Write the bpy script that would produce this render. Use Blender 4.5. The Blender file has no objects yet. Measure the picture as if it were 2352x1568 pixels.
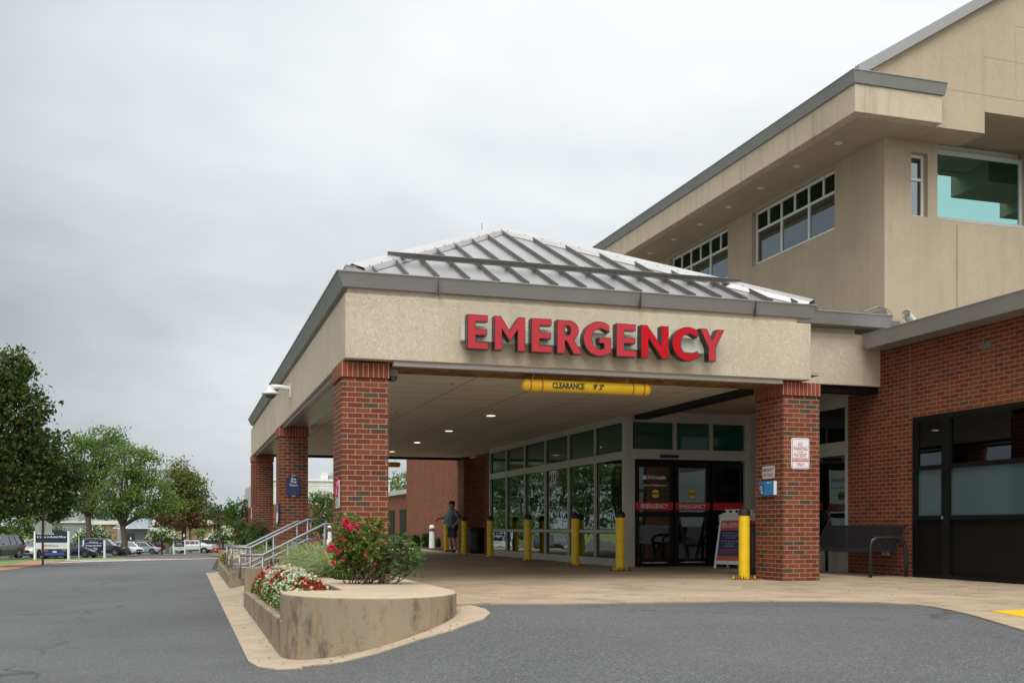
SKY_LO, SKY_HI, SKY_ZEN, SKY_BACK, SUN_E = 4.1, 8.1, 9.0, 4.5, 1.5
import bpy, bmesh, math, random
import numpy as np
from mathutils import Vector, Matrix, noise
random.seed(7); rng = np.random.default_rng(7)
SC = bpy.context.scene; COL = SC.collection
PI = math.pi
# ---------------------------------------------------------------- camera model (reading grid 2352 x 1568)
F = 2420.0; CX = 1176.0; YH = 1210.0; EYE = 0.813; YAW = math.radians(17.3)
FW = Vector((math.sin(YAW), math.cos(YAW), 0)); RT = Vector((math.cos(YAW), -math.sin(YAW), 0))
def at(px, d, z=None, py=None):
    r = (px - CX) / F
    p = FW * d + RT * (r * d)
    if py is not None: z = EYE + (YH - py) / F * d
    return Vector((p.x, p.y, 0 if z is None else z))
def onX(px, X):
    r = (px - CX) / F; return X / (FW.x + RT.x * r)
def onY(px, Y):
    r = (px - CX) / F; return Y / (FW.y + RT.y * r)
def pX(px, py, X): return at(px, onX(px, X), py=py)
def pY(px, py, Y): return at(px, onY(px, Y), py=py)
def pZ(px, py, z=0.0):
    d = F * (EYE - z) / (py - YH); return at(px, d, z)
def sm(t):
    t = max(0.0, min(1.0, t)); return t * t * (3 - 2 * t)
def zl(Y):
    if Y < 30: return -0.5
    if Y < 100: return -0.5 - 0.0195 * (Y - 30)
    if Y < 190: return -1.865 - 0.019 * (Y - 100)
    if Y < 250: return -3.575 + 0.95 * sm((Y - 190) / 60)
    return -2.625
def zr(Y): return 0.0 if Y < 45 else max(-2.625, -0.02 * (Y - 45) * sm((Y - 45) / 20))
def gz(X, Y):
    e = max(0.0, min(Y - 33.0, 60.0)); t = sm((X - 0.55 - .10 * e) / (2.25 + .35 * (1 - sm((Y - 11) / 3)) + .15 * e))
    z = zl(Y) * (1 - t) + zr(Y) * t
    if Y < 9.4 and X > 0.5:
        z -= 0.022 * (9.4 - Y) * sm((9.4 - Y) / 2) * (1 - sm((X - 3.5) / 3))
    if X < 0.5: z -= 0.02 * min(0.5 - X, 12) * (1 - sm((Y - 20) / 30))
    return z
def G(px, py):
    lo, hi = 3.0, 400.0
    for _ in range(50):
        m = (lo + hi) / 2; p = at(px, m)
        if EYE - m * (py - YH) / F > gz(p.x, p.y): lo = m
        else: hi = m
    p = at(px, lo); p.z = gz(p.x, p.y); return p
# ---------------------------------------------------------------- naming helpers
ROOT = {}
def tag(o, label=None, cat=None, group=None, kind=None):
    if label: o['label'] = label
    if cat: o['category'] = cat
    if group: o['group'] = group
    if kind: o['kind'] = kind
    return o
def empty(name, loc=(0, 0, 0), label=None, cat=None, group=None, rz=0):
    o = bpy.data.objects.new(name, None); COL.objects.link(o)
    o.location = loc; o.rotation_euler = (0, 0, rz); o.empty_display_size = 0.2
    ROOT[o.name] = Vector(loc) if rz == 0 else Vector((0, 0, 0))
    return tag(o, label, cat, group)
def rootloc(p):
    while p is not None:
        if p.name in ROOT: return ROOT[p.name]
        p = p.parent
    return Vector((0, 0, 0))
def local_root(name, label, cat, group=None, loc=(0, 0, 0), rz=0):
    o = empty(name, (0, 0, 0), label, cat, group); ROOT[o.name] = Vector((0, 0, 0))
    o.location = loc; o.rotation_euler = (0, 0, rz); return o
def copy_tree(o, parent=None):
    c = o.copy(); COL.objects.link(c); c.parent = parent
    for ch in [x for x in o.children]: copy_tree(ch, c)
    return c
class MB:
    def __init__(s): s.v = []; s.f = []; s.m = []
    def add(s, vs, fs, m=0):
        n = len(s.v); s.v += [tuple(v) for v in vs]
        for f in fs: s.f.append([i + n for i in f]); s.m.append(m)
        return s
    def quad(s, a, b, c, d, m=0): return s.add([a, b, c, d], [(0, 1, 2, 3)], m)
    def box(s, x0, x1, y0, y1, z0, z1, m=0):
        if x0 > x1: x0, x1 = x1, x0
        if y0 > y1: y0, y1 = y1, y0
        if z0 > z1: z0, z1 = z1, z0
        v = [(x0, y0, z0), (x1, y0, z0), (x1, y1, z0), (x0, y1, z0), (x0, y0, z1), (x1, y0, z1), (x1, y1, z1), (x0, y1, z1)]
        return s.add(v, [(3, 2, 1, 0), (4, 5, 6, 7), (0, 1, 5, 4), (1, 2, 6, 5), (2, 3, 7, 6), (3, 0, 4, 7)], m)
    def obox(s, o, u, v, w, m=0):
        o, u, v, w = map(Vector, (o, u, v, w))
        vs = [o, o + u, o + u + v, o + v, o + w, o + u + w, o + u + v + w, o + v + w]
        fs = [(3, 2, 1, 0), (4, 5, 6, 7), (0, 1, 5, 4), (1, 2, 6, 5), (2, 3, 7, 6), (3, 0, 4, 7)]
        if u.cross(v).dot(w) < 0: fs = [f[::-1] for f in fs]
        return s.add(vs, fs, m)
    def prism(s, poly, z0, z1, m=0):
        n = len(poly); ar = sum(poly[i][0] * poly[(i + 1) % n][1] - poly[(i + 1) % n][0] * poly[i][1] for i in range(n))
        if ar < 0: poly = poly[::-1]
        vs = [(p[0], p[1], z0 if len(p) < 3 else p[2]) for p in poly] + [(p[0], p[1], z1) for p in poly]
        fs = [tuple(range(n))[::-1], tuple(range(n, 2 * n))] + [(i, (i + 1) % n, n + (i + 1) % n, n + i) for i in range(n)]
        return s.add(vs, fs, m)
    def slab(s, pts, ext, m=0):
        n = len(pts); e = Vector(ext); a = [Vector(p) for p in pts]; b = [p + e for p in a]
        nn = Vector((0, 0, 0))
        for i in range(n): nn += a[i].cross(a[(i + 1) % n])
        fs = [tuple(range(n)), tuple(range(n, 2 * n))[::-1]] + [(i, n + i, n + (i + 1) % n, (i + 1) % n) for i in range(n)]
        if nn.dot(e) > 0: fs = [f[::-1] for f in fs]
        return s.add(a + b, fs, m)
    def tube(s, pts, r, n=10, m=0, caps=True):
        pts = [Vector(p) for p in pts]; rs = r if isinstance(r, (list, tuple)) else [r] * len(pts)
        rings = []; prev = None
        for i, p in enumerate(pts):
            t = (pts[min(i + 1, len(pts) - 1)] - pts[max(i - 1, 0)])
            if t.length < 1e-9: t = Vector((0, 0, 1))
            t.normalize()
            if prev is None: a = t.orthogonal().normalized()
            else:
                a = prev - t * prev.dot(t)
                a = a.normalized() if a.length > 1e-6 else t.orthogonal().normalized()
            prev = a; b = t.cross(a)
            k = 1.0
            if 0 < i < len(pts) - 1:
                c = (pts[i] - pts[i - 1]).normalized().dot((pts[i + 1] - pts[i]).normalized()); k = 1 / max(0.5, math.sqrt(max(0.01, (1 + c) / 2)))
            rings.append([p + (a * math.cos(2 * PI * j / n) + b * math.sin(2 * PI * j / n)) * rs[i] * k for j in range(n)])
        vs = [q for g in rings for q in g]; fs = []
        for i in range(len(pts) - 1):
            for j in range(n): fs.append((i * n + j, i * n + (j + 1) % n, (i + 1) * n + (j + 1) % n, (i + 1) * n + j))
        if caps: fs.append(tuple(range(n))[::-1]); fs.append(tuple((len(pts) - 1) * n + j for j in range(n)))
        return s.add(vs, fs, m)
    def lathe(s, prof, n=24, c=(0, 0, 0), m=0, sx=1, sy=1):
        vs = []; fs = []; k = len(prof)
        for (r, z) in prof:
            for j in range(n): vs.append((c[0] + r * sx * math.cos(2 * PI * j / n), c[1] + r * sy * math.sin(2 * PI * j / n), c[2] + z))
        for i in range(k - 1):
            for j in range(n): fs.append((i * n + j, i * n + (j + 1) % n, (i + 1) * n + (j + 1) % n, (i + 1) * n + j))
        if prof[0][0] > 1e-5: fs.append(tuple(range(n))[::-1])
        if prof[-1][0] > 1e-5: fs.append(tuple((k - 1) * n + j for j in range(n)))
        return s.add(vs, fs, m)
    def build(s, name, mats, parent=None, smooth=False, bevel=0, world=True, doubles=False, seg=2, ang=40):
        me = bpy.data.meshes.new(name)
        if not isinstance(mats, (list, tuple)): mats = [mats]
        me.from_pydata(s.v, [], s.f); me.update()
        for mt in mats: me.materials.append(mt)
        if len(mats) > 1: me.polygons.foreach_set('material_index', s.m)
        uv = me.uv_layers.new(name='UVMap'); V = me.vertices
        for p in me.polygons:
            nn = p.normal; ax, ay, az = abs(nn.x), abs(nn.y), abs(nn.z)
            for li in p.loop_indices:
                co = V[me.loops[li].vertex_index].co
                if az > ax and az > ay: uv.data[li].uv = (co.x, co.y)
                elif ax > ay: uv.data[li].uv = (co.y, co.z)
                else: uv.data[li].uv = (co.x, co.z)
        if parent is not None and world:
            rl = rootloc(parent)
            if rl.length > 0: me.transform(Matrix.Translation(-rl))
        o = bpy.data.objects.new(name, me); COL.objects.link(o)
        if parent is not None: o.parent = parent
        if doubles:
            bm = bmesh.new(); bm.from_mesh(me); bmesh.ops.remove_doubles(bm, verts=bm.verts, dist=1e-4)
            bm.to_mesh(me); bm.free()
        if smooth:
            me.polygons.foreach_set('use_smooth', [True] * len(me.polygons))
            if smooth == 'auto': me.set_sharp_from_angle(angle=math.radians(ang))
        if bevel:
            b = o.modifiers.new('bevel', 'BEVEL'); b.width = bevel; b.segments = seg; b.limit_method = 'ANGLE'; b.angle_limit = math.radians(50)
        return o
def quads_mesh(name, V, nper, mat, parent=None, uvs=None, smooth=False, attr=None):
    """V: (N*nper,3) vertices, N faces of nper verts."""
    V = np.asarray(V, dtype=np.float32); n = len(V) // nper
    me = bpy.data.meshes.new(name); me.vertices.add(len(V)); me.vertices.foreach_set('co', V.ravel())
    me.loops.add(len(V)); me.loops.foreach_set('vertex_index', np.arange(len(V), dtype=np.int32))
    me.polygons.add(n); me.polygons.foreach_set('loop_start', np.arange(0, len(V), nper, dtype=np.int32))
    me.polygons.foreach_set('loop_total', np.full(n, nper, dtype=np.int32))
    me.update(calc_edges=True); me.materials.append(mat)
    o = bpy.data.objects.new(name, me); COL.objects.link(o)
    if parent is not None: o.parent = parent
    return o
def sheet(name, poly, dz, mat, step=1.0, fz=gz, kind='structure', thick=0, bounds=None):
    bm = bmesh.new(); vs = [bm.verts.new((p[0], p[1], 0)) for p in poly]; f = bm.faces.new(vs)
    if f.normal.z < 0: f.normal_flip()
    bmesh.ops.triangulate(bm, faces=bm.faces[:])
    xs = [p[0] for p in poly]; ys = [p[1] for p in poly]
    def cuts(a, b, fine):
        out = []; x = a
        while x < b:
            out.append(x); x += fine(x)
        return out
    fx = lambda x: step * (.5 if .3 < x < 3.2 and step == .5 else 1 if -3 < x < 9 else 4 if abs(x) < 30 else 20 if abs(x) < 100 else 120)
    fy = lambda y: step * (.5 if 8 < y < 12 and step == .5 else 1 if -2 < y < 20 else 2 if y < 40 else 6 if -10 < y < 120 else 12 if -10 < y < 300 else 120)
    for x in cuts(min(xs), max(xs), fx):
        bmesh.ops.bisect_plane(bm, geom=bm.verts[:] + bm.edges[:] + bm.faces[:], plane_co=(x, 0, 0), plane_no=(1, 0, 0))
    for y in cuts(min(ys), max(ys), fy):
        bmesh.ops.bisect_plane(bm, geom=bm.verts[:] + bm.edges[:] + bm.faces[:], plane_co=(0, y, 0), plane_no=(0, 1, 0))
    for v in bm.verts: v.co.z = fz(v.co.x, v.co.y) + dz
    if thick:
        r = bmesh.ops.extrude_face_region(bm, geom=bm.faces[:])
        vv = [g for g in r['geom'] if isinstance(g, bmesh.types.BMVert)]
        bot = set(bm.verts) - set(vv)
        for v in bot: v.co.z -= thick
    bmesh.ops.recalc_face_normals(bm, faces=bm.faces[:])
    if not thick:
        for f in bm.faces:
            if f.normal.z < 0: f.normal_flip()
    me = bpy.data.meshes.new(name); bm.to_mesh(me); bm.free(); me.materials.append(mat)
    o = bpy.data.objects.new(name, me); COL.objects.link(o)
    if kind: o['kind'] = kind
    return o
# ---------------------------------------------------------------- materials
MAT = {}
class NT:
    def __init__(s, name):
        s.m = bpy.data.materials.new(name); s.m.use_nodes = True; s.t = s.m.node_tree; s.t.nodes.clear()
        s.out = s.n('ShaderNodeOutputMaterial')
    def n(s, typ, **kw):
        nd = s.t.nodes.new(typ)
        for k, v in kw.items():
            if hasattr(nd, k): setattr(nd, k, v)
            else: nd.inputs[k.replace('_', ' ')].default_value = v
        return nd
    def l(s, a, b): s.t.links.new(a, b)
    def coord(s, kind='Object'): return s.n('ShaderNodeTexCoord').outputs[kind]
    def noise(s, vec, scale, detail=4, rough=.55, dist=0, dim='3D'):
        nd = s.n('ShaderNodeTexNoise'); nd.inputs['Scale'].default_value = scale; nd.inputs['Detail'].default_value = detail
        nd.inputs['Roughness'].default_value = rough; nd.inputs['Distortion'].default_value = dist
        if vec is not None: s.l(vec, nd.inputs['Vector'])
        return nd.outputs['Fac']
    def ramp(s, fac, stops):
        nd = s.n('ShaderNodeValToRGB'); e = nd.color_ramp.elements
        while len(e) < len(stops): e.new(0.5)
        for i, (p, c) in enumerate(stops):
            e[i].position = p; e[i].color = (c, c, c, 1) if isinstance(c, (int, float)) else (*c, 1)
        s.l(fac, nd.inputs['Fac']); return nd.outputs['Color']
    def mix(s, f, a, b, mode='MIX'):
        nd = s.n('ShaderNodeMix'); nd.data_type = 'RGBA'; nd.blend_type = mode
        for sock, val in ((0, f), (6, a), (7, b)):
            if hasattr(val, 'links') or isinstance(val, bpy.types.NodeSocket): s.l(val, nd.inputs[sock])
            elif isinstance(val, (int, float)) and sock == 0: nd.inputs[0].default_value = val
            else: nd.inputs[sock].default_value = (*val, 1) if not isinstance(val, (int, float)) else (val, val, val, 1)
        return nd.outputs[2]
    def math(s, op, a, b=0.0):
        nd = s.n('ShaderNodeMath'); nd.operation = op
        for i, v in ((0, a), (1, b)):
            if isinstance(v, bpy.types.NodeSocket): s.l(v, nd.inputs[i])
            else: nd.inputs[i].default_value = v
        return nd.outputs[0]
    def scalev(s, vec, sc):
        nd = s.n('ShaderNodeMapping'); nd.inputs['Scale'].default_value = sc; s.l(vec, nd.inputs['Vector']); return nd.outputs[0]
    def bump(s, h, strength=.3, dist=.01, normal=None):
        nd = s.n('ShaderNodeBump'); nd.inputs['Strength'].default_value = strength; nd.inputs['Distance'].default_value = dist
        s.l(h, nd.inputs['Height'])
        if normal is not None: s.l(normal, nd.inputs['Normal'])
        return nd.outputs[0]
    def pbr(s, col, rough=.7, metal=0, spec=.5, normal=None, emit=None, es=0, coat=0):
        nd = s.n('ShaderNodeBsdfPrincipled')
        if isinstance(col, bpy.types.NodeSocket): s.l(col, nd.inputs['Base Color'])
        else: nd.inputs['Base Color'].default_value = (*col, 1)
        if isinstance(rough, bpy.types.NodeSocket): s.l(rough, nd.inputs['Roughness'])
        else: nd.inputs['Roughness'].default_value = rough
        nd.inputs['Metallic'].default_value = metal; nd.inputs['Specular IOR Level'].default_value = spec
        nd.inputs['Coat Weight'].default_value = coat; nd.inputs['Coat Roughness'].default_value = .08
        if normal is not None: s.l(normal, nd.inputs['Normal'])
        if emit: nd.inputs['Emission Color'].default_value = (*emit, 1); nd.inputs['Emission Strength'].default_value = es
        s.l(nd.outputs[0], s.out.inputs[0]); return s.m
def simple(name, col, rough=.6, metal=0, var=.12, nsc=6, bump=0, bsc=60, spec=.5, coat=0, dirt=None):
    t = NT(name); co = t.coord()
    n1 = t.noise(co, nsc, 5)
    c2 = tuple(max(0, x * (1 - var)) for x in col); c3 = tuple(x * (1 + var) for x in col)
    c = t.mix(t.ramp(n1, [(.3, 0.), (.7, 1.)]), c2, c3)
    if dirt: c = t.mix(t.ramp(t.noise(co, dirt[1], 6, .7), [(dirt[2], 0.), (dirt[2] + .15, 1.)]), c, dirt[0])
    nm = t.bump(t.noise(co, bsc, 4), bump, .01) if bump else None
    MAT[name] = t.pbr(c, rough, metal, spec, nm, coat=coat); return MAT[name]
def brick_mat(name, reds, mortar, w=.2032, h=.0677, dark=.10, zoff=0, mort=.0055, msmooth=.15, grime=.3):
    t = NT(name); uv = t.coord('UV')
    wob = t.n('ShaderNodeTexNoise'); wob.inputs['Scale'].default_value = 9; wob.inputs['Detail'].default_value = 2; t.l(uv, wob.inputs['Vector'])
    sub = t.n('ShaderNodeVectorMath'); sub.operation = 'SUBTRACT'; t.l(wob.outputs['Color'], sub.inputs[0]); sub.inputs[1].default_value = (.5, .5, .5)
    scl = t.n('ShaderNodeVectorMath'); scl.operation = 'SCALE'; t.l(sub.outputs[0], scl.inputs[0]); scl.inputs['Scale'].default_value = .006
    add = t.n('ShaderNodeVectorMath'); add.operation = 'ADD'; t.l(uv, add.inputs[0]); t.l(scl.outputs[0], add.inputs[1])
    b = t.n('ShaderNodeTexBrick'); t.l(add.outputs[0], b.inputs['Vector'])
    b.inputs['Scale'].default_value = 1; b.inputs['Brick Width'].default_value = w; b.inputs['Row Height'].default_value = h
    b.inputs['Mortar Size'].default_value = mort; b.inputs['Mortar Smooth'].default_value = msmooth; b.inputs['Bias'].default_value = 0
    b.inputs['Color1'].default_value = (0, 0, 0, 1); b.inputs['Color2'].default_value = (1, 1, 1, 1); b.inputs['Mortar'].default_value = (.5, .5, .5, 1)
    rr = t.ramp(b.outputs['Color'], [(0, reds[3]), (dark, reds[3]), (dark + .02, reds[0]), (.45, reds[1]), (.75, reds[2]), (1, reds[0])])
    var = t.noise(uv, 25, 5, .6)
    rr = t.mix(t.math('MULTIPLY', var, .5), rr, t.mix(1, rr, (.45, .4, .38), 'MULTIPLY'))
    big = t.noise(uv, .9, 4, .6)
    rr = t.mix(t.math('MULTIPLY', t.ramp(big, [(.4, 0.), (.75, 1.)]), grime), rr, t.mix(1, rr, (.5, .47, .45), 'MULTIPLY'))
    mo = t.mix(var, mortar, tuple(x * .7 for x in mortar))
    c = t.mix(b.outputs['Fac'], rr, mo)
    hgt = t.math('ADD', t.math('MULTIPLY', t.math('SUBTRACT', 1.0, b.outputs['Fac']), 1.0), t.math('MULTIPLY', t.noise(uv, 120, 3), .25))
    MAT[name] = t.pbr(c, .85, 0, .25, t.bump(hgt, .7, .006)); return MAT[name]
def stucco(name, col, bs=.5, sc=26, stain=.25, streak=True):
    t = NT(name); co = t.coord('UV'); ob = t.coord()
    w = t.noise(ob, sc, 3, .6, 1.6)
    ridge = t.ramp(w, [(.47, 1.), (.5, 0.), (.53, 1.)])
    fine = t.noise(ob, 140, 3)
    h = t.math('ADD', t.math('MULTIPLY', ridge, .7), t.math('MULTIPLY', fine, .35))
    big = t.noise(ob, .7, 5, .6)
    c = t.mix(t.ramp(big, [(.3, 0.), (.7, 1.)]), tuple(x * .9 for x in col), tuple(x * 1.07 for x in col))
    c = t.mix(t.math('MULTIPLY', t.math('SUBTRACT', 1.0, ridge), .35), c, tuple(x * .6 for x in col))
    if streak:
        st = t.noise(t.scalev(ob, (3.0, 3.0, .22)), 1.6, 5, .65)
        c = t.mix(t.math('MULTIPLY', t.ramp(st, [(.5, 0.), (.72, 1.)]), stain), c, tuple(x * .58 for x in col))
    MAT[name] = t.pbr(c, .9, 0, .2, t.bump(h, bs, .006)); return MAT[name]
def concrete(name, col, stain=(.16, .11, .07), sc=1.0, amt=.6, vertical=False, joints=None, bump=.35, dark=None, speck=.25):
    t = NT(name); ob = t.coord()
    v = t.scalev(ob, (1.5, 1.5, .75)) if vertical else ob
    n1 = t.noise(v, 1.1 * sc, 6, .62, .0); n2 = t.noise(v, 4.3 * sc, 7, .75); n3 = t.noise(ob, 90, 3)
    c = t.mix(t.ramp(n1, [(.3, 0.), (.7, 1.)]), tuple(x * .82 for x in col), tuple(x * 1.12 for x in col))
    c = t.mix(t.math('MULTIPLY', t.ramp(n2, [(.5, 0.), (.68, 1.)]), amt), c, stain)
    if dark: 
        c = t.mix(t.math('MULTIPLY', t.ramp(t.noise(v, 2.6 * sc, 7, .75, .15), [(.5, 0.), (.66, 1.)]), dark[1]), c, dark[0])
    c = t.mix(t.math('MULTIPLY', t.ramp(n3, [(.55, 0.), (.7, 1.)]), speck), c, tuple(x * .55 for x in col))
    h = t.math('ADD', n3, t.math('MULTIPLY', n2, .6))
    if joints:
        b = t.n('ShaderNodeTexBrick'); t.l(ob, b.inputs['Vector']); b.offset = 0; b.inputs['Scale'].default_value = 1
        b.inputs['Brick Width'].default_value = joints[0]; b.inputs['Row Height'].default_value = joints[1]
        b.inputs['Mortar Size'].default_value = .006; b.inputs['Mortar Smooth'].default_value = .3
        c = t.mix(b.outputs['Fac'], c, tuple(x * .35 for x in col))
        h = t.math('SUBTRACT', h, t.math('MULTIPLY', b.outputs['Fac'], 2.0))
    MAT[name] = t.pbr(c, .85, 0, .25, t.bump(h, bump, .006)); return MAT[name]
def asphalt(name, col, crack=True):
    t = NT(name); ob = t.coord()
    n1 = t.noise(ob, .35, 6, .6, .5); n3 = t.noise(ob, 38, 5, .8); n4 = t.noise(ob, 90, 3, .7)
    c = t.mix(t.ramp(n1, [(.32, 0.), (.68, 1.)]), tuple(x * .85 for x in col), tuple(x * 1.13 for x in col))
    c = t.mix(t.math('MULTIPLY', t.ramp(n3, [(.52, 0.), (.66, 1.)]), .45), c, tuple(x * 1.9 for x in col))
    va = t.n('ShaderNodeTexVoronoi'); va.inputs['Scale'].default_value = 105; t.l(ob, va.inputs['Vector']); sr = t.n('ShaderNodeSeparateColor'); t.l(va.outputs['Color'], sr.inputs[0])
    c = t.mix(t.ramp(sr.outputs[0], [(0, 0.), (.75, .45), (1, 1.)]), t.mix(1, c, (.62, .62, .62), 'MULTIPLY'), t.mix(1, c, (1.6, 1.6, 1.58), 'MULTIPLY'))
    if crack:
        vo = t.n('ShaderNodeTexVoronoi'); vo.feature = 'DISTANCE_TO_EDGE'; vo.inputs['Scale'].default_value = .16
        wv = t.n('ShaderNodeTexNoise'); wv.inputs['Scale'].default_value = 1.3; wv.inputs['Detail'].default_value = 5; t.l(ob, wv.inputs['Vector'])
        ad = t.n('ShaderNodeVectorMath'); ad.operation = 'MULTIPLY_ADD'; t.l(wv.outputs['Color'], ad.inputs[0]); ad.inputs[1].default_value = (1.6, 1.6, 0); t.l(ob, ad.inputs[2])
        t.l(ad.outputs[0], vo.inputs['Vector'])
        ck = t.ramp(vo.outputs['Distance'], [(0, 1.), (.006, 0.)])
        ck = t.math('MULTIPLY', ck, t.ramp(t.noise(ob, .5, 3), [(.44, 0.), (.52, 1.)]))
        c = t.mix(t.math('MULTIPLY', ck, .75), c, tuple(x * .3 for x in col))
    sp = t.ramp(t.noise(t.scalev(ob, (1, 2.2, 1)), .8, 5, .6), [(.67, 0.), (.71, 1.)])
    c = t.mix(t.math('MULTIPLY', sp, .6), c, tuple(x * .5 for x in col))
    MAT[name] = t.pbr(c, .82, 0, .3, t.bump(t.math('ADD', n3, n4), .6, .008)); return MAT[name]
def leaf(name, cols, trans=.35, rough=.6, sc=1.2):
    t = NT(name); g = t.n('ShaderNodeNewGeometry'); ob = t.coord()
    r = t.ramp(g.outputs['Random Per Island'], [(i / (len(cols) - 1), c) for i, c in enumerate(cols)])
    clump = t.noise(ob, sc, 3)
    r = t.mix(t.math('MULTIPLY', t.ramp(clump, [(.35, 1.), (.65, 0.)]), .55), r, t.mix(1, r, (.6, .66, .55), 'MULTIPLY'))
    d = t.n('ShaderNodeBsdfPrincipled'); t.l(r, d.inputs['Base Color']); d.inputs['Roughness'].default_value = rough; d.inputs['Specular IOR Level'].default_value = .3
    tr = t.n('ShaderNodeBsdfTranslucent'); t.l(t.mix(1, r, (1.3, 1.5, .7), 'MULTIPLY'), tr.inputs[0])
    mx = t.n('ShaderNodeMixShader'); mx.inputs[0].default_value = trans; t.l(d.outputs[0], mx.inputs[1]); t.l(tr.outputs[0], mx.inputs[2])
    t.l(mx.outputs[0], t.out.inputs[0]); MAT[name] = t.m; return t.m
def glass(name, tint=(.25, .3, .28), refl=.12, gcol=(1, 1, 1), rough=.0, wav=0):
    t = NT(name); fr = t.n('ShaderNodeFresnel'); fr.inputs[0].default_value = 1.5
    f = t.math('ADD', t.math('MULTIPLY', fr.outputs[0], 1.4), refl)
    tr = t.n('ShaderNodeBsdfTransparent'); tr.inputs[0].default_value = (*tint, 1)
    gl = t.n('ShaderNodeBsdfGlossy'); gl.inputs[0].default_value = (*gcol, 1); gl.inputs['Roughness'].default_value = rough
    if wav:
        nm = t.bump(t.noise(t.coord(), 1.1, 2), wav, .02); t.l(nm, gl.inputs['Normal'])
    mx = t.n('ShaderNodeMixShader'); t.l(f, mx.inputs[0]); t.l(tr.outputs[0], mx.inputs[1]); t.l(gl.outputs[0], mx.inputs[2])
    t.l(mx.outputs[0], t.out.inputs[0]); MAT[name] = t.m; return t.m
def emis(name, col, s):
    t = NT(name); e = t.n('ShaderNodeEmission'); e.inputs[0].default_value = (*col, 1); e.inputs[1].default_value = s
    t.l(e.outputs[0], t.out.inputs[0]); MAT[name] = t.m; return t.m
REDS = [(.215, .058, .030), (.165, .042, .023), (.26, .076, .037), (.095, .066, .047)]
brick_mat('brick', REDS, (.43, .31, .22), mort=.0048, grime=.5)
brick_mat('brick_wing', [(.215, .056, .025), (.17, .042, .020), (.25, .070, .031), (.12, .055, .034)], (.38, .245, .155), dark=.06, mort=.005, grime=.5)
brick_mat('brick_far', [(.30, .085, .05), (.26, .075, .045), (.33, .11, .065), (.17, .08, .055)], (.38, .22, .15), dark=.1)
brick_mat('soldier', [(.29, .068, .036), (.24, .055, .030), (.33, .085, .045), (.2, .06, .04)], (.46, .33, .24), w=.0677, h=.25, dark=.1)
brick_mat('stone', [(.42, .26, .16), (.30, .18, .11), (.5, .36, .24), (.22, .17, .13)], (.2, .15, .11), w=.9, h=.22, dark=.2, mort=.02)
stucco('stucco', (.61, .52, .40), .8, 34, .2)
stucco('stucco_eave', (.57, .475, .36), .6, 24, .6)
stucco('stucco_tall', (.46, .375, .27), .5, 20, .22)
stucco('stucco_far', (.62, .62, .58), .1, 10, .15)
simple('gutter', (.30, .295, .29), .42, .15, .06, 2)
simple('gutter_far', (.17, .165, .16), .4, .3, .06, 2)
simple('roof_metal', (.38, .375, .37), .36, .8, .10, 1.5)
simple('seam', (.17, .158, .15), .38, .6, .1, 2)
simple('hipcap', (.46, .455, .445), .40, .5, .06, 2)
simple('white_frame', (.46, .455, .43), .45, .1, .05, 2)
simple('white_paint', (.72, .72, .69), .45, 0, .05, 4)
simple('black_frame', (.005, .005, .0055), .45, .0, .1, 4, spec=.25)
simple('black_panel', (.006, .0048, .0042), .6, 0, .15, 3, spec=.2)
simple('black_plastic', (.014, .014, .016), .5, 0, .1, 6)
simple('black_metal', (.028, .028, .03), .35, .2, .1, 6)
simple('grey_metal', (.36, .37, .38), .35, .7, .08, 5)
simple('rail_metal', (.25, .26, .27), .42, .55, .12, 7)
simple('yellow', (.80, .52, .01), .42, 0, .08, 5, .1, 30, dirt=((.16, .08, .02), 14, .62))
simple('yellow_clean', (.82, .50, .012), .35, 0, .03, 3)
simple('rust', (.20, .07, .02), .85, 0, .5, 14, .5)
simple('wood_dark', (.21, .095, .03), .7, 0, .5, 5, .3, 30, dirt=((.02, .013, .008), 4, .52))
simple('red_face', (.44, .024, .036), .5, 0, .03, 2, spec=.3)
simple('red_face_bright', (.47, .001, .008), .5, 0, .03, 2, spec=.2)
simple('red', (.55, .012, .015), .45, 0, .05, 3)
simple('letter_side', (.012, .011, .012), .3, .1, .1, 3)
simple('cream', (.62, .62, .54), .5, 0, .04, 3)
simple('navy', (.004, .018, .10), .3, 0, .06, 3, coat=.2)
simple('navy_dark', (.006, .013, .05), .4, 0, .06, 3)
simple('sign_white', (.74, .75, .75), .4, 0, .03, 4)
simple('sign_grey', (.55, .57, .55), .45, 0, .03, 4)
simple('crimson', (.42, .012, .05), .45, 0, .03, 4)
simple('textw', (.78, .78, .78), .5, 0, .0, 4)
simple('blue_box', (.03, .24, .58), .4, 0, .05, 3, coat=.2)
simple('orange_red', (.62, .10, .05), .5, 0, .03, 3)
simple('sign_yellow', (.75, .55, .02), .5, 0, .03, 3)
simple('brown_metal', (.07, .045, .035), .6, 0, .2, 3)
simple('bark', (.10, .075, .055), .9, 0, .35, 8, .6, 25)
simple('stemwood', (.09, .06, .04), .85, 0, .3, 12, .4, 50)
simple('soil', (.05, .034, .022), .95, 0, .4, 12, .6, 40)
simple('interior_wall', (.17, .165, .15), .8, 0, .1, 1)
simple('interior_floor', (.08, .07, .06), .5, 0, .2, 1)
simple('curtain', (.32, .40, .36), .8, 0, .1, 3)
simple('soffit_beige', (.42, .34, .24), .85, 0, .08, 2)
simple('skin', (.50, .29, .21), .55, 0, .06, 12)
simple('denim', (.06, .06, .058), .85, 0, .12, 20, .2, 200)
simple('shoe', (.06, .035, .022), .6, 0, .1, 8)
simple('sock', (.72, .72, .70), .9, 0, .05, 8)
simple('cap_cloth', (.035, .035, .03), .85, 0, .2, 20)
simple('beard', (.42, .40, .37), .9, 0, .2, 40)
simple('hair', (.12, .10, .085), .9, 0, .2, 40)
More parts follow.
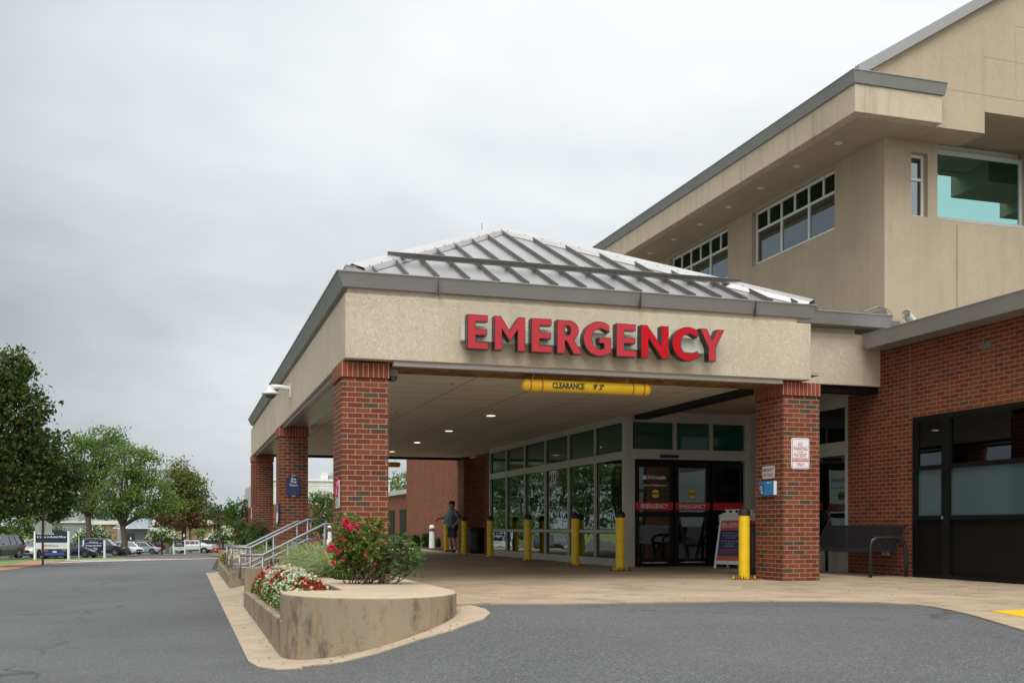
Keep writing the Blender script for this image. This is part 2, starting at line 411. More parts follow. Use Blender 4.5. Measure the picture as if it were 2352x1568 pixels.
simple('tire', (.012, .012, .013), .8, 0, .1, 10)
simple('rim', (.42, .43, .44), .3, .8, .05, 4)
simple('chrome', (.6, .6, .6), .2, .9, .02, 4)
simple('taillight', (.45, .01, .012), .25, 0, .05, 4, coat=.5)
simple('headlight', (.6, .62, .65), .15, .3, .05, 4, coat=.6)
simple('carglass', (.018, .024, .028), .04, 0, .0, 4, spec=.9, coat=1)
concrete('slab', (.40, .315, .215), (.20, .135, .085), .5, .42, joints=(3.05, 3.05), dark=((.10, .075, .05), .5))
concrete('walk', (.42, .34, .245), (.27, .18, .11), .8, .55, joints=(30, 2.4), bump=.3)
concrete('planter_wall', (.31, .245, .17), (.27, .17, .085), 1.0, .6, vertical=True, bump=.6, dark=((.09, .075, .058), .85), speck=.5)
concrete('planter_cap', (.46, .37, .265), (.28, .20, .13), .9, .5, bump=.3)
concrete('paver', (.34, .19, .125), (.18, .10, .06), .6, .4)
concrete('stair', (.34, .27, .20), (.2, .14, .09), 1, .5)
asphalt('asphalt', (.103, .105, .1055))
asphalt('asphalt_far', (.085, .09, .098), False)
simple('grass', (.13, .19, .035), .9, 0, .35, 1.2, .5, 30)
simple('grass_far', (.05, .09, .02), .9, 0, .35, .3)
simple('mulch', (.05, .03, .02), .95, 0, .4, 8, .6, 30)
simple('crosswalk_red', (.26, .05, .04), .8, 0, .15, 1)
simple('line_white', (.62, .62, .60), .7, 0, .15, 3)
leaf('leaf_dark', [(.02, .042, .008), (.045, .08, .014), (.03, .06, .011), (.09, .13, .022), (.12, .09, .022)], .3, sc=.5)
leaf('leaf_light', [(.09, .14, .03), (.13, .19, .045), (.18, .25, .065), (.11, .165, .04)], .35, sc=.5)
leaf('leaf_olive', [(.08, .12, .022), (.13, .155, .034), (.17, .14, .035), (.07, .12, .022)], .3, sc=.4)
leaf('leaf_rust', [(.10, .035, .015), (.14, .065, .022), (.06, .055, .018), (.12, .04, .02)], .3, sc=.5)
leaf('leaf_far', [(.02, .055, .018), (.03, .08, .022), (.045, .095, .025)], .3, sc=.25)
leaf('leaf_mid', [(.045, .09, .018), (.07, .13, .025), (.11, .18, .035)], .35, sc=.6)
leaf('leaf_bush', [(.025, .07, .012), (.04, .10, .016), (.05, .12, .02)], .3, sc=3)
leaf('leaf_rose', [(.05, .12, .025), (.11, .19, .03), (.24, .25, .045), (.07, .15, .04), (.26, .13, .03)], .35, sc=6)
leaf('leaf_rose_green', [(.06, .13, .045), (.10, .18, .06), (.07, .15, .05), (.20, .17, .06)], .35, sc=6)
leaf('leaf_begonia', [(.07, .18, .015), (.11, .25, .022), (.05, .14, .015), (.10, .045, .015)], .3, sc=6)
leaf('blade', [(.20, .28, .09), (.52, .56, .36), (.26, .34, .13), (.60, .62, .44), (.16, .24, .07)], .3, sc=5)
leaf('petal_white', [(.78, .78, .70), (.70, .72, .62)], .25)
leaf('petal_red', [(.45, .006, .012), (.30, .004, .008), (.55, .015, .03)], .25)
leaf('petal_pink', [(.70, .28, .38), (.75, .42, .50)], .25)
leaf('petal_rose', [(.75, .012, .10), (.85, .04, .16), (.62, .006, .06)], .3)
leaf('petal_cream', [(.75, .74, .62), (.66, .64, .5)], .3)
glass('glass_store', (.40, .45, .43), .13, (.82, .9, .87), wav=.25)
simple('glass_transom', (.012, .075, .062), .06, 0, .0, 3, spec=.8)
glass('glass_teal', (.02, .08, .08), .5, (.44, .84, .80))
glass('glass_upper', (.06, .07, .075), .22, (.74, .84, .88))
glass('glass_upper_dark', (.03, .06, .05), .05, (.30, .55, .46))
glass('glass_dark', (.10, .12, .13), .05, (.8, .9, 1))
simple('frosted', (.055, .09, .10), .25, 0, .06, 1.2, coat=.3)
simple('blind', (.20, .22, .22), .5, 0, .05, 1)
emis('lamp_warm', (1.0, .78, .5), 5.0)
emis('soffit_lamp', (.75, .72, .64), .75)
# ceiling tiles
t = NT('ceiling'); ob = t.coord(); b = t.n('ShaderNodeTexBrick'); t.l(ob, b.inputs['Vector']); b.offset = 0; b.inputs['Scale'].default_value = 1
b.inputs['Brick Width'].default_value = 1.22; b.inputs['Row Height'].default_value = .61; b.inputs['Mortar Size'].default_value = .008; b.inputs['Mortar Smooth'].default_value = .1
c = t.mix(t.ramp(t.noise(ob, 1.3, 5), [(.3, 0.), (.7, 1.)]), (.60, .56, .48), (.68, .63, .54)); c = t.mix(b.outputs['Fac'], c, (.13, .115, .09))
MAT['ceiling'] = t.pbr(c, .8, 0, .2, t.bump(t.math('SUBTRACT', 1.0, b.outputs['Fac']), .5, .01))
# shirt plaid
t = NT('plaid'); ob = t.coord()
def stripes(vec, sc, w):
    sp = t.n('ShaderNodeSeparateXYZ'); t.l(vec, sp.inputs[0]); return sp
sp = t.n('ShaderNodeSeparateXYZ'); t.l(ob, sp.inputs[0])
sx = t.math('GREATER_THAN', t.math('SINE', t.math('MULTIPLY', sp.outputs[1], 120)), .45); sz = t.math('GREATER_THAN', t.math('SINE', t.math('MULTIPLY', sp.outputs[2], 95)), .7)
c = t.mix(sx, (.10, .22, .32), (.45, .52, .55)); c = t.mix(t.math('MULTIPLY', sz, .7), c, (.04, .08, .13))
MAT['plaid'] = t.pbr(c, .9, 0, .1)
# ---------------------------------------------------------------- lettering helper
def text(body, name, o, u, v, width=None, height=None, mat='textw', parent=None, bold=.012, ext=.002, align='C', shear=0, spacing=1.0):
    cu = bpy.data.curves.new(name, 'FONT'); cu.body = body; cu.size = 1; cu.offset = bold; cu.extrude = 0; cu.resolution_u = 3
    cu.space_character = spacing; cu.space_line = .95; cu.shear = shear; cu.align_x = 'CENTER' if align == 'C' else 'LEFT'
    tmp = bpy.data.objects.new('tmp', cu); COL.objects.link(tmp)
    me = bpy.data.meshes.new_from_object(tmp.evaluated_get(bpy.context.evaluated_depsgraph_get()))
    bpy.data.objects.remove(tmp); bpy.data.curves.remove(cu)
    xs = [q.co.x for q in me.vertices]; ys = [q.co.y for q in me.vertices]
    x0, x1, y0, y1 = min(xs), max(xs), min(ys), max(ys)
    sx = (width / (x1 - x0)) if width else None; sy = (height / (y1 - y0)) if height else None
    sx = sx or sy; sy = sy or sx
    u = Vector(u).normalized(); v = Vector(v).normalized(); n = u.cross(v); o = Vector(o)
    for q in me.vertices:
        a = (q.co.x - ((x0 + x1) / 2 if align == 'C' else x0)) * sx; b = (q.co.y - (y0 + y1) / 2) * sy
        q.co = o + u * a + v * b + n * ext
    me.name = name; me.materials.clear(); me.materials.append(MAT[mat])
    if parent is not None: me.transform(Matrix.Translation(-rootloc(parent)))
    ob = bpy.data.objects.new(name, me); COL.objects.link(ob)
    if parent is not None: ob.parent = parent
    return ob
def plate(mb, o, u, v, w, h, t, m=0, r=0.0, seg=5):
    """board centred at o, u across, v up, front face towards u x v, body behind it"""
    u = Vector(u).normalized(); v = Vector(v).normalized(); n = u.cross(v); o = Vector(o); pts = []
    if r <= 0: pts = [(-w / 2, -h / 2), (w / 2, -h / 2), (w / 2, h / 2), (-w / 2, h / 2)]
    else:
        for cx, cy, a0 in ((w / 2 - r, -h / 2 + r, -90), (w / 2 - r, h / 2 - r, 0), (-w / 2 + r, h / 2 - r, 90), (-w / 2 + r, -h / 2 + r, 180)):
            for k in range(seg + 1):
                a = math.radians(a0 + 90 * k / seg); pts.append((cx + r * math.cos(a), cy + r * math.sin(a)))
    mb.slab([o + u * a + v * b for a, b in pts], -n * t, m); return mb
X_, Y_, Z_ = Vector((1, 0, 0)), Vector((0, 1, 0)), Vector((0, 0, 1))
# ================================================================ SETTING
def gp(px, py): p = G(px, py); return (p.x, p.y)
sheet('ground', [(-900, -300), (900, -300), (900, 1500), (-900, 1500)], -.07, MAT['grass'], step=.5, kind='structure')
# main asphalt: everything from the camera to the crosswalk and the branch road
mainroad = [(-60, -40), (40, -40), (40, 7.0), (9.0, 7.0), (9.0, 14.0), (.7, 14), (.7, 31.5)] + [gp(501, 1278), gp(477, 1275.6), gp(501, 1269.5), gp(545, 1264)]
mainroad += [gp(545, 1257.5), gp(501, 1261.5), gp(430, 1268.5), gp(395, 1270.6), gp(330, 1274.7), gp(283, 1281.5), gp(205, 1286), gp(121, 1288.5), gp(75, 1297), gp(44, 1304), gp(0, 1309)]
a = G(0, 1309); mainroad += [(a.x - 30, a.y - 12)]
sheet('road', mainroad, 0, MAT['asphalt'], step=.5)
park = [gp(-160, 1287), gp(60, 1282), gp(190, 1279), gp(300, 1276.5), gp(395, 1267.5), gp(545, 1255)]
b_ = Vector(park[-1]); park += [(b_.x + 30, b_.y + 40), (b_.x + 20, 238), (-190, 236), (-140, 60)]
sheet('parking_lot', park, -.02, MAT['asphalt_far'], step=2)
sheet('paver_ramp', [gp(0, 1301), gp(66, 1288.6), gp(121, 1287.4), gp(140, 1289), gp(116, 1292.5), gp(44, 1305.5), gp(0, 1310.5), gp(-60, 1314), gp(-60, 1310)], .012, MAT['paver'])
sheet('crosswalk', [gp(112, 1293), gp(205, 1288.3), gp(350, 1284.6), gp(501, 1281.8), gp(501, 1280.4), gp(350, 1282.9), gp(205, 1286.4), gp(124, 1289.2)], .012, MAT['crosswalk_red'])
sheet('crosswalk_line', [gp(115, 1293.2), gp(205, 1289.1), gp(350, 1285.3), gp(501, 1282.4), gp(501, 1281.9), gp(350, 1284.7), gp(205, 1288.3), gp(115, 1292.4)], .02, MAT['line_white'])
sheet('crosswalk_line', [gp(150, 1287.6), gp(250, 1285.6), gp(345, 1283.4), gp(345, 1282.8), gp(250, 1284.8), gp(150, 1286.8)], .02, MAT['line_white'])
# apron pavement round the planter and along the steps
apron = [(.60, 32), (.60, 10.6), (.66, 10.1), (.80, 9.78), (1.02, 9.56)] + [gp(690, 1532), gp(780, 1522), gp(860, 1503), gp(950, 1474), gp(1040, 1448), gp(1085, 1430)] + [(2.66, 9.42), (2.82, 9.75), (2.89, 10.2), (2.87, 10.72)]
apron += [(2.87, 14), (1.9, 32)]
sheet('sidewalk', apron, .012, MAT['walk'], step=.25, thick=.08)
# stains / tar marks on the asphalt are in its material; the slab under the canopy
edge = [(2.70, 10.72), (3.84, 10.43), (4.9, 10.28), (5.77, 10.19), (6.6, 9.95), (7.08, 9.65), (7.25, 9.2), (7.21, 8.84), (6.95, 8.1), (6.76, 7.7), (6.24, 6.64), (5.9, 5.2), (5.8, -6)]
mb = MB(); mb.prism([(p[0], p[1]) for p in edge] + [(14, -6), (14, 46), (8.3, 46), (4.3, 38.0), (2.05, 33.5), (2.05, 30.2), (2.05, 22.6), (2.2, 22.6), (2.2, 17.3), (2.05, 17.3), (2.05, 10.9)], -.7, .015)
o = mb.build('concrete_slab', MAT['slab']); o['kind'] = 'structure'
mb = MB(); c0 = [pZ(2275, 1402, .02), pZ(2360, 1399, .02), pZ(2360, 1418, .02), pZ(2310, 1408, .02)]
mb.prism([(p.x, p.y) for p in c0], .0155, .022); o = mb.build('painted_kerb_line', MAT['yellow']); o['kind'] = 'structure'
mb = MB(); mb.prism([(3.2, 36.4), (8.4, 36.9), (8.4, 37.1), (3.2, 36.6)], .0155, .021); o = mb.build('painted_kerb_line', MAT['yellow']); o['kind'] = 'structure'
sheet('lawn', [gp(506, 1277.4), (.95, 33.2), (2.04, 33.5), (4.29, 38.0), (8.29, 46.05), (13.9, 46.05), (60, 60), (60, 130), gp(545, 1258.5), gp(545, 1264), gp(501, 1270), gp(479, 1275.4)], .03, MAT['grass'], step=1)
mb = MB(); mb.box(8.35, 9.1, 35.4, 51, .0155, .06); o = mb.build('mulch_bed', MAT['mulch']); o['kind'] = 'structure'
mb = MB()
for _ in range(70):
    if rng.random() < .5: px, py = rng.uniform(1050, 2300), rng.uniform(1330, 1385)
    else: px, py = rng.uniform(520, 1090), 0
    if py: p = pZ(px, py, .017)
    else:
        t_ = rng.random(); p = Vector((rng.uniform(.64, .9), rng.uniform(10, 19), 0)) if t_ < .5 else Vector((rng.uniform(1.2, 2.7), rng.uniform(9.0, 9.6), 0)); p.z = gz(p.x, p.y) + .024
    a = rng.uniform(0, 2 * PI); s = rng.uniform(.008, .022); q = Vector((math.cos(a), math.sin(a), 0)) * s; w = Vector((-q.y, q.x, 0)) * .5
    mb.add([p - q, p + w + Z_ * .006, p + q, p - w + Z_ * .004], [(0, 3, 2, 1)])
o = mb.build('leaf_litter', MAT['mulch']); o['kind'] = 'stuff'; 
# ================================================================ ENTRANCE CANOPY
CX0, CX1, CY0, CY1 = 1.98, 8.86, 13.565, 33.1
can = empty('entrance_canopy', (5.4, 13.6, 0), 'hip roofed drive-through canopy with beige stucco fascia on brick columns', 'canopy')
ZB, ZT = 2.985, 3.82
mb = MB(); th = .45
mb.box(CX0, CX1, CY0, CY0 + th, ZB, ZT); mb.box(CX0, CX0 + th, CY0 + th, CY1, ZB, ZT); mb.box(CX0, CX1, CY1, CY1 + .3, ZB, ZT); mb.box(CX1 - .3, CX1, CY0 + th, CY1, ZB + .12, ZT)
fas = mb.build('fascia', MAT['stucco'], can, bevel=.012)
mb = MB(); i = .035
mb.box(CX0 + i, CX1 - .22, CY0 + i, CY0 + .5, ZT, ZT + .2); mb.box(CX0 + i, CX0 + .5, CY0 + .5, CY1, ZT, ZT + .2)
mb.build('frieze', MAT['stucco'], can)
# gutter: sloped face, box profile swept round the front and left sides
def gutter(path, z0, z1, out0, out1, mat, parent, back=.12):
    """path: list of (x,y,nx,ny) corner points with outward offset directions"""
    mb = MB(); prof = [(-back, z0), (out0, z0), (out1, z1 - .012), (out1 + .012, z1 - .012), (out1 + .012, z1), (-back, z1)]
    vs = []; k = len(prof)
    for (x, y, nx, ny) in path:
        for (o_, z) in prof: vs.append((x + nx * o_, y + ny * o_, z))
    fs = []
    for i in range(len(path) - 1):
        for j in range(k):
            a, b = i * k + j, i * k + (j + 1) % k; fs.append((a, b, b + k, a + k))
    fs.append(tuple(range(k))[::-1]); fs.append(tuple((len(path) - 1) * k + j for j in range(k)))
    mb.add(vs, fs); o = mb.build('gutter', mat, parent); 
    bm = bmesh.new(); bm.from_mesh(o.data); bmesh.ops.recalc_face_normals(bm, faces=bm.faces[:]); bm.to_mesh(o.data); bm.free(); return o
gut = gutter([(CX1 + .02, CY0 + .02, 0, -1), (CX0, CY0, -1, -1), (CX0, CY1 - .1, -1, 0)], 3.90, 4.085, .03, .11, MAT['gutter'], can)
for px in (1749, 2552, 3010):
    mb = MB(); X = pY(px / 1.7415, 1100, CY0).x; mb.box(X, X + .004, CY0 - .112, CY0 - .02, 3.85, 4.08); mb.build('gutter_joint', MAT['seam'], can)
# roof
EX0, EX1, EY0, EZ = CX0 - .02, CX1 + .12, CY0 - .04, 4.06
AP = Vector((5.3, 17.8, 6.02)); BP = Vector((5.3, 28.9, 6.02)); EY1 = CY1 - .1
A_ = Vector((EX0, EY0, EZ)); B_ = Vector((EX1, EY0, EZ)); C_ = Vector((EX1, EY1, EZ)); D_ = Vector((EX0, EY1, EZ))
mb = MB(); mb.add([A_, B_, C_, D_, AP, BP], [(0, 1, 4), (1, 2, 5, 4), (2, 3, 5), (3, 0, 4, 5)])
mb.add([A_ - Z_ * .03, B_ - Z_ * .03, C_ - Z_ * .03, D_ - Z_ * .03], [(3, 2, 1, 0)])
roof = mb.build('roof', MAT['roof_metal'], can)
fn = (B_ - A_).cross(AP - A_).normalized()
mbs = MB(); sp = .415
def front_pt(x, t):  # point on the front slope at plan x, t along the run
    y = EY0 + t * (AP.y - EY0); z = EZ + t * (AP.z - EZ); return Vector((x, y, z))
k = 0; x = EX0 + .42
while x < EX1 - .15:
    tm = (x - EX0) / (AP.x - EX0) if x < AP.x else (EX1 - x) / (EX1 - AP.x)
    a, b = front_pt(x, .005), front_pt(x, tm * .985)
    mbs = MB(); mbs.slab([(a - X_ * .02 + Y_ * 0), (a + X_ * .02), (a + X_ * .02 + fn * .012), (a + X_ * .008 + fn * .012), (a + X_ * .008 + fn * .062), (a - X_ * .008 + fn * .062), (a - X_ * .008 + fn * .012), (a - X_ * .02 + fn * .012)], b - a); mbs.build('standing_seam', MAT['seam'], roof)
    x += sp
for side in (0, 1):
    y = EY0 + .42
    while y < EY1 - .1:
        if y < AP.y: tm = (y - EY0) / (AP.y - EY0)
        elif y > BP.y: tm = (EY1 - y) / (EY1 - BP.y)
        else: tm = 1
        x0 = EX0 if side == 0 else EX1; e = Vector((x0, y, EZ)); r_ = Vector((x0 + (AP.x - x0) * tm * .985, y, EZ + (AP.z - EZ) * tm * .985))
        nn = Y_.cross(r_ - e).normalized(); nn = nn if nn.z > 0 else -nn
        mbs = MB(); mbs.obox(e - Y_ * .008, Y_ * .016, r_ - e, nn * .062); mbs.build('standing_seam', MAT['seam'], roof); y += sp * 1.6
mbh = MB()
def cap(a, b, nl, nr, w=.17, lift=.075):
    u = (b - a).normalized(); up = (nl + nr).normalized() * lift
    l = nl.cross(u).normalized(); r = nr.cross(u).normalized()
    if l.dot(nr - nl) > 0: l = -l
    if r.dot(nl - nr) > 0: r = -r
    c0, c1 = a + up * 1.25, b + up * 1.25
    mbh.quad(c0, c1, b + l * w + up * .95, a + l * w + up * .95); mbh.quad(c0, c1, b + r * w + up * .95, a + r * w + up * .95)
    mbh.quad(a + l * w + up * .95, b + l * w + up * .95, b + l * (w + .03) + up * .1, a + l * (w + .03) + up * .1)
    mbh.quad(a + r * w + up * .95, b + r * w + up * .95, b + r * (w + .03) + up * .1, a + r * (w + .03) + up * .1)
nl = Vector((-(AP.z - EZ), 0, AP.x - EX0)).normalized(); nr_ = Vector((AP.z - EZ, 0, EX1 - AP.x)).normalized()
cap(A_ + (AP - A_) * .045, AP, nl, fn); cap(B_ + (AP - B_) * .02, AP, fn, nr_); cap(AP, BP, nl, nr_)
mbh.build('hip_cap', MAT['hipcap'], roof, smooth=False)
mbv = MB()
for (P0) in (A_, B_):
    for q in range(1, 16):
        c = P0 + (AP - P0) * (q / 16); sgn = 1 if P0 is A_ else -1
        mbv = MB(); mbv.box(c.x + sgn * .16 - .008, c.x + sgn * .16 + .008, c.y - .05, c.y - .03, c.z + .03, c.z + .065); mbv.build('screw', MAT['seam'], roof)
mb = MB(); a = pY(900, 597, CY0); T = .23
ra = front_pt(EX0 + .74, T) + fn * .10; rb = front_pt(EX1 - .78, T) + fn * .10
mb.obox(ra - fn * .04, rb - ra, Vector((0, .018, .01)), fn * .07); mb.obox(ra - fn * .04, rb - ra, Vector((0, -.06, -.028)), fn * .008)
x = EX0 + .42 + sp
while x < EX1 - .9:
    c = front_pt(x, T); mb.obox(c - X_ * .03 + fn * .05, X_ * .06, Vector((0, .05, .02)), fn * .035); x += sp * 1
mb.build('snow_rail', MAT['seam'], roof)
mb = MB(); q = Vector((5.3, 18.9, 6.05)); mb.tube([q, q + Z_ * .42], .006, 6); mb.tube([q, q + Z_ * .06], .04, 8)
mb.build('lightning_rod', MAT['seam'], roof)
# left ear flashing at the corner
mb = MB(); mb.slab([A_ + Vector((-.02, -.02, .02)), A_ + Vector((.45, .02, .02)), A_ + Vector((.5, .35, .17)), A_ + Vector((.02, .03, .10))], (0, 0, .02)); mb.build('corner_flashing', MAT['seam'], roof)
LY = 15.1
# underside: ceiling, beam line, metal and timber edge strips
mb = MB(); mb.box(CX0 + .1, 8.76, CY0 + .86, CY1 + .2, 3.05, 3.14); mb.build('ceiling', MAT['ceiling'], can)
mb = MB(); mb.box(2.62, 8.42, CY0 + .06, CY0 + .17, 2.925, 2.984); mb.build('metal_strip', MAT['white_frame'], can)
mb = MB(); mb.box(2.62, 8.45, CY0 + .19, CY0 + .85, 2.935, 3.04); mb.build('timber_strip', MAT['wood_dark'], can)
mb = MB(); mb.box(CX0 + .06, CX0 + .13, 14.6, 32.3, 2.93, 2.984); mb.box(CX0 + .2, CX0 + .6, 14.6, 32.3, 2.975, 2.99); mb.build('soffit_strip', MAT['grey_metal'], can)
mb = MB(); mb.box(8.60, 8.86, CY0 + .46, 19.4, 2.965, 3.10); mb.build('beam', MAT['black_frame'], can)
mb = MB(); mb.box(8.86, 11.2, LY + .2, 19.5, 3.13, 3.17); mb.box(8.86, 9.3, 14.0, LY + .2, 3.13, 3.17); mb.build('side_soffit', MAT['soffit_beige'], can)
mb = MB(); mb.box(CX0 + .1, 9.1, CY1 - .05, CY1 + .02, 2.97, 3.05); mb.build('end_trim', MAT['black_frame'], can)
# columns
def column(x0, y0, w=.615, d=.80):
    mb = MB(); mb.box(x0, x0 + w, y0, y0 + d, 0.0, 2.715); c = mb.build('brick_column', MAT['brick'], can)
    mb = MB(); mb.box(x0 + .012, x0 + w - .012, y0 + .012, y0 + d - .012, 2.715, 2.768); mb.build('recessed_course', MAT['brick'], c)
    mb = MB(); mb.box(x0 - .014, x0 + w + .014, y0 - .014, y0 + d + .014, 2.768, 2.962); mb.build('soldier_course', MAT['soldier'], c)
    return c
for (x0, y0) in ((1.955, 13.72), (1.955, 23.1), (1.955, 32.35), (8.47, 13.69), (8.49, 32.4)): column(x0, y0)
# lower link roof on the right, joining canopy and brick wing
mb = MB(); LY = 15.1
mb.box(8.7, 11.28, LY, LY + .35, 3.175, 4.03); mb.box(8.7, 10.75, LY + .07, LY + .4, 4.03, 4.13)
mb.build('link_fascia', MAT['stucco'], can, bevel=.01)
mb = MB(); mb.box(9.0, 11.2, LY + .06, LY + .3, 3.06, 3.174); mb.build('link_beam', MAT['black_frame'], can)
gutter([(11.24, LY, 0, -1), (8.9, LY, 0, -1)], 4.13, 4.33, .2, .28, MAT['gutter'], can)
mb = MB(); mb.box(8.9, 11.6, LY, 20, 4.2, 4.3)
for k in range(5): mb.box(9.3 + k * .5, 9.315 + k * .5, LY - .1, 18, 4.3, 4.36)
mb.add([(10.9, LY - .1, 4.34), (11.98, LY + .7, 4.34), (11.98, 16.0, 4.72), (10.9, 16.0, 4.34)], [(0, 1, 2, 3)])
mb.build('link_roof', MAT['seam'], can)
cw = MB(); pts = [pX(1985, 716, 11.4), pX(2000, 710, 11.5), pX(2018, 705, 11.7), pX(2035, 708, 11.7), pX(2047, 718, 11.4), pX(2050, 724, 11.2)]
cw.tube(pts, .012, 6); cw.build('cable', MAT['gutter'], can)
# ================================================================ HOSPITAL BUILDING (tall rendered block)
hb = empty('hospital_building', (12, 16.06, 0), 'tall beige rendered hospital block with wide eaves and green windows', 'building')
WX, WY = 12.0, 16.06
EF, ER = 10.77, 15.19      # eave fascia planes
def wall_with_holes_X(mb, X, y0, y1, z0, z1, holes, t=.3):
    ys = sorted(set([y0, y1] + [h[0] for h in holes] + [h[1] for h in holes])); zs = sorted(set([z0, z1] + [h[2] for h in holes] + [h[3] for h in holes]))
    for i in range(len(ys) - 1):
        for j in range(len(zs) - 1):
            cy, cz = (ys[i] + ys[i + 1]) / 2, (zs[j] + zs[j + 1]) / 2
            if any(h[0] < cy < h[1] and h[2] < cz < h[3] for h in holes): continue
            mb.quad((X, ys[i + 1], zs[j]), (X, ys[i], zs[j]), (X, ys[i], zs[j + 1]), (X, ys[i + 1], zs[j + 1]))
    for h in holes:
        a, b, c, d = h
        mb.quad((X, a, c), (X, b, c), (X + t, b, c), (X + t, a, c)); mb.quad((X, b, d), (X, a, d), (X + t, a, d), (X + t, b, d))
        mb.quad((X, a, d), (X, a, c), (X + t, a, c), (X + t, a, d)); mb.quad((X, b, c), (X, b, d), (X + t, b, d), (X + t, b, c))
def wall_with_holes_Y(mb, Y, x0, x1, z0, z1, holes, t=.3):
    xs = sorted(set([x0, x1] + [h[0] for h in holes] + [h[1] for h in holes])); zs = sorted(set([z0, z1] + [h[2] for h in holes] + [h[3] for h in holes]))
    for i in range(len(xs) - 1):
        for j in range(len(zs) - 1):
            cx, cz = (xs[i] + xs[i + 1]) / 2, (zs[j] + zs[j + 1]) / 2
            if any(h[0] < cx < h[1] and h[2] < cz < h[3] for h in holes): continue
            mb.quad((xs[i], Y, zs[j]), (xs[i + 1], Y, zs[j]), (xs[i + 1], Y, zs[j + 1]), (xs[i], Y, zs[j + 1]))
    for h in holes:
        a, b, c, d = h
        mb.quad((a, Y, c), (a, Y + t, c), (b, Y + t, c), (b, Y, c)); mb.quad((a, Y, d), (b, Y, d), (b, Y + t, d), (a, Y + t, d))
        mb.quad((a, Y, c), (a, Y, d), (a, Y + t, d), (a, Y + t, c)); mb.quad((b, Y, c), (b, Y + t, c), (b, Y + t, d), (b, Y, d))
w1a, w1b = pX(1727, 0, WX).y, pX(1917, 0, WX).y      # far / near ends
w2a, w2b = pX(1537, 0, WX).y, pX(1671.5, 0, WX).y
zs1 = pX(1917, 525.5, WX).z; zt1 = pX(1917, 385, WX).z
mb = MB()
wall_with_holes_X(mb, WX, WY, 40, 3.0, 7.81, [(w1b, w1a, zs1, zt1), (w2b, w2a, zs1, zt1), (29.5, 33.5, zs1, zt1)], .18)
nx0, nx1 = 12.62, 12.93; bx0, bx1 = 13.14, 15.25; zbig = pY(2150, 507, WY).z
wall_with_holes_Y(mb, WY, WX, 24, 3.0, 8.25, [(nx0 - .05, nx1, 6.45, 7.60), (bx0, 24, 6.42, 8.3)], .22)
mb.box(bx0 - .02, 24, WY + .22, 17.0, 6.2, 6.419); mb.box(bx0 - .25, bx0 - .002, WY + .23, 17.0, 6.42, 8.2); mb.box(bx0 - .02, 24, 16.95, 17.1, 6.4, 6.70); mb.box(15.8, 16.2, 16.9, 17.1, 6.4, 8.2)
mb.quad((40, 40, 3), (WX, 40, 3), (WX, 40, 9), (40, 40, 9))
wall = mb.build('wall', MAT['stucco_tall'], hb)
mb = MB()  # recessed control joints on the gable-end wall
jx = pY(2198, 0, WY).x; mb.box(jx - .008, jx + .008, WY - .004, WY, 4.2, zbig - .04)
mb.build('wall_joint', MAT['gutter_far'], wall)
def strip_window(ya, yb, zb, zt, X, nmain, rail=.56):
    """ya near, yb far. white framed strip window on a plane of constant X"""
    f = MB(); w = .045; t = .05
    f.box(X, X + t, ya, yb, zb, zb + w); f.box(X, X + t, ya, yb, zt - w, zt); f.box(X - .001, X + t, ya, ya + w, zb + w, zt - w); f.box(X - .001, X + t, yb - w, yb, zb + w, zt - w)
    zr_ = zb + (zt - zb) * .64
    f.box(X - .002, X + t, ya + w, yb - w, zr_ - w / 2, zr_ + w / 2)
    n = nmain
    for i in range(1, n): y = ya + (yb - ya) * i / n; f.box(X - .004, X + t, y - w / 2, y + w / 2, zb + w, zt - w)
    for i in range(1, 2 * n, 2): y = ya + (yb - ya) * i / (2 * n); f.box(X - .004, X + t, y - w / 2, y + w / 2, zr_ + w / 2, zt - w)
    f.box(X - .03, X + t, ya, yb, zb - .035, zb)
    fr = f.build('window', MAT['white_paint'], hb)
    g = MB(); g.box(X + .025, X + .03, ya + w, yb - w, zb + w, zr_); g.build('pane', MAT['glass_upper'], fr)
    g = MB(); g.box(X + .025, X + .03, ya + w, yb - w, zr_, zt - w); g.build('transom_pane', MAT['glass_upper_dark'], fr)
    return fr
strip_window(w1b + .01, w1a - .01, zs1 + .035, zt1, WX + .10, 3)
strip_window(w2b + .01, w2a - .01, zs1 + .035, zt1, WX + .10, 3)
strip_window(29.51, 33.49, zs1 + .035, zt1, WX + .10, 3)
f = MB(); w = .045; yy = WY + .12
f.box(nx0, nx1, yy, yy + .05, 6.45, 6.5); f.box(nx0, nx1, yy, yy + .05, 7.55, 7.6); f.box(nx0, nx0 + w, yy, yy + .05, 6.5, 7.55); f.box(nx1 - w, nx1, yy, yy + .05, 6.5, 7.55); f.box(nx0 + w, nx1 - w, yy, yy + .05, 7.13, 7.18)
fr = f.build('window', MAT['white_paint'], hb); g = MB(); g.box(nx0 + w, nx1 - w, yy + .025, yy + .03, 6.5, 7.55); g.build('pane', MAT['glass_upper'], fr)
zbig = 6.69
for (a, b) in ((bx0, 15.8), (16.2, 20)):
    f = MB(); w = .06; yy = 16.87; zz = 8.19
    f.box(a, b, yy - .05, yy + .05, zbig, zbig + .06); f.box(a, b, yy, yy + .05, zz - .22, zz - .14); f.box(a, a + .03, yy, yy + .05, zbig + .06, zz - .22); f.box(b - w, b, yy, yy + .05, zbig + .06, zz - .22); f.box(a, b, yy + .1, yy + .14, zz - .14, zz)
    fr = f.build('picture_window', MAT['white_paint'], hb); g = MB(); g.box(a + .03, b - w, yy + .025, yy + .03, zbig + .06, zz - .22); g.build('pane', MAT['glass_teal'], fr)
# dark inside
mb = MB(); mb.box(WX + .6, WX + 9, WY + 1.6, 39, 4, 8.6); o = mb.build('interior', MAT['interior_wall'], hb)
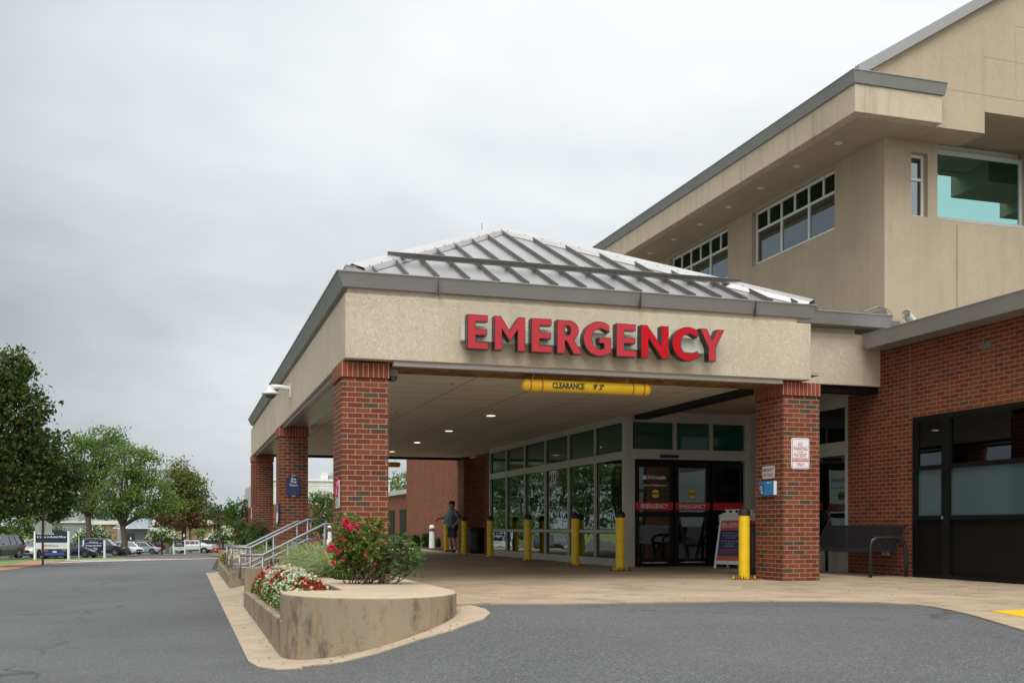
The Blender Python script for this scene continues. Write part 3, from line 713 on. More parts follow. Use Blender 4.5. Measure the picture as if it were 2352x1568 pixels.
# eaves
mb = MB()
mb.slab([(EF + .02, ER + .02, 7.81), (12.5, ER + .02, 7.81), (12.5, 15.39, 7.81), (13.58, 15.39, 7.81), (13.58, WY, 7.81), (WX, WY, 7.81), (WX, 41, 7.81), (EF + .02, 41, 7.81)], (0, 0, .05))
mb.slab([(13.12, 15.45, 8.195), (24, 15.45, 8.195), (24, 17.1, 8.195), (13.12, 17.1, 8.195)], (0, 0, .05)); mb.box(13.56, 13.62, 15.5, WY, 7.812, 8.195); mb.box(15.55, 17.0, 15.2, 16.3, 7.80, 8.6); mb.box(17, 17.8, 15.0, 16.3, 7.55, 8.6)
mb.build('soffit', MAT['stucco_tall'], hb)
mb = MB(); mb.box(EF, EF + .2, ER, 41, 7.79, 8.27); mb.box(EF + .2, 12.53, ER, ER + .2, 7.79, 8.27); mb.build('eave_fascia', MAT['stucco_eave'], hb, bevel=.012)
gutter([(12.56, ER, 0, -1), (EF, ER, -1, -1), (EF, 41, -1, 0)], 8.27, 8.46, .03, .10, MAT['gutter'], hb)
S = .61; zk = lambda X: 8.54 + S * (X - 11.07)
mb = MB(); GY = 15.37
mb.slab([(11.0, GY, 8.28), (12.4, GY, 8.28), (12.4, GY, 7.80), (13.58, GY, 7.80), (13.58, GY, 8.18), (24, GY, 8.18), (24, GY, zk(24)), (11.0, GY, zk(11.0))], (0, .24, 0))
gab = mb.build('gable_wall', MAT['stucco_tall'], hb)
def jl(z1, z2, w=.014):  # joint drawn on the gable between two zoomed pixels (zoom 1.568 at 3200,0)
    P = [pY((3200 + a / 1.568) / 1.7415, (b / 1.568) / 1.7415, GY) for a, b in (z1, z2)]
    d = (P[1] - P[0]); n = Vector((-d.z, 0, d.x)).normalized() * w
    return P[0] + Vector((0, -.003, 0)), d, n
mb = MB()
for z1, z2 in (((505, 462), (1420, -43)), ((900, 553), (1420, 638)), ((1150, 353), (1150, 590)), ((1150, 353), (1420, 403)), ((1352, 163), (1357, 622)), ((1352, 163), (1420, 174))):
    o_, d, n = jl(z1, z2); mb.obox(o_ - n / 2, d, n, Vector((0, .006, 0)))
mb.build('wall_joint', MAT['soffit_beige'], gab)  # raised strips of darker stucco: the grooves' shade put into the colour
mb = MB(); mb.slab([(10.9, GY - .10, zk(10.9)), (24, GY - .10, zk(24)), (24, GY - .10, zk(24) + .2), (10.9, GY - .10, zk(10.9) + .2)], (0, .12, 0)); mb.build('rake_trim', MAT['gutter'], hb)
mb = MB(); mb.slab([(EF - .05, GY - .05, 8.44), (24, GY - .05, 8.44 + S * (24 - EF)), (24, 41, 8.44 + S * (24 - EF)), (EF - .05, 41, 8.44)], (0, 0, .03))
for k in range(60):
    y = GY + .1 + k * .43; mb.slab([(EF, y, 8.46), (24, y, 8.46 + S * (24 - EF)), (24, y, 8.54 + S * (24 - EF)), (EF, y, 8.54)], (0, .02, 0))
mb.build('roof', MAT['roof_metal'], hb)
for (px, py) in ((1926, 328), (1830.5, 381.5), (1748, 432), (1674, 475), (1608, 515), (1548, 549), (1493, 581)):
    d = F * (7.81 - EYE) / (YH - py); p = at(px, d, 7.80)
    lt = local_root('soffit_light', 'x', 'ceiling light', 'round white lights in the upper eave', (p.x, p.y, p.z))
    mb = MB(); mb.lathe([(.07, .008), (.07, -.006), (.055, -.01), (.052, 0)], 20); mb.build('trim_ring', MAT['white_paint'], lt, world=False)
    mb = MB(); mb.lathe([(.0, -.003), (.052, -.003), (.052, .004)], 20); mb.build('lens', MAT['sign_grey'], lt, world=False)
    SOF = globals().setdefault('SOF', []); SOF.append(lt)
nm_ = ['nearest the outer corner of the eave', 'second back from the outer corner of the eave', 'above the left end of the nearer strip window', 'just left of the nearer strip window top', 'above the right end of the farther strip window', 'above the left end of the farther strip window', 'last one seen just above the canopy roof']
for lt, s_ in zip(SOF, nm_): lt['label'] = 'small round soffit light ' + s_
# ================================================================ BRICK WING (right)
bw = empty('brick_wing', (11.2, 12, 0), 'single storey red brick wing with grey metal coping and a black window wall', 'building')
BX = 11.2; zf = 2.57; yf = 14.25
mb = MB(); wall_with_holes_X(mb, BX, 4, 16.0, 0, 3.85, [(6.0, yf, 0.0, zf)], .12)
mb.quad((BX, 16.0, 0), (11.5, 16.0, 0), (11.5, 16.0, 3.85), (BX, 16.0, 3.85)); mb.quad((BX, 4, 0), (16, 4, 0), (16, 4, 3.85), (BX, 4, 3.85))
wl = mb.build('wall', MAT['brick_wing'], bw)
mb = MB(); jy = pX(3640 / 1.7415, 0, BX).y; mb.box(BX - .004, BX, jy - .006, jy + .006, zf, 3.8); mb.build('wall_joint', MAT['gutter_far'], wl)
mb = MB(); vy = pX(2265, 0, BX).y; mb.box(BX - .01, BX + .01, vy - .11, vy + .11, 3.42, 3.5)
for k in range(4): mb.box(BX - .016, BX - .01, vy - .1, vy + .1, 3.43 + k * .018, 3.438 + k * .018)
mb.build('vent_grille', MAT['gutter_far'], wl)
gutter([(BX, 14.97, -1, 0), (BX, 3.5, -1, 0)], 3.77, 4.0, .38, .45, MAT['gutter'], bw)
mb = MB(); mb.box(BX - .3, 16, 4, 16, 3.9, 3.98); mb.build('roof', MAT['gutter_far'], bw)
# black window wall
t_ = .06; z1_, z2_ = .96, 1.75; ym = pX(2174, 0, BX).y
f = MB(); f.box(BX - .02, BX + t_, 6, yf, zf - .09, zf); f.box(BX - .02, BX + t_, 6, yf, 0.015, .075)
f.box(BX - .022, BX + t_, yf - .10, yf, .075, zf - .09)
for y in (ym, ym - 2.35, ym - 4.7): f.box(BX - .022, BX + t_, y - .09, y + .09, .075, zf - .09)
for z in (z1_, z2_): f.box(BX - .018, BX + t_, 6, yf - .1, z - .035, z + .035)
fr = f.build('window_frame', MAT['black_frame'], bw)
segs = [(yf - .1, ym + .09), (ym - .09, ym - 2.26), (ym - 2.44, ym - 4.61)]
for (a, b) in segs:
    g = MB(); g.box(BX + .02, BX + .03, b, a, .075, z1_ - .035); g.build('lower_panel', MAT['black_panel'], fr)
    g = MB(); g.box(BX + .015, BX + .025, b, a, z1_ + .035, z2_ - .035); g.build('frosted_pane', MAT['frosted'], fr)
    g = MB(); g.box(BX + .015, BX + .02, b, a, z2_ + .035, zf - .09); pn = g.build('clear_pane', MAT['glass_dark'], fr)
    g = MB(); g.box(BX + .03, BX + .035, b + .01, a - .01, z2_ + .035, z2_ + .12); g.box(BX + .05, BX + .06, b + .01, a - .01, zf - .28, zf - .09); g.build('blind', MAT['blind'], fr)
mb = MB(); mb.box(BX - .03, BX - .018, ym + .045, ym + .085, z1_ - .02, z1_ + .02); mb.build('lock', MAT['chrome'], fr)
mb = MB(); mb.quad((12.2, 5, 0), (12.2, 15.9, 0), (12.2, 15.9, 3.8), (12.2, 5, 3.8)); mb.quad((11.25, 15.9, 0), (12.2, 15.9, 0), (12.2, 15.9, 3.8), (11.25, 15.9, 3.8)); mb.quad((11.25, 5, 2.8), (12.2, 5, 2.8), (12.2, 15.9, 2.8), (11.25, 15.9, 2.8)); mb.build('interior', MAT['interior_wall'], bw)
pa, pb = pY(2100, 741, 15.95), pY(2081, 722, 15.7)
pp = empty('drain_pipe', tuple(pa), 'short white plastic pipe sticking up above the grey coping', 'pipe')
mb = MB(); mb.tube([pa - Z_ * .1 + X_ * .1, pb], .075, 16, caps=False); mb.tube([pb, pa - Z_ * .1 + X_ * .1], .066, 16, caps=False); mb.build('pipe_barrel', MAT['white_paint'], pp, smooth=True)
mb = MB(); mb.tube([pb + (pb - pa) * .02, pb - (pb - pa) * .15], .079, 16, caps=False); mb.build('pipe_rim', MAT['white_paint'], pp, smooth=True)
# ================================================================ GLASS VESTIBULE
SX, SY = 8.41, 19.43
vb = empty('glass_vestibule', (SX, SY, 0), 'white framed glass entrance vestibule with the number 20 and sliding doors', 'vestibule')
f = MB(); D = .12; yE = 29.2
ZH = [.015, .17, .69, .76, 2.18, 2.34, 2.92, 3.05]
f.box(SX, SX + D, SY, yE, ZH[0], ZH[1]); f.box(SX + .002, SX + D, SY + .1, yE, ZH[2], ZH[3]); f.box(SX + .002, SX + D, SY + .1, yE, ZH[4], ZH[5]); f.box(SX, SX + D, SY, yE, ZH[6], ZH[7])
mull = [27.55, 25.94, 24.3, 22.68, 21.05]; ed = [SY + .09] + mull[::-1] + [yE - .05]
for y in mull: f.box(SX - .004, SX + D, y - .035, y + .035, ZH[1], ZH[6])
f.box(SX - .004, SX + D, yE - .08, yE, ZH[0], ZH[7]); f.box(SX - .02, SX + .15, SY - .07, SY + .09, ZH[0], ZH[7] - .002)
sf = f.build('side_frame', MAT['white_frame'], vb)
lo = [ed[0]] + mull[::-1]; hi = mull[::-1] + [yE - .08]
for a, b in zip(lo, hi):
    for (za, zb, mt, nm) in ((ZH[1], ZH[2], 'glass_store', 'lower_pane'), (ZH[3], ZH[4], 'glass_store', 'main_pane'), (ZH[5], ZH[6], 'glass_transom', 'transom_pane')):
        g = MB(); g.box(SX + .05, SX + .056, a + .036, b - .036, za, zb); g.build(nm, MAT[mt], sf)
        g = MB()
        for (q0, q1, q2, q3) in ((a + .036, a + .052, za, zb), (b - .052, b - .036, za, zb), (a + .052, b - .052, za, za + .015), (a + .052, b - .052, zb - .015, zb)): g.box(SX + .04, SX + .06, q0, q1, q2, q3)
        g.build('gasket', MAT['black_frame'], sf)
pc = pX((1500 + 1380 / 1.96) / 1.7415, (1600 + 610 / 1.96) / 1.7415, SX)
text('20', 'house_number', (SX + .046, pc.y, pc.z), (0, -1, 0), (0, 0, 1), height=.33, width=.50, mat='sign_white', parent=vb, bold=.015)
# front door wall
f = MB(); f.box(SX + .14, 11.2, SY - .05, SY + .1, ZH[6], ZH[7] + .08); f.box(SX + .14, 11.2, SY - .052, SY + .1, 2.18, 2.38)
tx = [8.62, 9.49, 10.31, 11.2]
for x in (9.49, 10.31): f.box(x - .035, x + .035, SY - .055, SY + .1, 2.38, ZH[6])
f.box(SX + .14, SX + .2, SY - .05, SY + .1, .015, 2.18); f.box(11.08, 11.2, SY - .055, SY + .1, .015, ZH[6])
f.box(11.2, 11.5, 19.3, 19.6, .015, 3.13)
dfm = f.build('door_frame', MAT['white_frame'], vb)
for a, b in zip([8.61, 9.525, 10.345], [9.455, 10.275, 11.08]):
    g = MB(); g.box(a, b, SY, SY + .006, 2.38, ZH[6]); g.build('transom_pane', MAT['glass_transom'], dfm)
mb = MB(); mb.box(9.15, 9.55, SY - .12, SY - .056, 2.21, 2.27); mb.build('motion_sensor', MAT['black_plastic'], vb, bevel=.01)
mb = MB(); mb.box(9.0, 9.7, SY - .09, SY - .053, 2.12, 2.16); mb.build('door_operator', MAT['black_frame'], vb)
def sdoor(a, b, y, nm, banner=True, arrows=True):
    f = MB(); s = .085
    f.box(a, b, y, y + .05, .03, .17); f.box(a, b, y, y + .05, 2.02, 2.14); f.box(a, a + s, y, y + .05, .17, 2.02); f.box(b - s, b, y, y + .05, .17, 2.02); f.box(a + s, b - s, y - .002, y + .05, 1.02, 1.12)
    d = f.build('sliding_door', MAT['black_frame'], vb)
    g = MB(); g.box(a + s, b - s, y + .02, y + .026, 1.12, 2.02); g.box(a + s, b - s, y + .02, y + .026, .17, 1.02); g.build('pane', MAT['glass_store'], d)
    g = MB(); g.box(a + .015, b - .015, y - .008, y - .003, 1.16, 1.315); g.build('red_band', MAT['red'], d)
    c = (a + b) / 2
    if banner: text('EMERGENCY', 'lettering', (c, y - .009, 1.237), X_, Z_, width=.60, height=.09, mat='textw', parent=d, bold=.012)
    if arrows: text('<<<  CAUTION  AUTOMATIC DOOR  >>>', 'lettering', (c, y - .001, .10), X_, Z_, width=.55, height=.028, mat='textw', parent=d, bold=.03)
    return d
d1 = sdoor(8.63, 9.47, SY - .02, 'l'); d2 = sdoor(9.53, 10.33, SY + .04, 'm'); d3 = sdoor(10.36, 11.10, SY + .01, 'r', False, False)
text('UVAHealth', 'lettering', (9.09, SY - .001, 1.815), X_, Z_, width=.42, height=.075, mat='textw', parent=d1, bold=.02)
g = MB(); cx, cz = 8.835, 1.815
g.slab([(cx - .035, SY - .003, cz - .04), (cx + .035, SY - .003, cz - .04), (cx + .035, SY - .003, cz + .01), (cx, SY - .003, cz + .05), (cx - .035, SY - .003, cz + .01)], (0, .002, 0)); g.build('emblem', MAT['textw'], d1)
text('Patient Registration', 'lettering', (9.07, SY - .001, 1.655), X_, Z_, width=.50, height=.055, mat='textw', parent=d1, bold=.004)
for (dd, cx, y) in ((d1, 9.08, SY - .001), (d2, 9.93, SY + .059)):
    g = MB(); plate(g, (cx, y - .003, 1.49), X_, Z_, .155, .165, .002, 0, .07, 6); k = g.build('caution_sticker', MAT['sign_yellow'], dd)
    g = MB(); plate(g, (cx, y - .006, 1.49), X_, Z_, .15, .045, .002); g.build('sticker_band', MAT['black_plastic'], dd)
    text('CAUTION', 'lettering', (cx, y - .0085, 1.49), X_, Z_, width=.12, height=.025, mat='sign_yellow', parent=dd, bold=.01, ext=0)
# things inside the vestibule that show through the glass
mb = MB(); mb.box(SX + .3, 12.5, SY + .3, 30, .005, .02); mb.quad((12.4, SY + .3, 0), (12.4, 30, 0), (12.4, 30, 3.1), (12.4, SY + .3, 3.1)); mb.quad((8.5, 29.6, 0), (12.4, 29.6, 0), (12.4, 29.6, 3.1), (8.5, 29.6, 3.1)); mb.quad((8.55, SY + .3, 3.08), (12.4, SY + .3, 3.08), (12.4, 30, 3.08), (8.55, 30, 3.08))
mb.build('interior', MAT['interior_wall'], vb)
mb = MB(); mb.box(8.8, 8.83, 22.0, 24.2, 1.15, 2.18); mb.box(8.8, 8.83, 20.7, 22.4, 1.25, 2.25); mb.build('window_shade', MAT['curtain'], vb)
mb = MB(); mb.box(10.45, 10.95, SY + .12, SY + .13, 1.33, 1.78); p_ = mb.build('inside_notice', MAT['sign_grey'], vb)
mb = MB(); mb.box(10.45, 10.95, SY + .113, SY + .119, 1.69, 1.78); mb.box(10.45, 10.95, SY + .113, SY + .119, 1.45, 1.53); mb.build('notice_band', MAT['crimson'], p_)
mb = MB(); mb.box(10.5, 10.75, SY - .012, SY - .006, .93, 1.06); mb.build('door_notice', MAT['sign_grey'], vb)
for y in (21.65, 26.4):
    mb = MB(); mb.box(SX + .036, SX + .044, y - .05, y + .05, 1.15, 1.5); k = mb.build('no_smoking_sticker', MAT['navy_dark'], vb)
    for zz, yy_ in ((1.22, y - .02), (1.22, y + .025)):
        m_ = MB(); plate(m_, (SX + .033, yy_, zz), (0, -1, 0), Z_, .036, .05, .002, 0, .015, 4); m_.build('symbol', MAT['sign_white'], k)
# glazed return by the brick wing
f = MB(); y0, y1 = 16.0, 19.28
f.box(BX + .02, BX + .12, y0, y1, .015, .42); f.box(BX + .02, BX + .12, y0, y1, 2.1, 2.34); f.box(BX + .02, BX + .12, y0, y1, 2.95, 3.13); f.box(BX + .018, BX + .12, y0, y0 + .12, .42, 2.95); f.box(BX + .018, BX + .12, y1 - .12, y1, .42, 2.95); f.box(BX + .018, BX + .12, 17.6, 17.68, .42, 2.95)
rf = f.build('return_frame', MAT['white_frame'], vb)
for a, b in ((y0 + .12, 17.6), (17.68, y1 - .12)):
    g = MB(); g.box(BX + .06, BX + .066, a, b, .42, 2.1); g.build('main_pane', MAT['glass_store'], rf); g = MB(); g.box(BX + .06, BX + .066, a, b, 2.34, 2.95); g.build('transom_pane', MAT['glass_dark'], rf)
# ================================================================ FAR BRICK BUILDINGS
fb = empty('brick_wing', (9.1, 40, 0), 'windowless ribbed red brick wall seen beyond the far end of the canopy', 'building')
mb = MB(); mb.box(9.1, 16, 29.3, 44.4, -.3, 3.9); wl = mb.build('wall', MAT['brick_far'], fb)
mb = MB(); y = 34.0
while y < 44.2: mb.box(9.094, 9.1, y - .012, y + .012, 0, 3.88); y += 1.02
mb.build('wall_joint', MAT['gutter_far'], wl); mb = MB(); mb.box(9.05, 16, 29.3, 44.45, 3.9, 3.98); mb.build('coping', MAT['gutter_far'], fb)
lb = empty('brick_annex', (14, 70, 0), 'low brick annex with dark windows and a pale roof edge far behind', 'building')
mb = MB(); mb.box(14, 30, 60, 90, -1.5, 3.0); mb.build('wall', MAT['brick_far'], lb)
mb = MB(); mb.box(13.8, 30, 60, 90, 3.0, 3.3); mb.build('roof_edge', MAT['sign_grey'], lb); mb = MB(); mb.box(13.9, 14, 60, 90, -1.5, -.05); mb.build('plinth', MAT['stucco_far'], lb)
for px0, px1 in ((1503, 1575.5), (1598, 1624)):
    a, b = pX(px0 / 1.7415, 0, 13.95).y, pX(px1 / 1.7415, 0, 13.95).y; w = MB(); w.box(13.96, 14.0, b, a, .25, 2.0); k = w.build('window', MAT['black_frame'], lb)
    s_ = MB(); s_.box(13.92, 14.0, b - .1, a + .1, .1, .24); s_.build('sill', MAT['stucco_far'], k)
gb = empty('grey_building', (-20, 110, 0), 'pale grey panelled building with brick base and rooftop air conditioners', 'building')
def dY(px, py, Y): return pY(px / 1.7415, py / 1.7415, Y)
YG = 110; L0 = dY(1045, 1920, YG).x; R0 = dY(1560, 1920, YG).x; ztp = dY(1300, 1919, YG).z; zbr = dY(1103, 2015, YG).z
mb = MB(); mb.box(L0 + 0, R0, YG, YG + 30, zbr, ztp); wl = mb.build('wall', MAT['stucco_far'], gb)
mb = MB(); mb.box(L0, R0, YG + .01, YG + 30, -4, zbr); mb.build('brick_base', MAT['brick_far'], gb)
mb = MB()
for z in (zbr + (ztp - zbr) * .45, zbr + (ztp - zbr) * .75): mb.box(L0, R0, YG - .02, YG, z, z + .04)
mb.box(dY(1296, 0, YG).x, dY(1296, 0, YG).x + .06, YG - .02, YG, zbr, ztp); mb.build('wall_joint', MAT['sign_grey'], wl)
mb = MB(); mb.box(L0 - .1, R0, YG - .15, YG, ztp - .12, ztp + .1); mb.build('coping', MAT['white_paint'], gb)
xd = dY(1296, 0, YG).x; zd = dY(1296, 1955, YG).z; mb = MB(); mb.box(xd - .45, xd + .45, YG - .5, YG - .05, zd - .25, zd); mb.box(xd - .3, xd + .3, YG - .45, YG - .05, zd - .55, zd - .25); mb.box(xd - .13, xd + .13, YG - .35, YG - .05, -4, zd - .55); mb.build('downspout', MAT['stucco_far'], gb)
for (a, b, h, s_, m_) in ((1284, 1312, 1897, 1919, 'white_paint'), (1316, 1340, 1900, 1919, 'grey_metal')):
    mb = MB(); A1, B1 = dY(a, h, YG + 6), dY(b, s_, YG + 6); mb.box(A1.x, B1.x, YG + 6, YG + 9, ztp - .5, A1.z)
    for k in range(5): mb.box(A1.x + .1, B1.x - .1, YG + 5.95, YG + 6, ztp + .3 + k * .18, ztp + .36 + k * .18)
    mb.build('rooftop_unit', MAT[m_], gb)
# medical office far left
YM = 232.
mo = empty('medical_office', (at(330, 230).x, at(330, 230).y, -2.6), 'low medical office with stone cladding, cream cornice and glazed grey entrance', 'building')
def pt(px, py, d): return at(px, d, py=py)
def wallseg(mb, px0, px1, py0, py1, d0, dd=12.0, m=0):
    a, b = pt(px0, py1, d0), pt(px1, py0, d0)
    mb.obox((a.x, a.y, -3.5), Vector((b.x - a.x, b.y - a.y, 0)), FW * dd, Z_ * (b.z + 3.5), m); return a, b
mb = MB(); wallseg(mb, 119, 192, 1199, 1245, 228); mb.build('painted_wall', MAT['blind'], mo)
mb = MB(); wallseg(mb, 190, 272, 1203, 1245, 230); wallseg(mb, 337, 480, 1205, 1245, 230); mb.build('stone_wall', MAT['stone'], mo)
mb = MB(); wallseg(mb, 270, 340, 1190, 1245, 227); en = mb.build('entrance_wall', MAT['frosted'], mo); en.data.materials[0] = simple('panel_grey', (.30, .34, .38), .5, 0, .05, .3)
mb = MB()
for px0, px1, py0, py1, d in ((118, 193, 1196.5, 1200, 227.6), (189, 272, 1195, 1204, 229.5), (338, 481, 1194, 1206, 229.5)):
    a, b = pt(px0, py1, d), pt(px1, py0, d); mb.obox(a, Vector((b.x - a.x, b.y - a.y, 0)), FW * 13, Z_ * (b.z - a.z))
mb.build('cornice', MAT['petal_cream'] if False else MAT['cream'], mo)
mb = MB(); a, b = pt(259, 1213.3, 222), pt(360, 1211.8, 222); mb.obox(a, Vector((b.x - a.x, b.y - a.y, 0)), FW * 5, Z_ * .16)
for px in (262, 288, 322, 352): p = pt(px, 1212, 222.5); q = pt(px + (10 if px < 300 else -10), 1204, 227); mb.tube([p, q], .04, 5)
mb.build('awning', MAT['white_paint'], mo)
for (x0, x1) in ((289, 298.5), (299.5, 309.5)):
    g = MB(); a, b = pt(x0, 1241, 226.9), pt(x1, 1224, 226.9); g.obox(a, Vector((b.x - a.x, b.y - a.y, 0)), FW * .05, Z_ * (b.z - a.z)); g.build('window', MAT['carglass'], mo)
g = MB(); a, b = pt(332, 1241, 226.9), pt(338, 1223, 226.9); g.obox(a, Vector((b.x - a.x, b.y - a.y, 0)), FW * .05, Z_ * (b.z - a.z)); g.build('window', MAT['carglass'], mo)
g = MB()
for (x0, x1, y0, y1) in ((148, 172, 1187, 1197), (172, 180, 1184, 1197), (205, 224, 1192, 1196)): a, b = pt(x0, y1, 236), pt(x1, y0, 236); g.obox(a, Vector((b.x - a.x, b.y - a.y, 0)), FW * 4, Z_ * (b.z - a.z))
g.build('rooftop_unit', MAT['grey_metal'], mo)
# ================================================================ EMERGENCY CHANNEL LETTERS
sg = empty('emergency_sign', (5.4, 13.5, 3.37), 'red EMERGENCY channel letter sign with black sides on a cream rail', 'sign')
def arc(cx, cy, rx, ry, a0, a1, n=18): return [(cx + rx * math.cos(math.radians(a0 + (a1 - a0) * k / n)), cy + ry * math.sin(math.radians(a0 + (a1 - a0) * k / n))) for k in range(n + 1)]
# unit height glyphs: (width, outer outline, [holes])
s_ = .255
GL = {}
GL['E'] = (.64, [(0, 0), (.64, 0), (.64, .2), (s_, .2), (s_, .405), (.60, .405), (.60, .59), (s_, .59), (s_, .8), (.62, .8), (.62, 1), (0, 1)], [])
GL['M'] = (.95, [(0, 0), (.235, 0), (.235, .62), (.475, .27), (.715, .62), (.715, 0), (.95, 0), (.95, 1), (.75, 1), (.475, .60), (.20, 1), (0, 1)], [])
GL['N'] = (.86, [(0, 0), (.235, 0), (.235, .60), (.66, 0), (.86, 0), (.86, 1), (.625, 1), (.625, .40), (.20, 1), (0, 1)], [])
GL['Y'] = (.86, [(.30, 0), (.56, 0), (.56, .43), (.86, 1), (.60, 1), (.43, .66), (.26, 1), (0, 1), (.30, .43)], [])
GL['R'] = (.76, [(0, 0), (s_, 0), (s_, .38), (.30, .38), (.52, 0), (.80, 0)] + [(.60, .33), (.52, .42)] + arc(.38, .70, .31, .30, -55, 90, 12) + [(0, 1)], [[(s_, .55), (s_, .84), (.34, .84)] + arc(.335, .695, .095, .145, 80, -80, 8) + [(.33, .55)]])
GL['C'] = (.86, arc(.52, .5, .52, .525, 52, 308, 28) + [(.84, .30)] + arc(.55, .5, .27, .315, 300, 60, 22) + [(.84, .70)], [])
GL['G'] = (.90, arc(.52, .5, .52, .525, 52, 295, 28) + [(.90, .09), (.90, .55), (.50, .55), (.50, .37), (.66, .37), (.66, .215)] + arc(.55, .5, .27, .31, 290, 62, 20) + [(.84, .70)], [])
def glyph(ch, x, z, h, y0, y1, inset=None):
    w, out, holes = GL[ch]; bm = bmesh.new(); edges = []
    for loop in [out] + holes:
        vs = [bm.verts.new((x + a * h, y0, z + b * h)) for a, b in loop]
        for i in range(len(vs)):
            if (vs[i].co - vs[(i + 1) % len(vs)].co).length > 1e-5: edges.append(bm.edges.new((vs[i], vs[(i + 1) % len(vs)])))
    bmesh.ops.triangle_fill(bm, use_beauty=True, edges=edges, normal=(0, -1, 0))
    r = bmesh.ops.extrude_face_region(bm, geom=bm.faces[:])
    for g in r['geom']:
        if isinstance(g, bmesh.types.BMVert): g.co.y = y1
    bmesh.ops.recalc_face_normals(bm, faces=bm.faces[:]); return bm
def put(bm, name, mat, parent):
    me = bpy.data.meshes.new(name); bm.to_mesh(me); bm.free(); me.materials.append(mat); me.transform(Matrix.Translation(-rootloc(parent)))
    o = bpy.data.objects.new(name, me); COL.objects.link(o); o.parent = parent; return o
LH = .452; ZL = 3.145; YL = 13.325
lx = [(270, 'E'), (452, 'M'), (700, 'E'), (872, 'R'), (1047, 'G'), (1271, 'E'), (1437, 'N'), (1645, 'C'), (1828, 'Y')]
rights = [427, 673, 856, 1050, 1252, 1422, 1638, 1838, 2013]
for (zx, ch), rx in zip(lx, rights):
    side = 14 if ch not in 'GC' else 16
    xa = pY((1700 + (zx + side) / 1.68) / 1.7415, 0, YL).x; xb = pY((1700 + rx / 1.68) / 1.7415, 0, YL).x
    if ch == 'Y': xa = pY((1700 + 1845 / 1.68) / 1.7415, 0, YL).x
    sc = (xb - xa) / (GL[ch][0] * LH)
    bm = glyph(ch, 0, 0, LH, YL, 13.45)
    for v in bm.verts: v.co.x = xa + v.co.x * sc; v.co.z += ZL
    L = put(bm, 'letter', MAT['letter_side'], sg); L['label'] = 'red letter ' + ch
    bm = glyph(ch, 0, 0, LH, YL - .004, YL - .0015)
    cxm = GL[ch][0] * LH / 2
    # face panel slightly inside the black return: shrink by moving along averaged normals
    for v in bm.verts: v.co.x = xa + v.co.x * sc; v.co.z += ZL
    bmesh.ops.delete(bm, geom=[f for f in bm.faces if f.normal.y > -.9], context='FACES')
    bnd = {}
    for e in bm.edges:
        if len(e.link_faces) == 1:
            f = e.link_faces[0]; a, b = e.verts; d = (b.co - a.co).normalized(); nrm = Vector((-d.z, 0, d.x))
            # orient outward from the face centre
            c = f.calc_center_median(); 
            if (c - a.co).dot(nrm) > 0: nrm = -nrm
            for v in e.verts: bnd.setdefault(v, []).append(nrm)
    for v, ns in bnd.items():
        s = sum(ns, Vector((0, 0, 0)))
        if s.length > .2: s.normalize(); k = 1 / max(.5, s.dot(ns[0])); v.co -= s * .008 * k
    put(bm, 'letter_face', MAT['red_face_bright'] if ch in 'NC' else MAT['red_face'], L)
    xq = (xa + xb) / 2
mb = MB(); xr0 = pY((1700 + 246 / 1.68) / 1.7415, 0, 13.46).x; xr1 = pY((1700 + 1885 / 1.68) / 1.7415, 0, 13.46).x
mb.box(xr0, xr1, 13.455, CY0, 3.275, 3.475); rl = mb.build('mounting_rail', MAT['cream'], sg, bevel=.004)
# ================================================================ CLEARANCE BARS
def clearance(x0, x1, y, z, label, writing, loc):
    c = empty('clearance_bar', (x0, y, z), label, 'clearance bar', 'yellow clearance bars hanging at the canopy ends')
    r = .082; mb = MB(); prof = [(0.001, 0), (.045, .008), (.07, .03), (r, .07), (r, x1 - x0 - .07), (.07, x1 - x0 - .03), (.045, x1 - x0 - .008), (.001, x1 - x0)]
    n = 24; vs = [(x0 + l, y + q * math.cos(2 * PI * j / n), z + q * math.sin(2 * PI * j / n)) for q, l in prof for j in range(n)]
    fs = [(i * n + j, (i + 1) * n + j, (i + 1) * n + (j + 1) % n, i * n + (j + 1) % n) for i in range(len(prof) - 1) for j in range(n)]
    mb.add(vs, fs); mb.build('tube', MAT['yellow_clean'], c, smooth=True)
    for l in (.12, .29, x1 - x0 - .29, x1 - x0 - .12):
        mb = MB(); mb.tube([(x0 + l - .009, y, z), (x0 + l + .009, y, z)], r + .0015, 24, caps=False); mb.build('red_stripe', MAT['red'], c)
    for l in (.17, x1 - x0 - .17) if writing is None else (.42 * .4, (x1 - x0) * .81):
        mb = MB(); mb.tube([(x0 + l, y, z + r - .01), (x0 + l, y, z + r + .03), (x0 + l + .02, y, z + r + .05), (x0 + l, y, z + r + .075), (x0 + l - .015, y, z + r + .1), (x0 + l, y, z + r + .16)], .005, 6); mb.build('hanger', MAT['grey_metal'], c)
    if writing:
        xa, xb = [pY((1700 + q / 1.68) / 1.7415, 0, y).x for q in (843, 1058)]; text('CLEARANCE', 'lettering', ((xa + xb) / 2, y - r - .0002, z - .002), X_, Z_, width=xb - xa, height=.082, mat='black_plastic', parent=c, bold=.045, ext=.001)
        xa, xb = [pY((1700 + q / 1.68) / 1.7415, 0, y).x for q in (1117, 1190)]; text('9\' 3"', 'lettering', ((xa + xb) / 2, y - r - .0002, z - .002), X_, Z_, width=xb - xa, height=.082, mat='black_plastic', parent=c, bold=.045, ext=.001)
    return c
clearance(4.43, 6.37, 13.80, 2.772, 'yellow clearance bar reading 9 feet 3 inches under the EMERGENCY letters', True, None)
clearance(4.72, 6.63, 33.3, 2.81, 'small yellow clearance bar at the far end of the canopy', None, None)
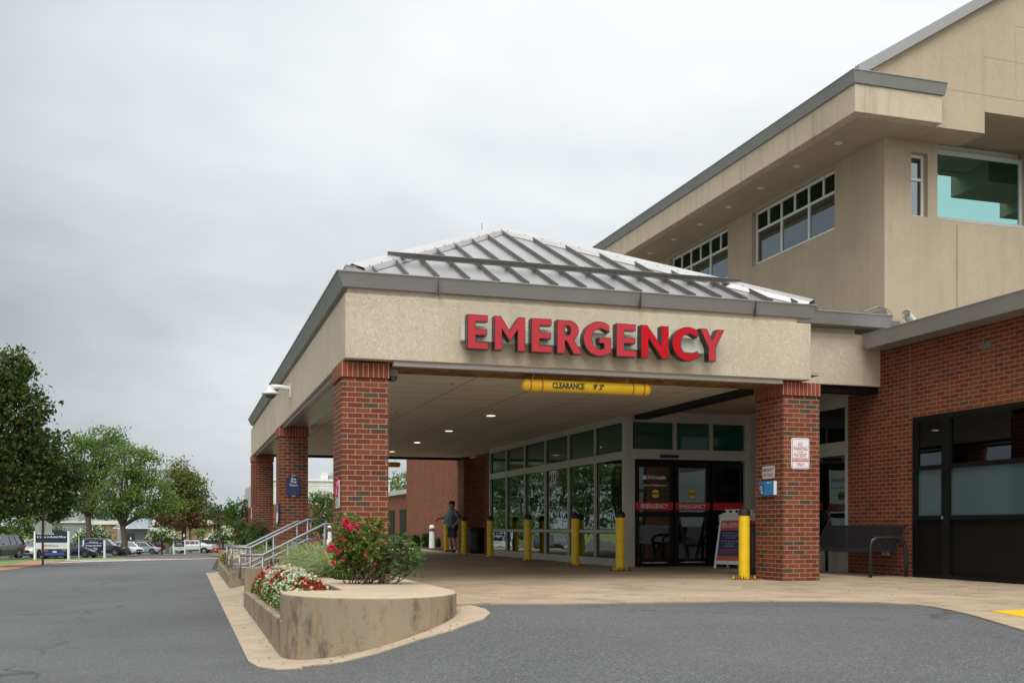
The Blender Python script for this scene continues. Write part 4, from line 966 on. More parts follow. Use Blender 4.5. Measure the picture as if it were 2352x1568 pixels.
# ================================================================ LIGHTS, SPRINKLERS, CAMERAS
lab = ['closest to the camera', 'second from the camera', 'third from the camera', 'farthest, next to the brick column']
for k, y in enumerate((20.3, 23.8, 27.3, 30.8)):
    l = local_root('ceiling_light', 'round lit downlight in the canopy ceiling, ' + lab[k], 'ceiling light', 'downlights in the canopy ceiling', (5.88, y, 3.05))
    mb = MB(); mb.lathe([(.12, 0), (.12, -.008), (.1, -.012), (.098, -.002)], 24); mb.build('trim_ring', MAT['white_paint'], l, world=False, smooth=True)
    mb = MB(); mb.lathe([(0.001, -.004), (.098, -.004)], 24); mb.build('lens', MAT['lamp_warm'], l, world=False)
spk = [(1584, 1651), (2275.5, 1674), (1997, 1755.6), (1857, 1793), (1749, 1823.5), (1808, 1538), (2632, 1571), (1285, 1818)]
sl = ['behind the near brick column', 'above the pane with the number 20', 'between the two nearest downlights', 'beyond the second downlight', 'near the far beam', 'left of the clearance bar', 'right of the clearance bar', 'seen between the near and middle brick columns']
proto = None
for (px, py), s in zip(spk, sl):
    p = pZ(px / 1.7415, py / 1.7415, 3.02)
    if proto is None:
        l = local_root('sprinkler_head', 'x', 'sprinkler', 'sprinkler heads in the canopy ceiling')
        mb = MB(); mb.lathe([(.035, .03), (.035, .022), (.012, .018), (.012, -.0), (.008, -.015), (.025, -.017), (.025, -.02), (.001, -.022)], 14); mb.build('head', MAT['white_frame'], l, world=False, smooth='auto'); proto = l
    else: l = copy_tree(proto)
    l.location = p + Vector((0, 0, .0)); l['label'] = 'small ceiling sprinkler head ' + s
cm = empty('security_camera', (CX0, 24.5, 3.6), 'white pendant dome camera on a wall arm on the side fascia', 'camera')
p = pX(621, 906, CX0 - .38); y0 = p.y; z0 = p.z
mb = MB(); mb.box(CX0 - .025, CX0, y0 - .06, y0 + .06, z0 - .04, z0 + .22); mb.tube([(CX0 - .02, y0, z0 + .13), (CX0 - .2, y0, z0 + .16), (CX0 - .36, y0, z0 + .15)], [.05, .04, .05], 12); mb.build('arm', MAT['white_paint'], cm, smooth='auto')
mb = MB(); mb.lathe([(.001, .18), (.065, .18), (.075, .11), (.085, .08), (.16, .045), (.168, .018), (.15, .0), (.12, -.005)], 24, (CX0 - .38, y0, z0)); mb.build('housing', MAT['white_paint'], cm, smooth='auto')
mb = MB(); mb.lathe([(.115, 0), (.11, -.025), (.088, -.055), (.05, -.075), (.001, -.08)], 24, (CX0 - .38, y0, z0)); mb.build('dome', MAT['carglass'], cm, smooth=True)
p = pY((1300 + 1395 / 5.227) / 1.7415, (1400 + 560 / 5.227) / 1.7415, 14.1)
cm = empty('security_camera', tuple(p), 'small dark dome camera in the corner of the near brick column and the ceiling', 'camera')
mb = MB(); mb.lathe([(.09, .28), (.085, .02), (.09, .0)], 20, p); mb.build('housing', MAT['white_frame'], cm, smooth='auto')
mb = MB(); mb.lathe([(.078, 0), (.075, -.02), (.05, -.055), (.001, -.068)], 20, p); mb.build('dome', MAT['carglass'], cm, smooth=True)
# ================================================================ BOLLARDS
def make_bollard():
    b = local_root('bollard', 'x', 'bollard', 'yellow steel bollards guarding the entrance')
    mb = MB(); mb.lathe([(.085, .012), (.085, .985)], 28); mb.build('post', MAT['yellow'], b, world=False, smooth='auto')
    mb = MB(); mb.lathe([(.093, .975), (.094, 1.045), (.088, 1.055), (.05, 1.085), (.02, 1.098), (.001, 1.10)], 28); mb.build('cap', MAT['black_plastic'], b, world=False, smooth='auto', ang=25)
    mb = MB(); vs = 14
    mb.lathe([(.20, .0), (.195, .012), (.09, .014)], 4 * 6); mb.build('base_plate', MAT['rust'], b, world=False)
    for k in range(4):
        a = PI / 4 + k * PI / 2; c = (.165 * math.cos(a), .165 * math.sin(a), .012); mb = MB(); mb.lathe([(.016, 0), (.016, .018), (.008, .02), (.008, .045), (.001, .046)], 6, c); mb.build('bolt', MAT['yellow_clean'], b, world=False)
    mb = MB()
    for k in range(9):
        a = rng.uniform(0, 2 * PI); h = rng.uniform(.01, .06); w = rng.uniform(.1, .35)
        n = 5; pts = [(.0862 * math.cos(a + w * i / n), .0862 * math.sin(a + w * i / n)) for i in range(n + 1)]
        for i in range(n): hh = h * (1 - abs(i + .5 - n / 2) / n * 1.4); mb.quad((*pts[i], .012), (*pts[i + 1], .012), (*pts[i + 1], .014 + hh), (*pts[i], .014 + hh))
    mb.build('rust_patch', MAT['rust'], b, world=False)
    return b
bp = None
for (x, y, s, k) in ((8.20, 14.36, 'rust stained yellow bollard with black cap in front of the near right brick column', 1.0), (7.72, 18.05, 'yellow bollard at the corner of the glass vestibule by the sliding doors', 1), (7.78, 20.55, 'yellow bollard in front of the side glass right of the number 20', 1),
                     (7.79, 23.75, 'middle yellow bollard in front of the glass left of the number 20', 1), (7.73, 26.75, 'yellow bollard at the far end of the glass wall beside the black bin', 1), (7.69, 29.3, 'yellow bollard just right of the standing man', 1), (8.22, 33.62, 'yellow bollard the man rests his arm over', .94)):
    if bp is None: bp = make_bollard(); b = bp
    else: b = copy_tree(bp)
    b.location = (x, y, .015); b.scale = (1, 1, k); b.rotation_euler.z = rng.uniform(0, 1.5); b['label'] = s
def light_bollard(p, label):
    b = local_root('light_bollard', label, 'bollard light', 'white louvred bollard lights by the lawn', tuple(p))
    mb = MB(); mb.lathe([(.12, 0), (.105, .04), (.095, .66)], 24); mb.build('post', MAT['sign_white'], b, world=False, smooth='auto')
    mb = MB()
    for k in range(4): mb.lathe([(.07, .665 + k * .026), (.10, .67 + k * .026), (.10, .678 + k * .026), (.07, .683 + k * .026)], 24)
    mb.lathe([(.065, .65), (.065, .78)], 16); mb.build('louvre', MAT['grey_metal'], b, world=False)
    mb = MB(); mb.lathe([(.10, .77), (.102, .80), (.09, .85), (.06, .885), (.001, .90)], 24); mb.build('dome', MAT['sign_white'], b, world=False, smooth='auto')
p = pZ(992, 1261.5, .0); light_bollard((p.x, p.y, .0), 'white domed bollard light in front of the far ribbed brick wall')
p = at(756, 40); light_bollard((p.x, p.y, gz(p.x, p.y) - .02), 'white domed bollard light between the near column and the stair rail')
# ================================================================ BENCH
def make_bench(y0, y1, label, name='bench'):
    b = empty(name, (10.8, (y0 + y1) / 2, 0), label, 'bench')
    prof = [(10.42, .40), (10.45, .44), (10.52, .455), (10.70, .43), (10.84, .42), (10.90, .46), (10.97, .62), (11.05, .80), (11.08, .84), (11.11, .83)]
    mb = MB(); y = y0
    while y < y1:
        for i in range(len(prof) - 1):
            (a, c), (d, e) = prof[i], prof[i + 1]; v = Vector((d - a, 0, e - c)); n = Vector((-v.z, 0, v.x)).normalized() * .005
            mb.obox((a, y, c), v, Vector((0, .031, 0)), n)
        y += .042
    mb.build('slatted_seat', MAT['black_metal'], b)
    mb = MB()
    for yy in (y0 - .012, y1): 
        for i in range(len(prof) - 1):
            (a, c), (d, e) = prof[i], prof[i + 1]; v = Vector((d - a, 0, e - c)); n = Vector((-v.z, 0, v.x)).normalized() * .035
            mb.obox((a, yy, c - .012), v, Vector((0, .012, 0)), n)
    for i in (1, 5, 8): a, c = prof[i]; mb.tube([(a, y0, c - .02), (a, y1, c - .02)], .014, 8)
    mb.build('seat_frame', MAT['black_metal'], b)
    for yy in (y0 - .02, y1 + .02):
        mb = MB(); mb.tube([(10.41, yy, .015), (10.41, yy, .52), (10.44, yy, .60), (10.52, yy, .64), (10.88, yy, .64), (11.0, yy, .60), (11.06, yy, .50), (11.08, yy, .3), (11.08, yy, .015)], .03, 12); mb.build('leg', MAT['black_metal'], b, smooth=True)
    return b
make_bench(14.3, 16.45, 'black metal strap bench against the brick wall beside the window wall')
make_bench(17.0, 19.0, 'black metal strap bench behind the near right column, before the side glazing')
mb = MB(); mb.box(11.16, 11.2, 14.86, 15.02, .34, .43); p_ = mb.build('outlet_box', MAT['gutter'], None); tag(p_, 'small grey outlet box on brick wall under the bench', 'outlet box')
# ================================================================ BINS AND A-FRAME SIGNS
def bin_(x, y, r, h, label, cat='trash can'):
    b = local_root('trash_can', label, cat, None, (x, y, .015))
    mb = MB(); mb.lathe([(r * .8, 0), (r * .86, .04), (r * .9, h * .9)], 28); mb.build('liner', MAT['black_plastic'], b, world=False)
    mb = MB()
    for k in range(30):
        a = 2 * PI * k / 30; c, s = math.cos(a), math.sin(a); t = Vector((-s, c, 0))
        P = [(r * .88, .02), (r * .97, .1), (r * .98, h * .8), (r * 1.06, h * .97)]
        for i in range(3):
            u = Vector((P[i][0] * c, P[i][0] * s, P[i][1])); v = Vector((P[i + 1][0] * c, P[i + 1][0] * s, P[i + 1][1])); mb.obox(u - t * .014, t * .028, v - u, Vector((c, s, 0)) * .006)
    mb.build('slats', MAT['black_metal'], b, world=False)
    mb = MB(); mb.tube([(r * 1.04 * math.cos(a), r * 1.04 * math.sin(a), h * .98) for a in np.linspace(0, 2 * PI, 29)], .014, 8, caps=False); mb.lathe([(r * .6, h * .93), (r * .95, h * .95), (r * 1.0, h)], 28); mb.build('rim', MAT['black_metal'], b, world=False)
bin_(8.52, 31.0, .25, .79, 'black slatted round bin beyond the glass vestibule beside the far column')
bin_(9.22, 15.75, .27, .86, 'black slatted round bin mostly hidden behind the near right column')
def aframe(x, y, rz, label, flag=''):
    b = local_root('a_frame_sign', label, 'a-frame sign', 'folding weapon notice boards by the doors', (x, y, .015), rz)
    for s in (1, -1):
        mb = MB(); W, H, t = .60, 1.05, .025; lean = .22
        # panel leaning: y from -s*lean at bottom to 0 at top
        def P(u, h): return Vector((u * W / 2, -s * lean * (1 - h / H), h))
        fr = MB()
        for (u0, h0, u1, h1) in ((-1.06, 0, -.9, H), (.9, 0, 1.06, H), (-.9, .08, .9, .15), (-.9, .93, .9, H)):
            a, b2, c, d = P(u0, h0), P(u1, h0), P(u1, h1), P(u0, h1); nn = (b2 - a).cross(d - a).normalized() * (1 if s > 0 else -1) * t
            fr.slab([a, b2, c, d], -nn)
        leaf_ = fr.build('frame_leaf', MAT['sign_white'], b, world=False)
        pn = MB(); a, b2, c, d = P(-.9, .15), P(.9, .15), P(.9, .93), P(-.9, .93); nn = (b2 - a).cross(d - a).normalized() * (1 if s > 0 else -1); pn.slab([a, b2, c, d], -nn * .012, 0); pn.build('poster', MAT['navy'], leaf_, world=False)
        def band(h0, h1, mt, nm='poster_band'):
            m_ = MB(); a, b2, c, d = [q + nn * .002 for q in (P(-.9, h0), P(.9, h0), P(.9, h1), P(-.9, h1))]; m_.slab([a, b2, c, d], -nn * .003); return m_.build(nm, MAT[mt], leaf_, world=False)
        band(.15, .24, 'orange_red'); band(.74, .93, 'orange_red')
        u = X_ * s; v = (P(0, 1) - P(0, 0)).normalized()
        def tx(st, uu, h, w, hh, mt, bold=.01): text(st, 'lettering', P(uu * s, h) + nn * .004, u, v, width=w, height=hh, mat=mt, parent=leaf_, bold=bold, ext=0)
        tx('PROHIBIDO EL\nINGRESO DE ARMAS' if s > 0 else 'WEAPON FREE\nZONE', .18, .84, .34, .085, 'textw', .02)
        m_ = MB(); R_ = .05; cc = P(-.62 * s, .84) + nn * .005; m_.tube([cc + u * R_ * math.cos(a) + v * R_ * math.sin(a) for a in np.linspace(0, 2 * PI, 21)], .006, 6, caps=False); m_.tube([cc + u * .035 + v * .035, cc - u * .035 - v * .035], .005, 5); m_.tube([cc + u * .03 - v * .0, cc - u * .03 + v * .012], .009, 5); m_.build('prohibition_symbol', MAT['textw'], leaf_, world=False)
        for q in range(6): tx(['Para la seguridad de todos,', 'las armas estan prohibidas', 'en esta propiedad', 'Antes de ingresar al hospital', 'deje las armas', 'en su vehiculo'][q] if s > 0 else ['Patients and visitors are not', 'allowed to bring weapons onto', 'the property', 'Please return weapons to', 'your vehicle before', 'entering'][q], 0, .68 - q * .045 - (.02 if q > 2 else 0), .40 if q not in (2, 4, 5) else .24, .024, 'textw', .0)
        tx('TODAS LAS ARMAS' if s > 0 else 'WEAPONS ARE', 0, .36, .36, .026, 'orange_red', .02); tx('ESTAN PROHIBIDAS' if s > 0 else 'NOT ALLOWED', 0, .32, .38, .026, 'orange_red', .02)
    mb = MB(); mb.box(-.24, .24, -.03, .03, 1.04, 1.08)
    for k in (-.14, 0, .14): mb.box(k - .03, k + .03, -.02, .02, 1.08, 1.13)
    mb.box(-.2, .2, -.02, .02, 1.13, 1.145); mb.build('handle', MAT['sign_white'], b, world=False)
aframe(10.22, 18.30, math.radians(-66), 'white a-frame notice board behind the rust stained bollard')
aframe(10.80, 18.40, math.radians(-58), 'second white a-frame notice board, mostly hidden between the bollard and the near right column')
# ================================================================ SIGNS ON COLUMNS
def sign_root(name, loc, label, cat='sign'): return empty(name, tuple(loc), label, cat)
# NO PARKING on front face of right column (plane y = 13.69)
YC = 13.69
c = pY((2950 + 985 / 3.92) / 1.7415, (1480 + 1305 / 3.92) / 1.7415, YC - .01); w = .305; h = .46
s = sign_root('no_parking_sign', c, 'white NO PARKING PATIENT PICK-UP/DROP-OFF ONLY sign on the right brick column')
def YP(dx, dz, dy=0): return (c.x + dx, YC - .012 - dy, c.z + dz)
mb = MB(); plate(mb, YP(0, 0), X_, Z_, w, h, .01, 0, .03); mb.build('board', MAT['sign_white'], s)
mb = MB(); plate(mb, YP(0, 0, .0015), X_, Z_, w - .026, h - .026, .001, 0, .024); mb.build('red_border', MAT['crimson'], s)
mb = MB(); plate(mb, YP(0, 0, .003), X_, Z_, w - .038, h - .038, .001, 0, .019); mb.build('white_field', MAT['sign_white'], s)
for st, dz, ww, hh in (('NO', .137, .08, .058), ('PARKING', .072, .232, .058), ('PATIENT', -.027, .212, .058), ('ONLY', -.165, .132, .058)): text(st, 'lettering', YP(0, dz, .003), X_, Z_, width=ww, height=hh, mat='crimson', parent=s, bold=.01, ext=.001)
mb = MB(); plate(mb, YP(0, .023, .0045), X_, Z_, .10, .006, .001); mb.build('rule_line', MAT['crimson'], s)
mb = MB(); plate(mb, YP(0, -.096, .0045), X_, Z_, w - .04, .05, .001); mb.build('red_strip', MAT['crimson'], s); text('PICK-UP/DROP-OFF', 'lettering', YP(0, -.096, .005), X_, Z_, width=.255, height=.032, mat='sign_white', parent=s, bold=.03, ext=.0005)
# on left face of right column (plane x = 8.47, seen from -x): u = -Y (towards camera) reads left-to-right as far -> near
XC = 8.47
def XL(px, py, dx=.0): p = pX(px / 1.7415, py / 1.7415, XC - dx); return p
a, b = XL(2900 + 363 / 2.412, 1700 + 460 / 2.412), XL(2900 + 479 / 2.412, 1700 + 460 / 2.412); cy = (a.y + b.y) / 2; wy = a.y - b.y
s = sign_root('emergency_use_sign', (XC, cy, a.z), 'small white EMERGENCY USE ONLY sign above the blue call box')
mb = MB(); plate(mb, (XC - .008, cy, a.z), -Y_, Z_, wy, .19, .006, 0, .01); mb.build('board', MAT['sign_grey'], s)
text('EMERGENCY', 'lettering', (XC - .009, cy, a.z + .038), -Y_, Z_, width=wy * .88, height=.046, mat='crimson', parent=s, bold=.02, ext=.001); text('USE ONLY', 'lettering', (XC - .009, cy, a.z - .036), -Y_, Z_, width=wy * .88, height=.054, mat='crimson', parent=s, bold=.02, ext=.001)
for dy in (-1, 1):
    for dz in (-1, 1): mb = MB(); mb.tube([(XC - .012, cy + dy * wy * .44, a.z + dz * .08), (XC - .008, cy + dy * wy * .44, a.z + dz * .08)], .008, 8); mb.build('screw', MAT['seam'], s)
a, b = XL(2900 + 328 / 2.412, 1700 + 610 / 2.412, .05), XL(2900 + 470 / 2.412, 1700 + 605 / 2.412, .05); cz = (a.z + b.z) / 2
s = sign_root('emergency_call_box', (XC, (a.y + b.y) / 2, cz), 'bright blue emergency call box with keypad on the right brick column', 'call box')
mb = MB(); mb.box(XC - .05, XC - .0, b.y, a.y, cz - .107, cz + .107); mb.build('housing', MAT['blue_box'], s, bevel=.006)
mb = MB(); mb.box(XC - .0, XC - .051, b.y - .003, b.y - .001, cz - .103, cz + .103); mb.build('side_panel', MAT['sign_white'], s)
ly = a.y - .08; mb = MB(); mb.box(XC - .06, XC - .051, ly - .05, ly + .05, cz - .09, cz + .06); k = mb.build('keypad_plate', MAT['black_plastic'], s)
for i in range(3):
    for j in range(4): mb = MB(); mb.box(XC - .063, XC - .06, ly - .035 + i * .026, ly - .017 + i * .026, cz - .03 + j * .02, cz - .017 + j * .02); mb.build('key', MAT['sign_grey'], k)
mb = MB(); mb.box(XC - .068, XC - .06, ly - .04, ly, cz - .08, cz - .042); mb.build('call_button', MAT['sign_grey'], k)
mb = MB(); mb.box(XC - .053, XC - .051, b.y + .09, b.y + .2, cz + .07, cz + .09); mb.build('name_plate', MAT['sign_grey'], s)
# Bus Stop Hours on front of the middle left column (plane y=23.1)
YB = 23.1; P = lambda zx, zy: pY((950 + zx / 3.92) / 1.7415, (1900 + zy / 3.92) / 1.7415, YB - .02)
a, b = P(768, 20), P(992, 310); W, H = b.x - a.x, a.z - b.z; cx, cz = (a.x + b.x) / 2, (a.z + b.z) / 2
s = sign_root('bus_stop_sign', (cx, YB, cz), 'navy blue Bus Stop Hours sign on the middle left brick column')
mb = MB(); o_ = [(-W / 2, -H * .46), (-W * .3, -H * .5), (0, -H * .545), (W * .3, -H * .5), (W / 2, -H * .46), (W / 2, H * .46), (W * .3, H * .5), (0, H * .545), (-W * .3, H * .5), (-W / 2, H * .46)]
mb.slab([(cx + q[0], YB - .025, cz + q[1]) for q in o_], (0, .022, 0)); mb.build('board', MAT['navy'], s, bevel=.003)
for st, zy, ww in (('Bus', 56, 72), ('Stop', 104, 92), ('Hours', 152, 120)): p = P(880, zy); text(st, 'lettering', (cx, YB - .026, p.z), X_, Z_, width=ww / 3.92 * 23.1 / 4214 * .99, mat='textw', parent=s, bold=.015, ext=.001)
for sgn in (1, -1): mb = MB(); mb.box(cx - .04, cx + .04, YB - .029, YB - .003, cz + sgn * H * .56 - .015, cz + sgn * H * .56 + .015); mb.build('bracket', MAT['grey_metal'], s)
# narrow blue sign on the left face of the middle column
XC2 = 1.955; a = pX((950 + 627 / 3.92) / 1.7415, (1900 + 425 / 3.92) / 1.7415, XC2 - .02); b = pX((950 + 627 / 3.92) / 1.7415, (1900 + 748 / 3.92) / 1.7415, XC2 - .02)
H = a.z - b.z; cz = (a.z + b.z) / 2; s = sign_root('no_smoking_sign', (XC2, a.y, cz), 'narrow navy sign seen edge-on on the side of the middle left column')
mb = MB(); W = .46; mb.slab([(XC2 - .022, a.y - q[0] * W, cz + q[1] * H) for q in ((-.5, -.44), (-.2, -.5), (.2, -.5), (.5, -.44), (.5, .44), (.2, .5), (-.2, .5), (-.5, .44))], (.02, 0, 0)); mb.build('board', MAT['navy'], s)
for q, st in enumerate(('Thank', 'You For', 'Not', 'Smoking')): text(st, 'lettering', (XC2 - .023, a.y, cz + H * (.34 - q * .13)), -Y_, Z_, width=.3, height=.06, mat='textw', parent=s, bold=.01, ext=.001)
mb = MB(); mb.tube([(XC2 - .026, a.y + .11 * math.cos(t_), cz - H * .27 + .11 * math.sin(t_)) for t_ in np.linspace(0, 2 * PI, 21)], .01, 6, caps=False); mb.build('symbol_ring', MAT['textw'], s)
# tobacco free sign, left face of near column
def nosmoke(X, px, pyt, pyb, label, W=.30):
    a = pX(px / 1.7415, pyt / 1.7415, X - .012); b = pX(px / 1.7415, pyb / 1.7415, X - .012); H = a.z - b.z; cz = (a.z + b.z) / 2
    s = sign_root('no_smoking_sign', (X, a.y, cz), label)
    mb = MB(); plate(mb, (X - .012, a.y, cz), -Y_, Z_, W, H, .01, 0, .02); mb.build('board', MAT['sign_white'], s)
    R = W * .4; zc = cz + H * .25
    mb = MB(); mb.tube([(X - .014, a.y + R * math.cos(t_), zc + R * math.sin(t_)) for t_ in np.linspace(0, 2 * PI, 25)], .012, 6, caps=False); mb.tube([(X - .014, a.y + R * .7, zc + R * .7), (X - .014, a.y - R * .7, zc - R * .7)], .011, 6); mb.build('red_symbol', MAT['crimson'], s)
    mb = MB(); mb.box(X - .0145, X - .012, a.y - R * .6, a.y + R * .6, zc - .012, zc + .012); mb.build('cigarette', MAT['black_plastic'], s)
    for q, st in enumerate(('THIS IS A', 'TOBACCO-FREE', 'CAMPUS', 'THIS INCLUDES', 'SMOKELESS TOBACCO', 'AND E-CIGARETTES')): text(st, 'lettering', (X - .0135, a.y, cz - H * (.06 + q * .072)), -Y_, Z_, width=W * (.5 if q in (0, 2) else .84), height=H * .042, mat='black_plastic', parent=s, bold=.02, ext=.0005)
nosmoke(1.955, 1300 + 256 / 5.227, 1921, 2031, 'white tobacco-free campus sign with red ring on the near brick column')
nosmoke(1.955, 1004.6, 2028.5, 2075, 'white narrow sign seen edge-on on the far left brick column', .28)
# ================================================================ PLANTERS
PX = .92; PZ = .172
def nose_outline():
    pts = [(PX, 10.60), (PX, 10.47), (.955, 10.30), (1.03, 10.12), (1.14, 9.96), (1.28, 9.80), (1.44, 9.67), (1.62, 9.57), (1.82, 9.53), (2.02, 9.55), (2.20, 9.63), (2.36, 9.76), (2.49, 9.93), (2.58, 10.13), (2.63, 10.36), (2.64, 10.6)]
    return pts
pl = empty('planter', (PX, 10.5, -.5), 'weathered concrete planter with a rounded nose at the near column', 'planter', 'concrete planters beside the steps')
no = nose_outline()
mb = MB(); mb.prism([(x, y) for x, y in no] + [(2.64, 13.72), (2.58, 13.72), (2.58, 12.75), (1.95, 12.75), (1.80, 12.95), (1.80, 17.05), (1.57, 17.05), (1.57, 10.80), (PX, 10.78)], -.62, PZ)
# split: sides use weathered wall, top the lighter cap
body = mb.build('retaining_wall', [MAT['planter_wall'], MAT['planter_cap']], pl, bevel=.022, seg=3)
for p_ in body.data.polygons: p_.material_index = 1 if p_.normal.z > .9 else 0
mb = MB(); mb.box(PX, 2.2, 17.05, 17.3, -.62, PZ + .01); mb.build('end_wall', MAT['planter_wall'], pl, bevel=.02)
mb = MB(); mb.slab([(PX - .012, 10.55, -.62), (PX - .012, 17.28, -.62), (PX - .012, 17.28, -.20), (PX - .012, 10.55, -.10)], (.235, 0, 0)); mb.build('low_kerb', MAT['planter_wall'], pl, bevel=.015)
mb = MB(); mb.box(PX + .2, 1.58, 10.75, 17.06, -.5, -.12); mb.box(1.79, 2.3, 12.9, 17.06, -.3, .10); mb.box(1.85, 2.6, 12.70, 13.74, -.3, .13); mb.build('soil_bed', MAT['soil'], pl)
mb = MB(); mb.box(2.2, 2.35, 12.75, 17.06, -.62, .12); mb.build('back_wall', MAT['planter_wall'], pl)
pf = empty('planter', (PX, 22.5, -.5), 'far low concrete planter beyond the steps with two flowering beds', 'planter', 'concrete planters beside the steps')
mb = MB(); mb.box(PX - .02, 2.2, 22.5, 22.75, -.62, .175); mb.box(PX - .02, 2.2, 29.7, 29.95, -.8, .19); mb.box(1.5, 1.72, 22.75, 29.7, -.5, .12); mb.build('cross_wall', MAT['planter_wall'], pf, bevel=.02)
mb = MB(); mb.slab([(PX - .012, 22.52, -.62), (PX - .012, 29.72, -.8), (PX - .012, 29.72, -.15), (PX - .012, 22.52, -.2)], (.22, 0, 0)); mb.build('low_kerb', MAT['planter_wall'], pf, bevel=.015)
mb = MB(); mb.box(PX + .15, 1.52, 22.74, 29.72, -.5, -.05); mb.box(1.7, 2.25, 22.74, 34, -.3, .06); mb.build('soil_bed', MAT['soil'], pf)
mb = MB(); mb.box(1.72, 1.9, 22.43, 22.5, -.2, .16)
for k in range(6): mb.box(1.73, 1.89, 22.422, 22.43, -.16 + k * .05, -.14 + k * .05)
mb.build('vent_grille', MAT['black_frame'], pf)
# steps
st = empty('steps', (1.2, 19.5, -.5), 'concrete steps climbing from the pavement to the canopy floor', 'steps')
mb = MB()
for k in range(3): mb.box(1.25 + k * .33, 2.25, 17.3, 22.5, -.62, -.5 + (k + 1) * .165 + .012 - .0)
mb.build('treads', MAT['stair'], st, bevel=.01)
# handrails
RR = .024
def rail(y, label, xs, zs, ret=True):
    r = empty('handrail', (xs[0], y, -.5), label, 'handrail', 'grey pipe handrails on the steps')
    x0, x1, x2, x3 = xs; z0, z1 = zs; dz = .37
    mb = MB(); mb.tube([(x0, y, z0), (x1, y, z0), (x2, y, z1), (x3, y, z1)], RR, 12); mb.build('top_rail', MAT['rail_metal'], r, smooth=True)
    mb = MB(); mb.tube([(x0, y, z0 - dz), (x1, y, z0 - dz), (x2, y, z1 - dz), (x3, y, z1 - dz)], RR, 12); mb.build('lower_rail', MAT['rail_metal'], r, smooth=True)
    for x, zt, zb in ((x0, z0 + .0, z0 - dz), (x3, z1, z1 - dz), (x1 - .0, z0, -.5), (x2, z1, 0), ((x1 * .6 + x2 * .4), z0 + (z1 - z0) * .4, -.3)):
        mb = MB(); mb.tube([(x, y, zb), (x, y, zt)], RR * .95, 12); mb.build('post', MAT['rail_metal'], r, smooth=True)
rail(17.5, 'nearest pipe handrail with bright top, starting beside the near planter wall', (.86, 1.22, 2.22, 2.62), (.36, .865))
rail(19.95, 'middle pipe handrail ending in a square loop at the top', (.83, 1.17, 2.21, 2.56), (.435, .955))
rail(21.95, 'farthest pipe handrail beside the far planter wall', (.83, 1.20, 2.22, 2.5), (.425, .93))
p = pY((950 + 890 / 3.92) / 1.7415, (1900 + 1100 / 3.92) / 1.7415, 17.44)
mb = MB(); plate(mb, p, Vector((.97, 0, -.2)), Vector((.2, 0, .97)), .12, .13, .003); k = mb.build('paper_notice', MAT['grey_metal'], None); tag(k, 'crooked grey paper notice tied to the nearest handrail', 'notice')
# ================================================================ FOLIAGE TOOLS
def unit(n):
    v = rng.normal(size=(n, 3)); return v / np.linalg.norm(v, axis=1)[:, None]
def leaf_quads(P, size, jitter=.35, flat=.0, aspect=.62, nrm=None):
    """diamond leaf faces with random orientation at points P"""
    n = len(P); a = unit(n); b = unit(n)
    if flat: a[:, 2] *= (1 - flat); a /= np.linalg.norm(a, axis=1)[:, None]
    b = b - a * np.sum(a * b, axis=1)[:, None]; b /= np.linalg.norm(b, axis=1)[:, None]
    s = size * (1 + jitter * rng.normal(size=n).clip(-1.5, 1.5))[:, None]
    V = np.stack([P - a * s, P - b * s * aspect, P + a * s, P + b * s * aspect], axis=1); return V.reshape(-1, 3)
def crown(blobs, leafs, k, clump, gap=.0, under=.35):
    """blobs: (cx,cy,cz,rx,ry,rz). clumped leaf points near each blob surface."""
    out = []
    for (cx, cy, cz, rx, ry, rz) in blobs:
        area = 4 * PI * ((rx * rz) ** .5) ** 2; nc = max(10, int(area / (clump * clump) * .75 * k))
        u = unit(nc); rad = rng.uniform(.55, 1.06, nc) ** .6
        c = u * rad[:, None] * np.array([rx, ry, rz]) + np.array([cx, cy, cz])
        keep = rng.random(nc) > gap * (1 + .0 * rad); c = c[keep]; nl = max(6, int(clump * clump / (leafs * leafs) * 1.6))
        o = rng.normal(size=(len(c), nl, 3)) * clump * .42; o[:, :, 2] *= .6
        out.append((c[:, None, :] + o).reshape(-1, 3))
    return np.concatenate(out)
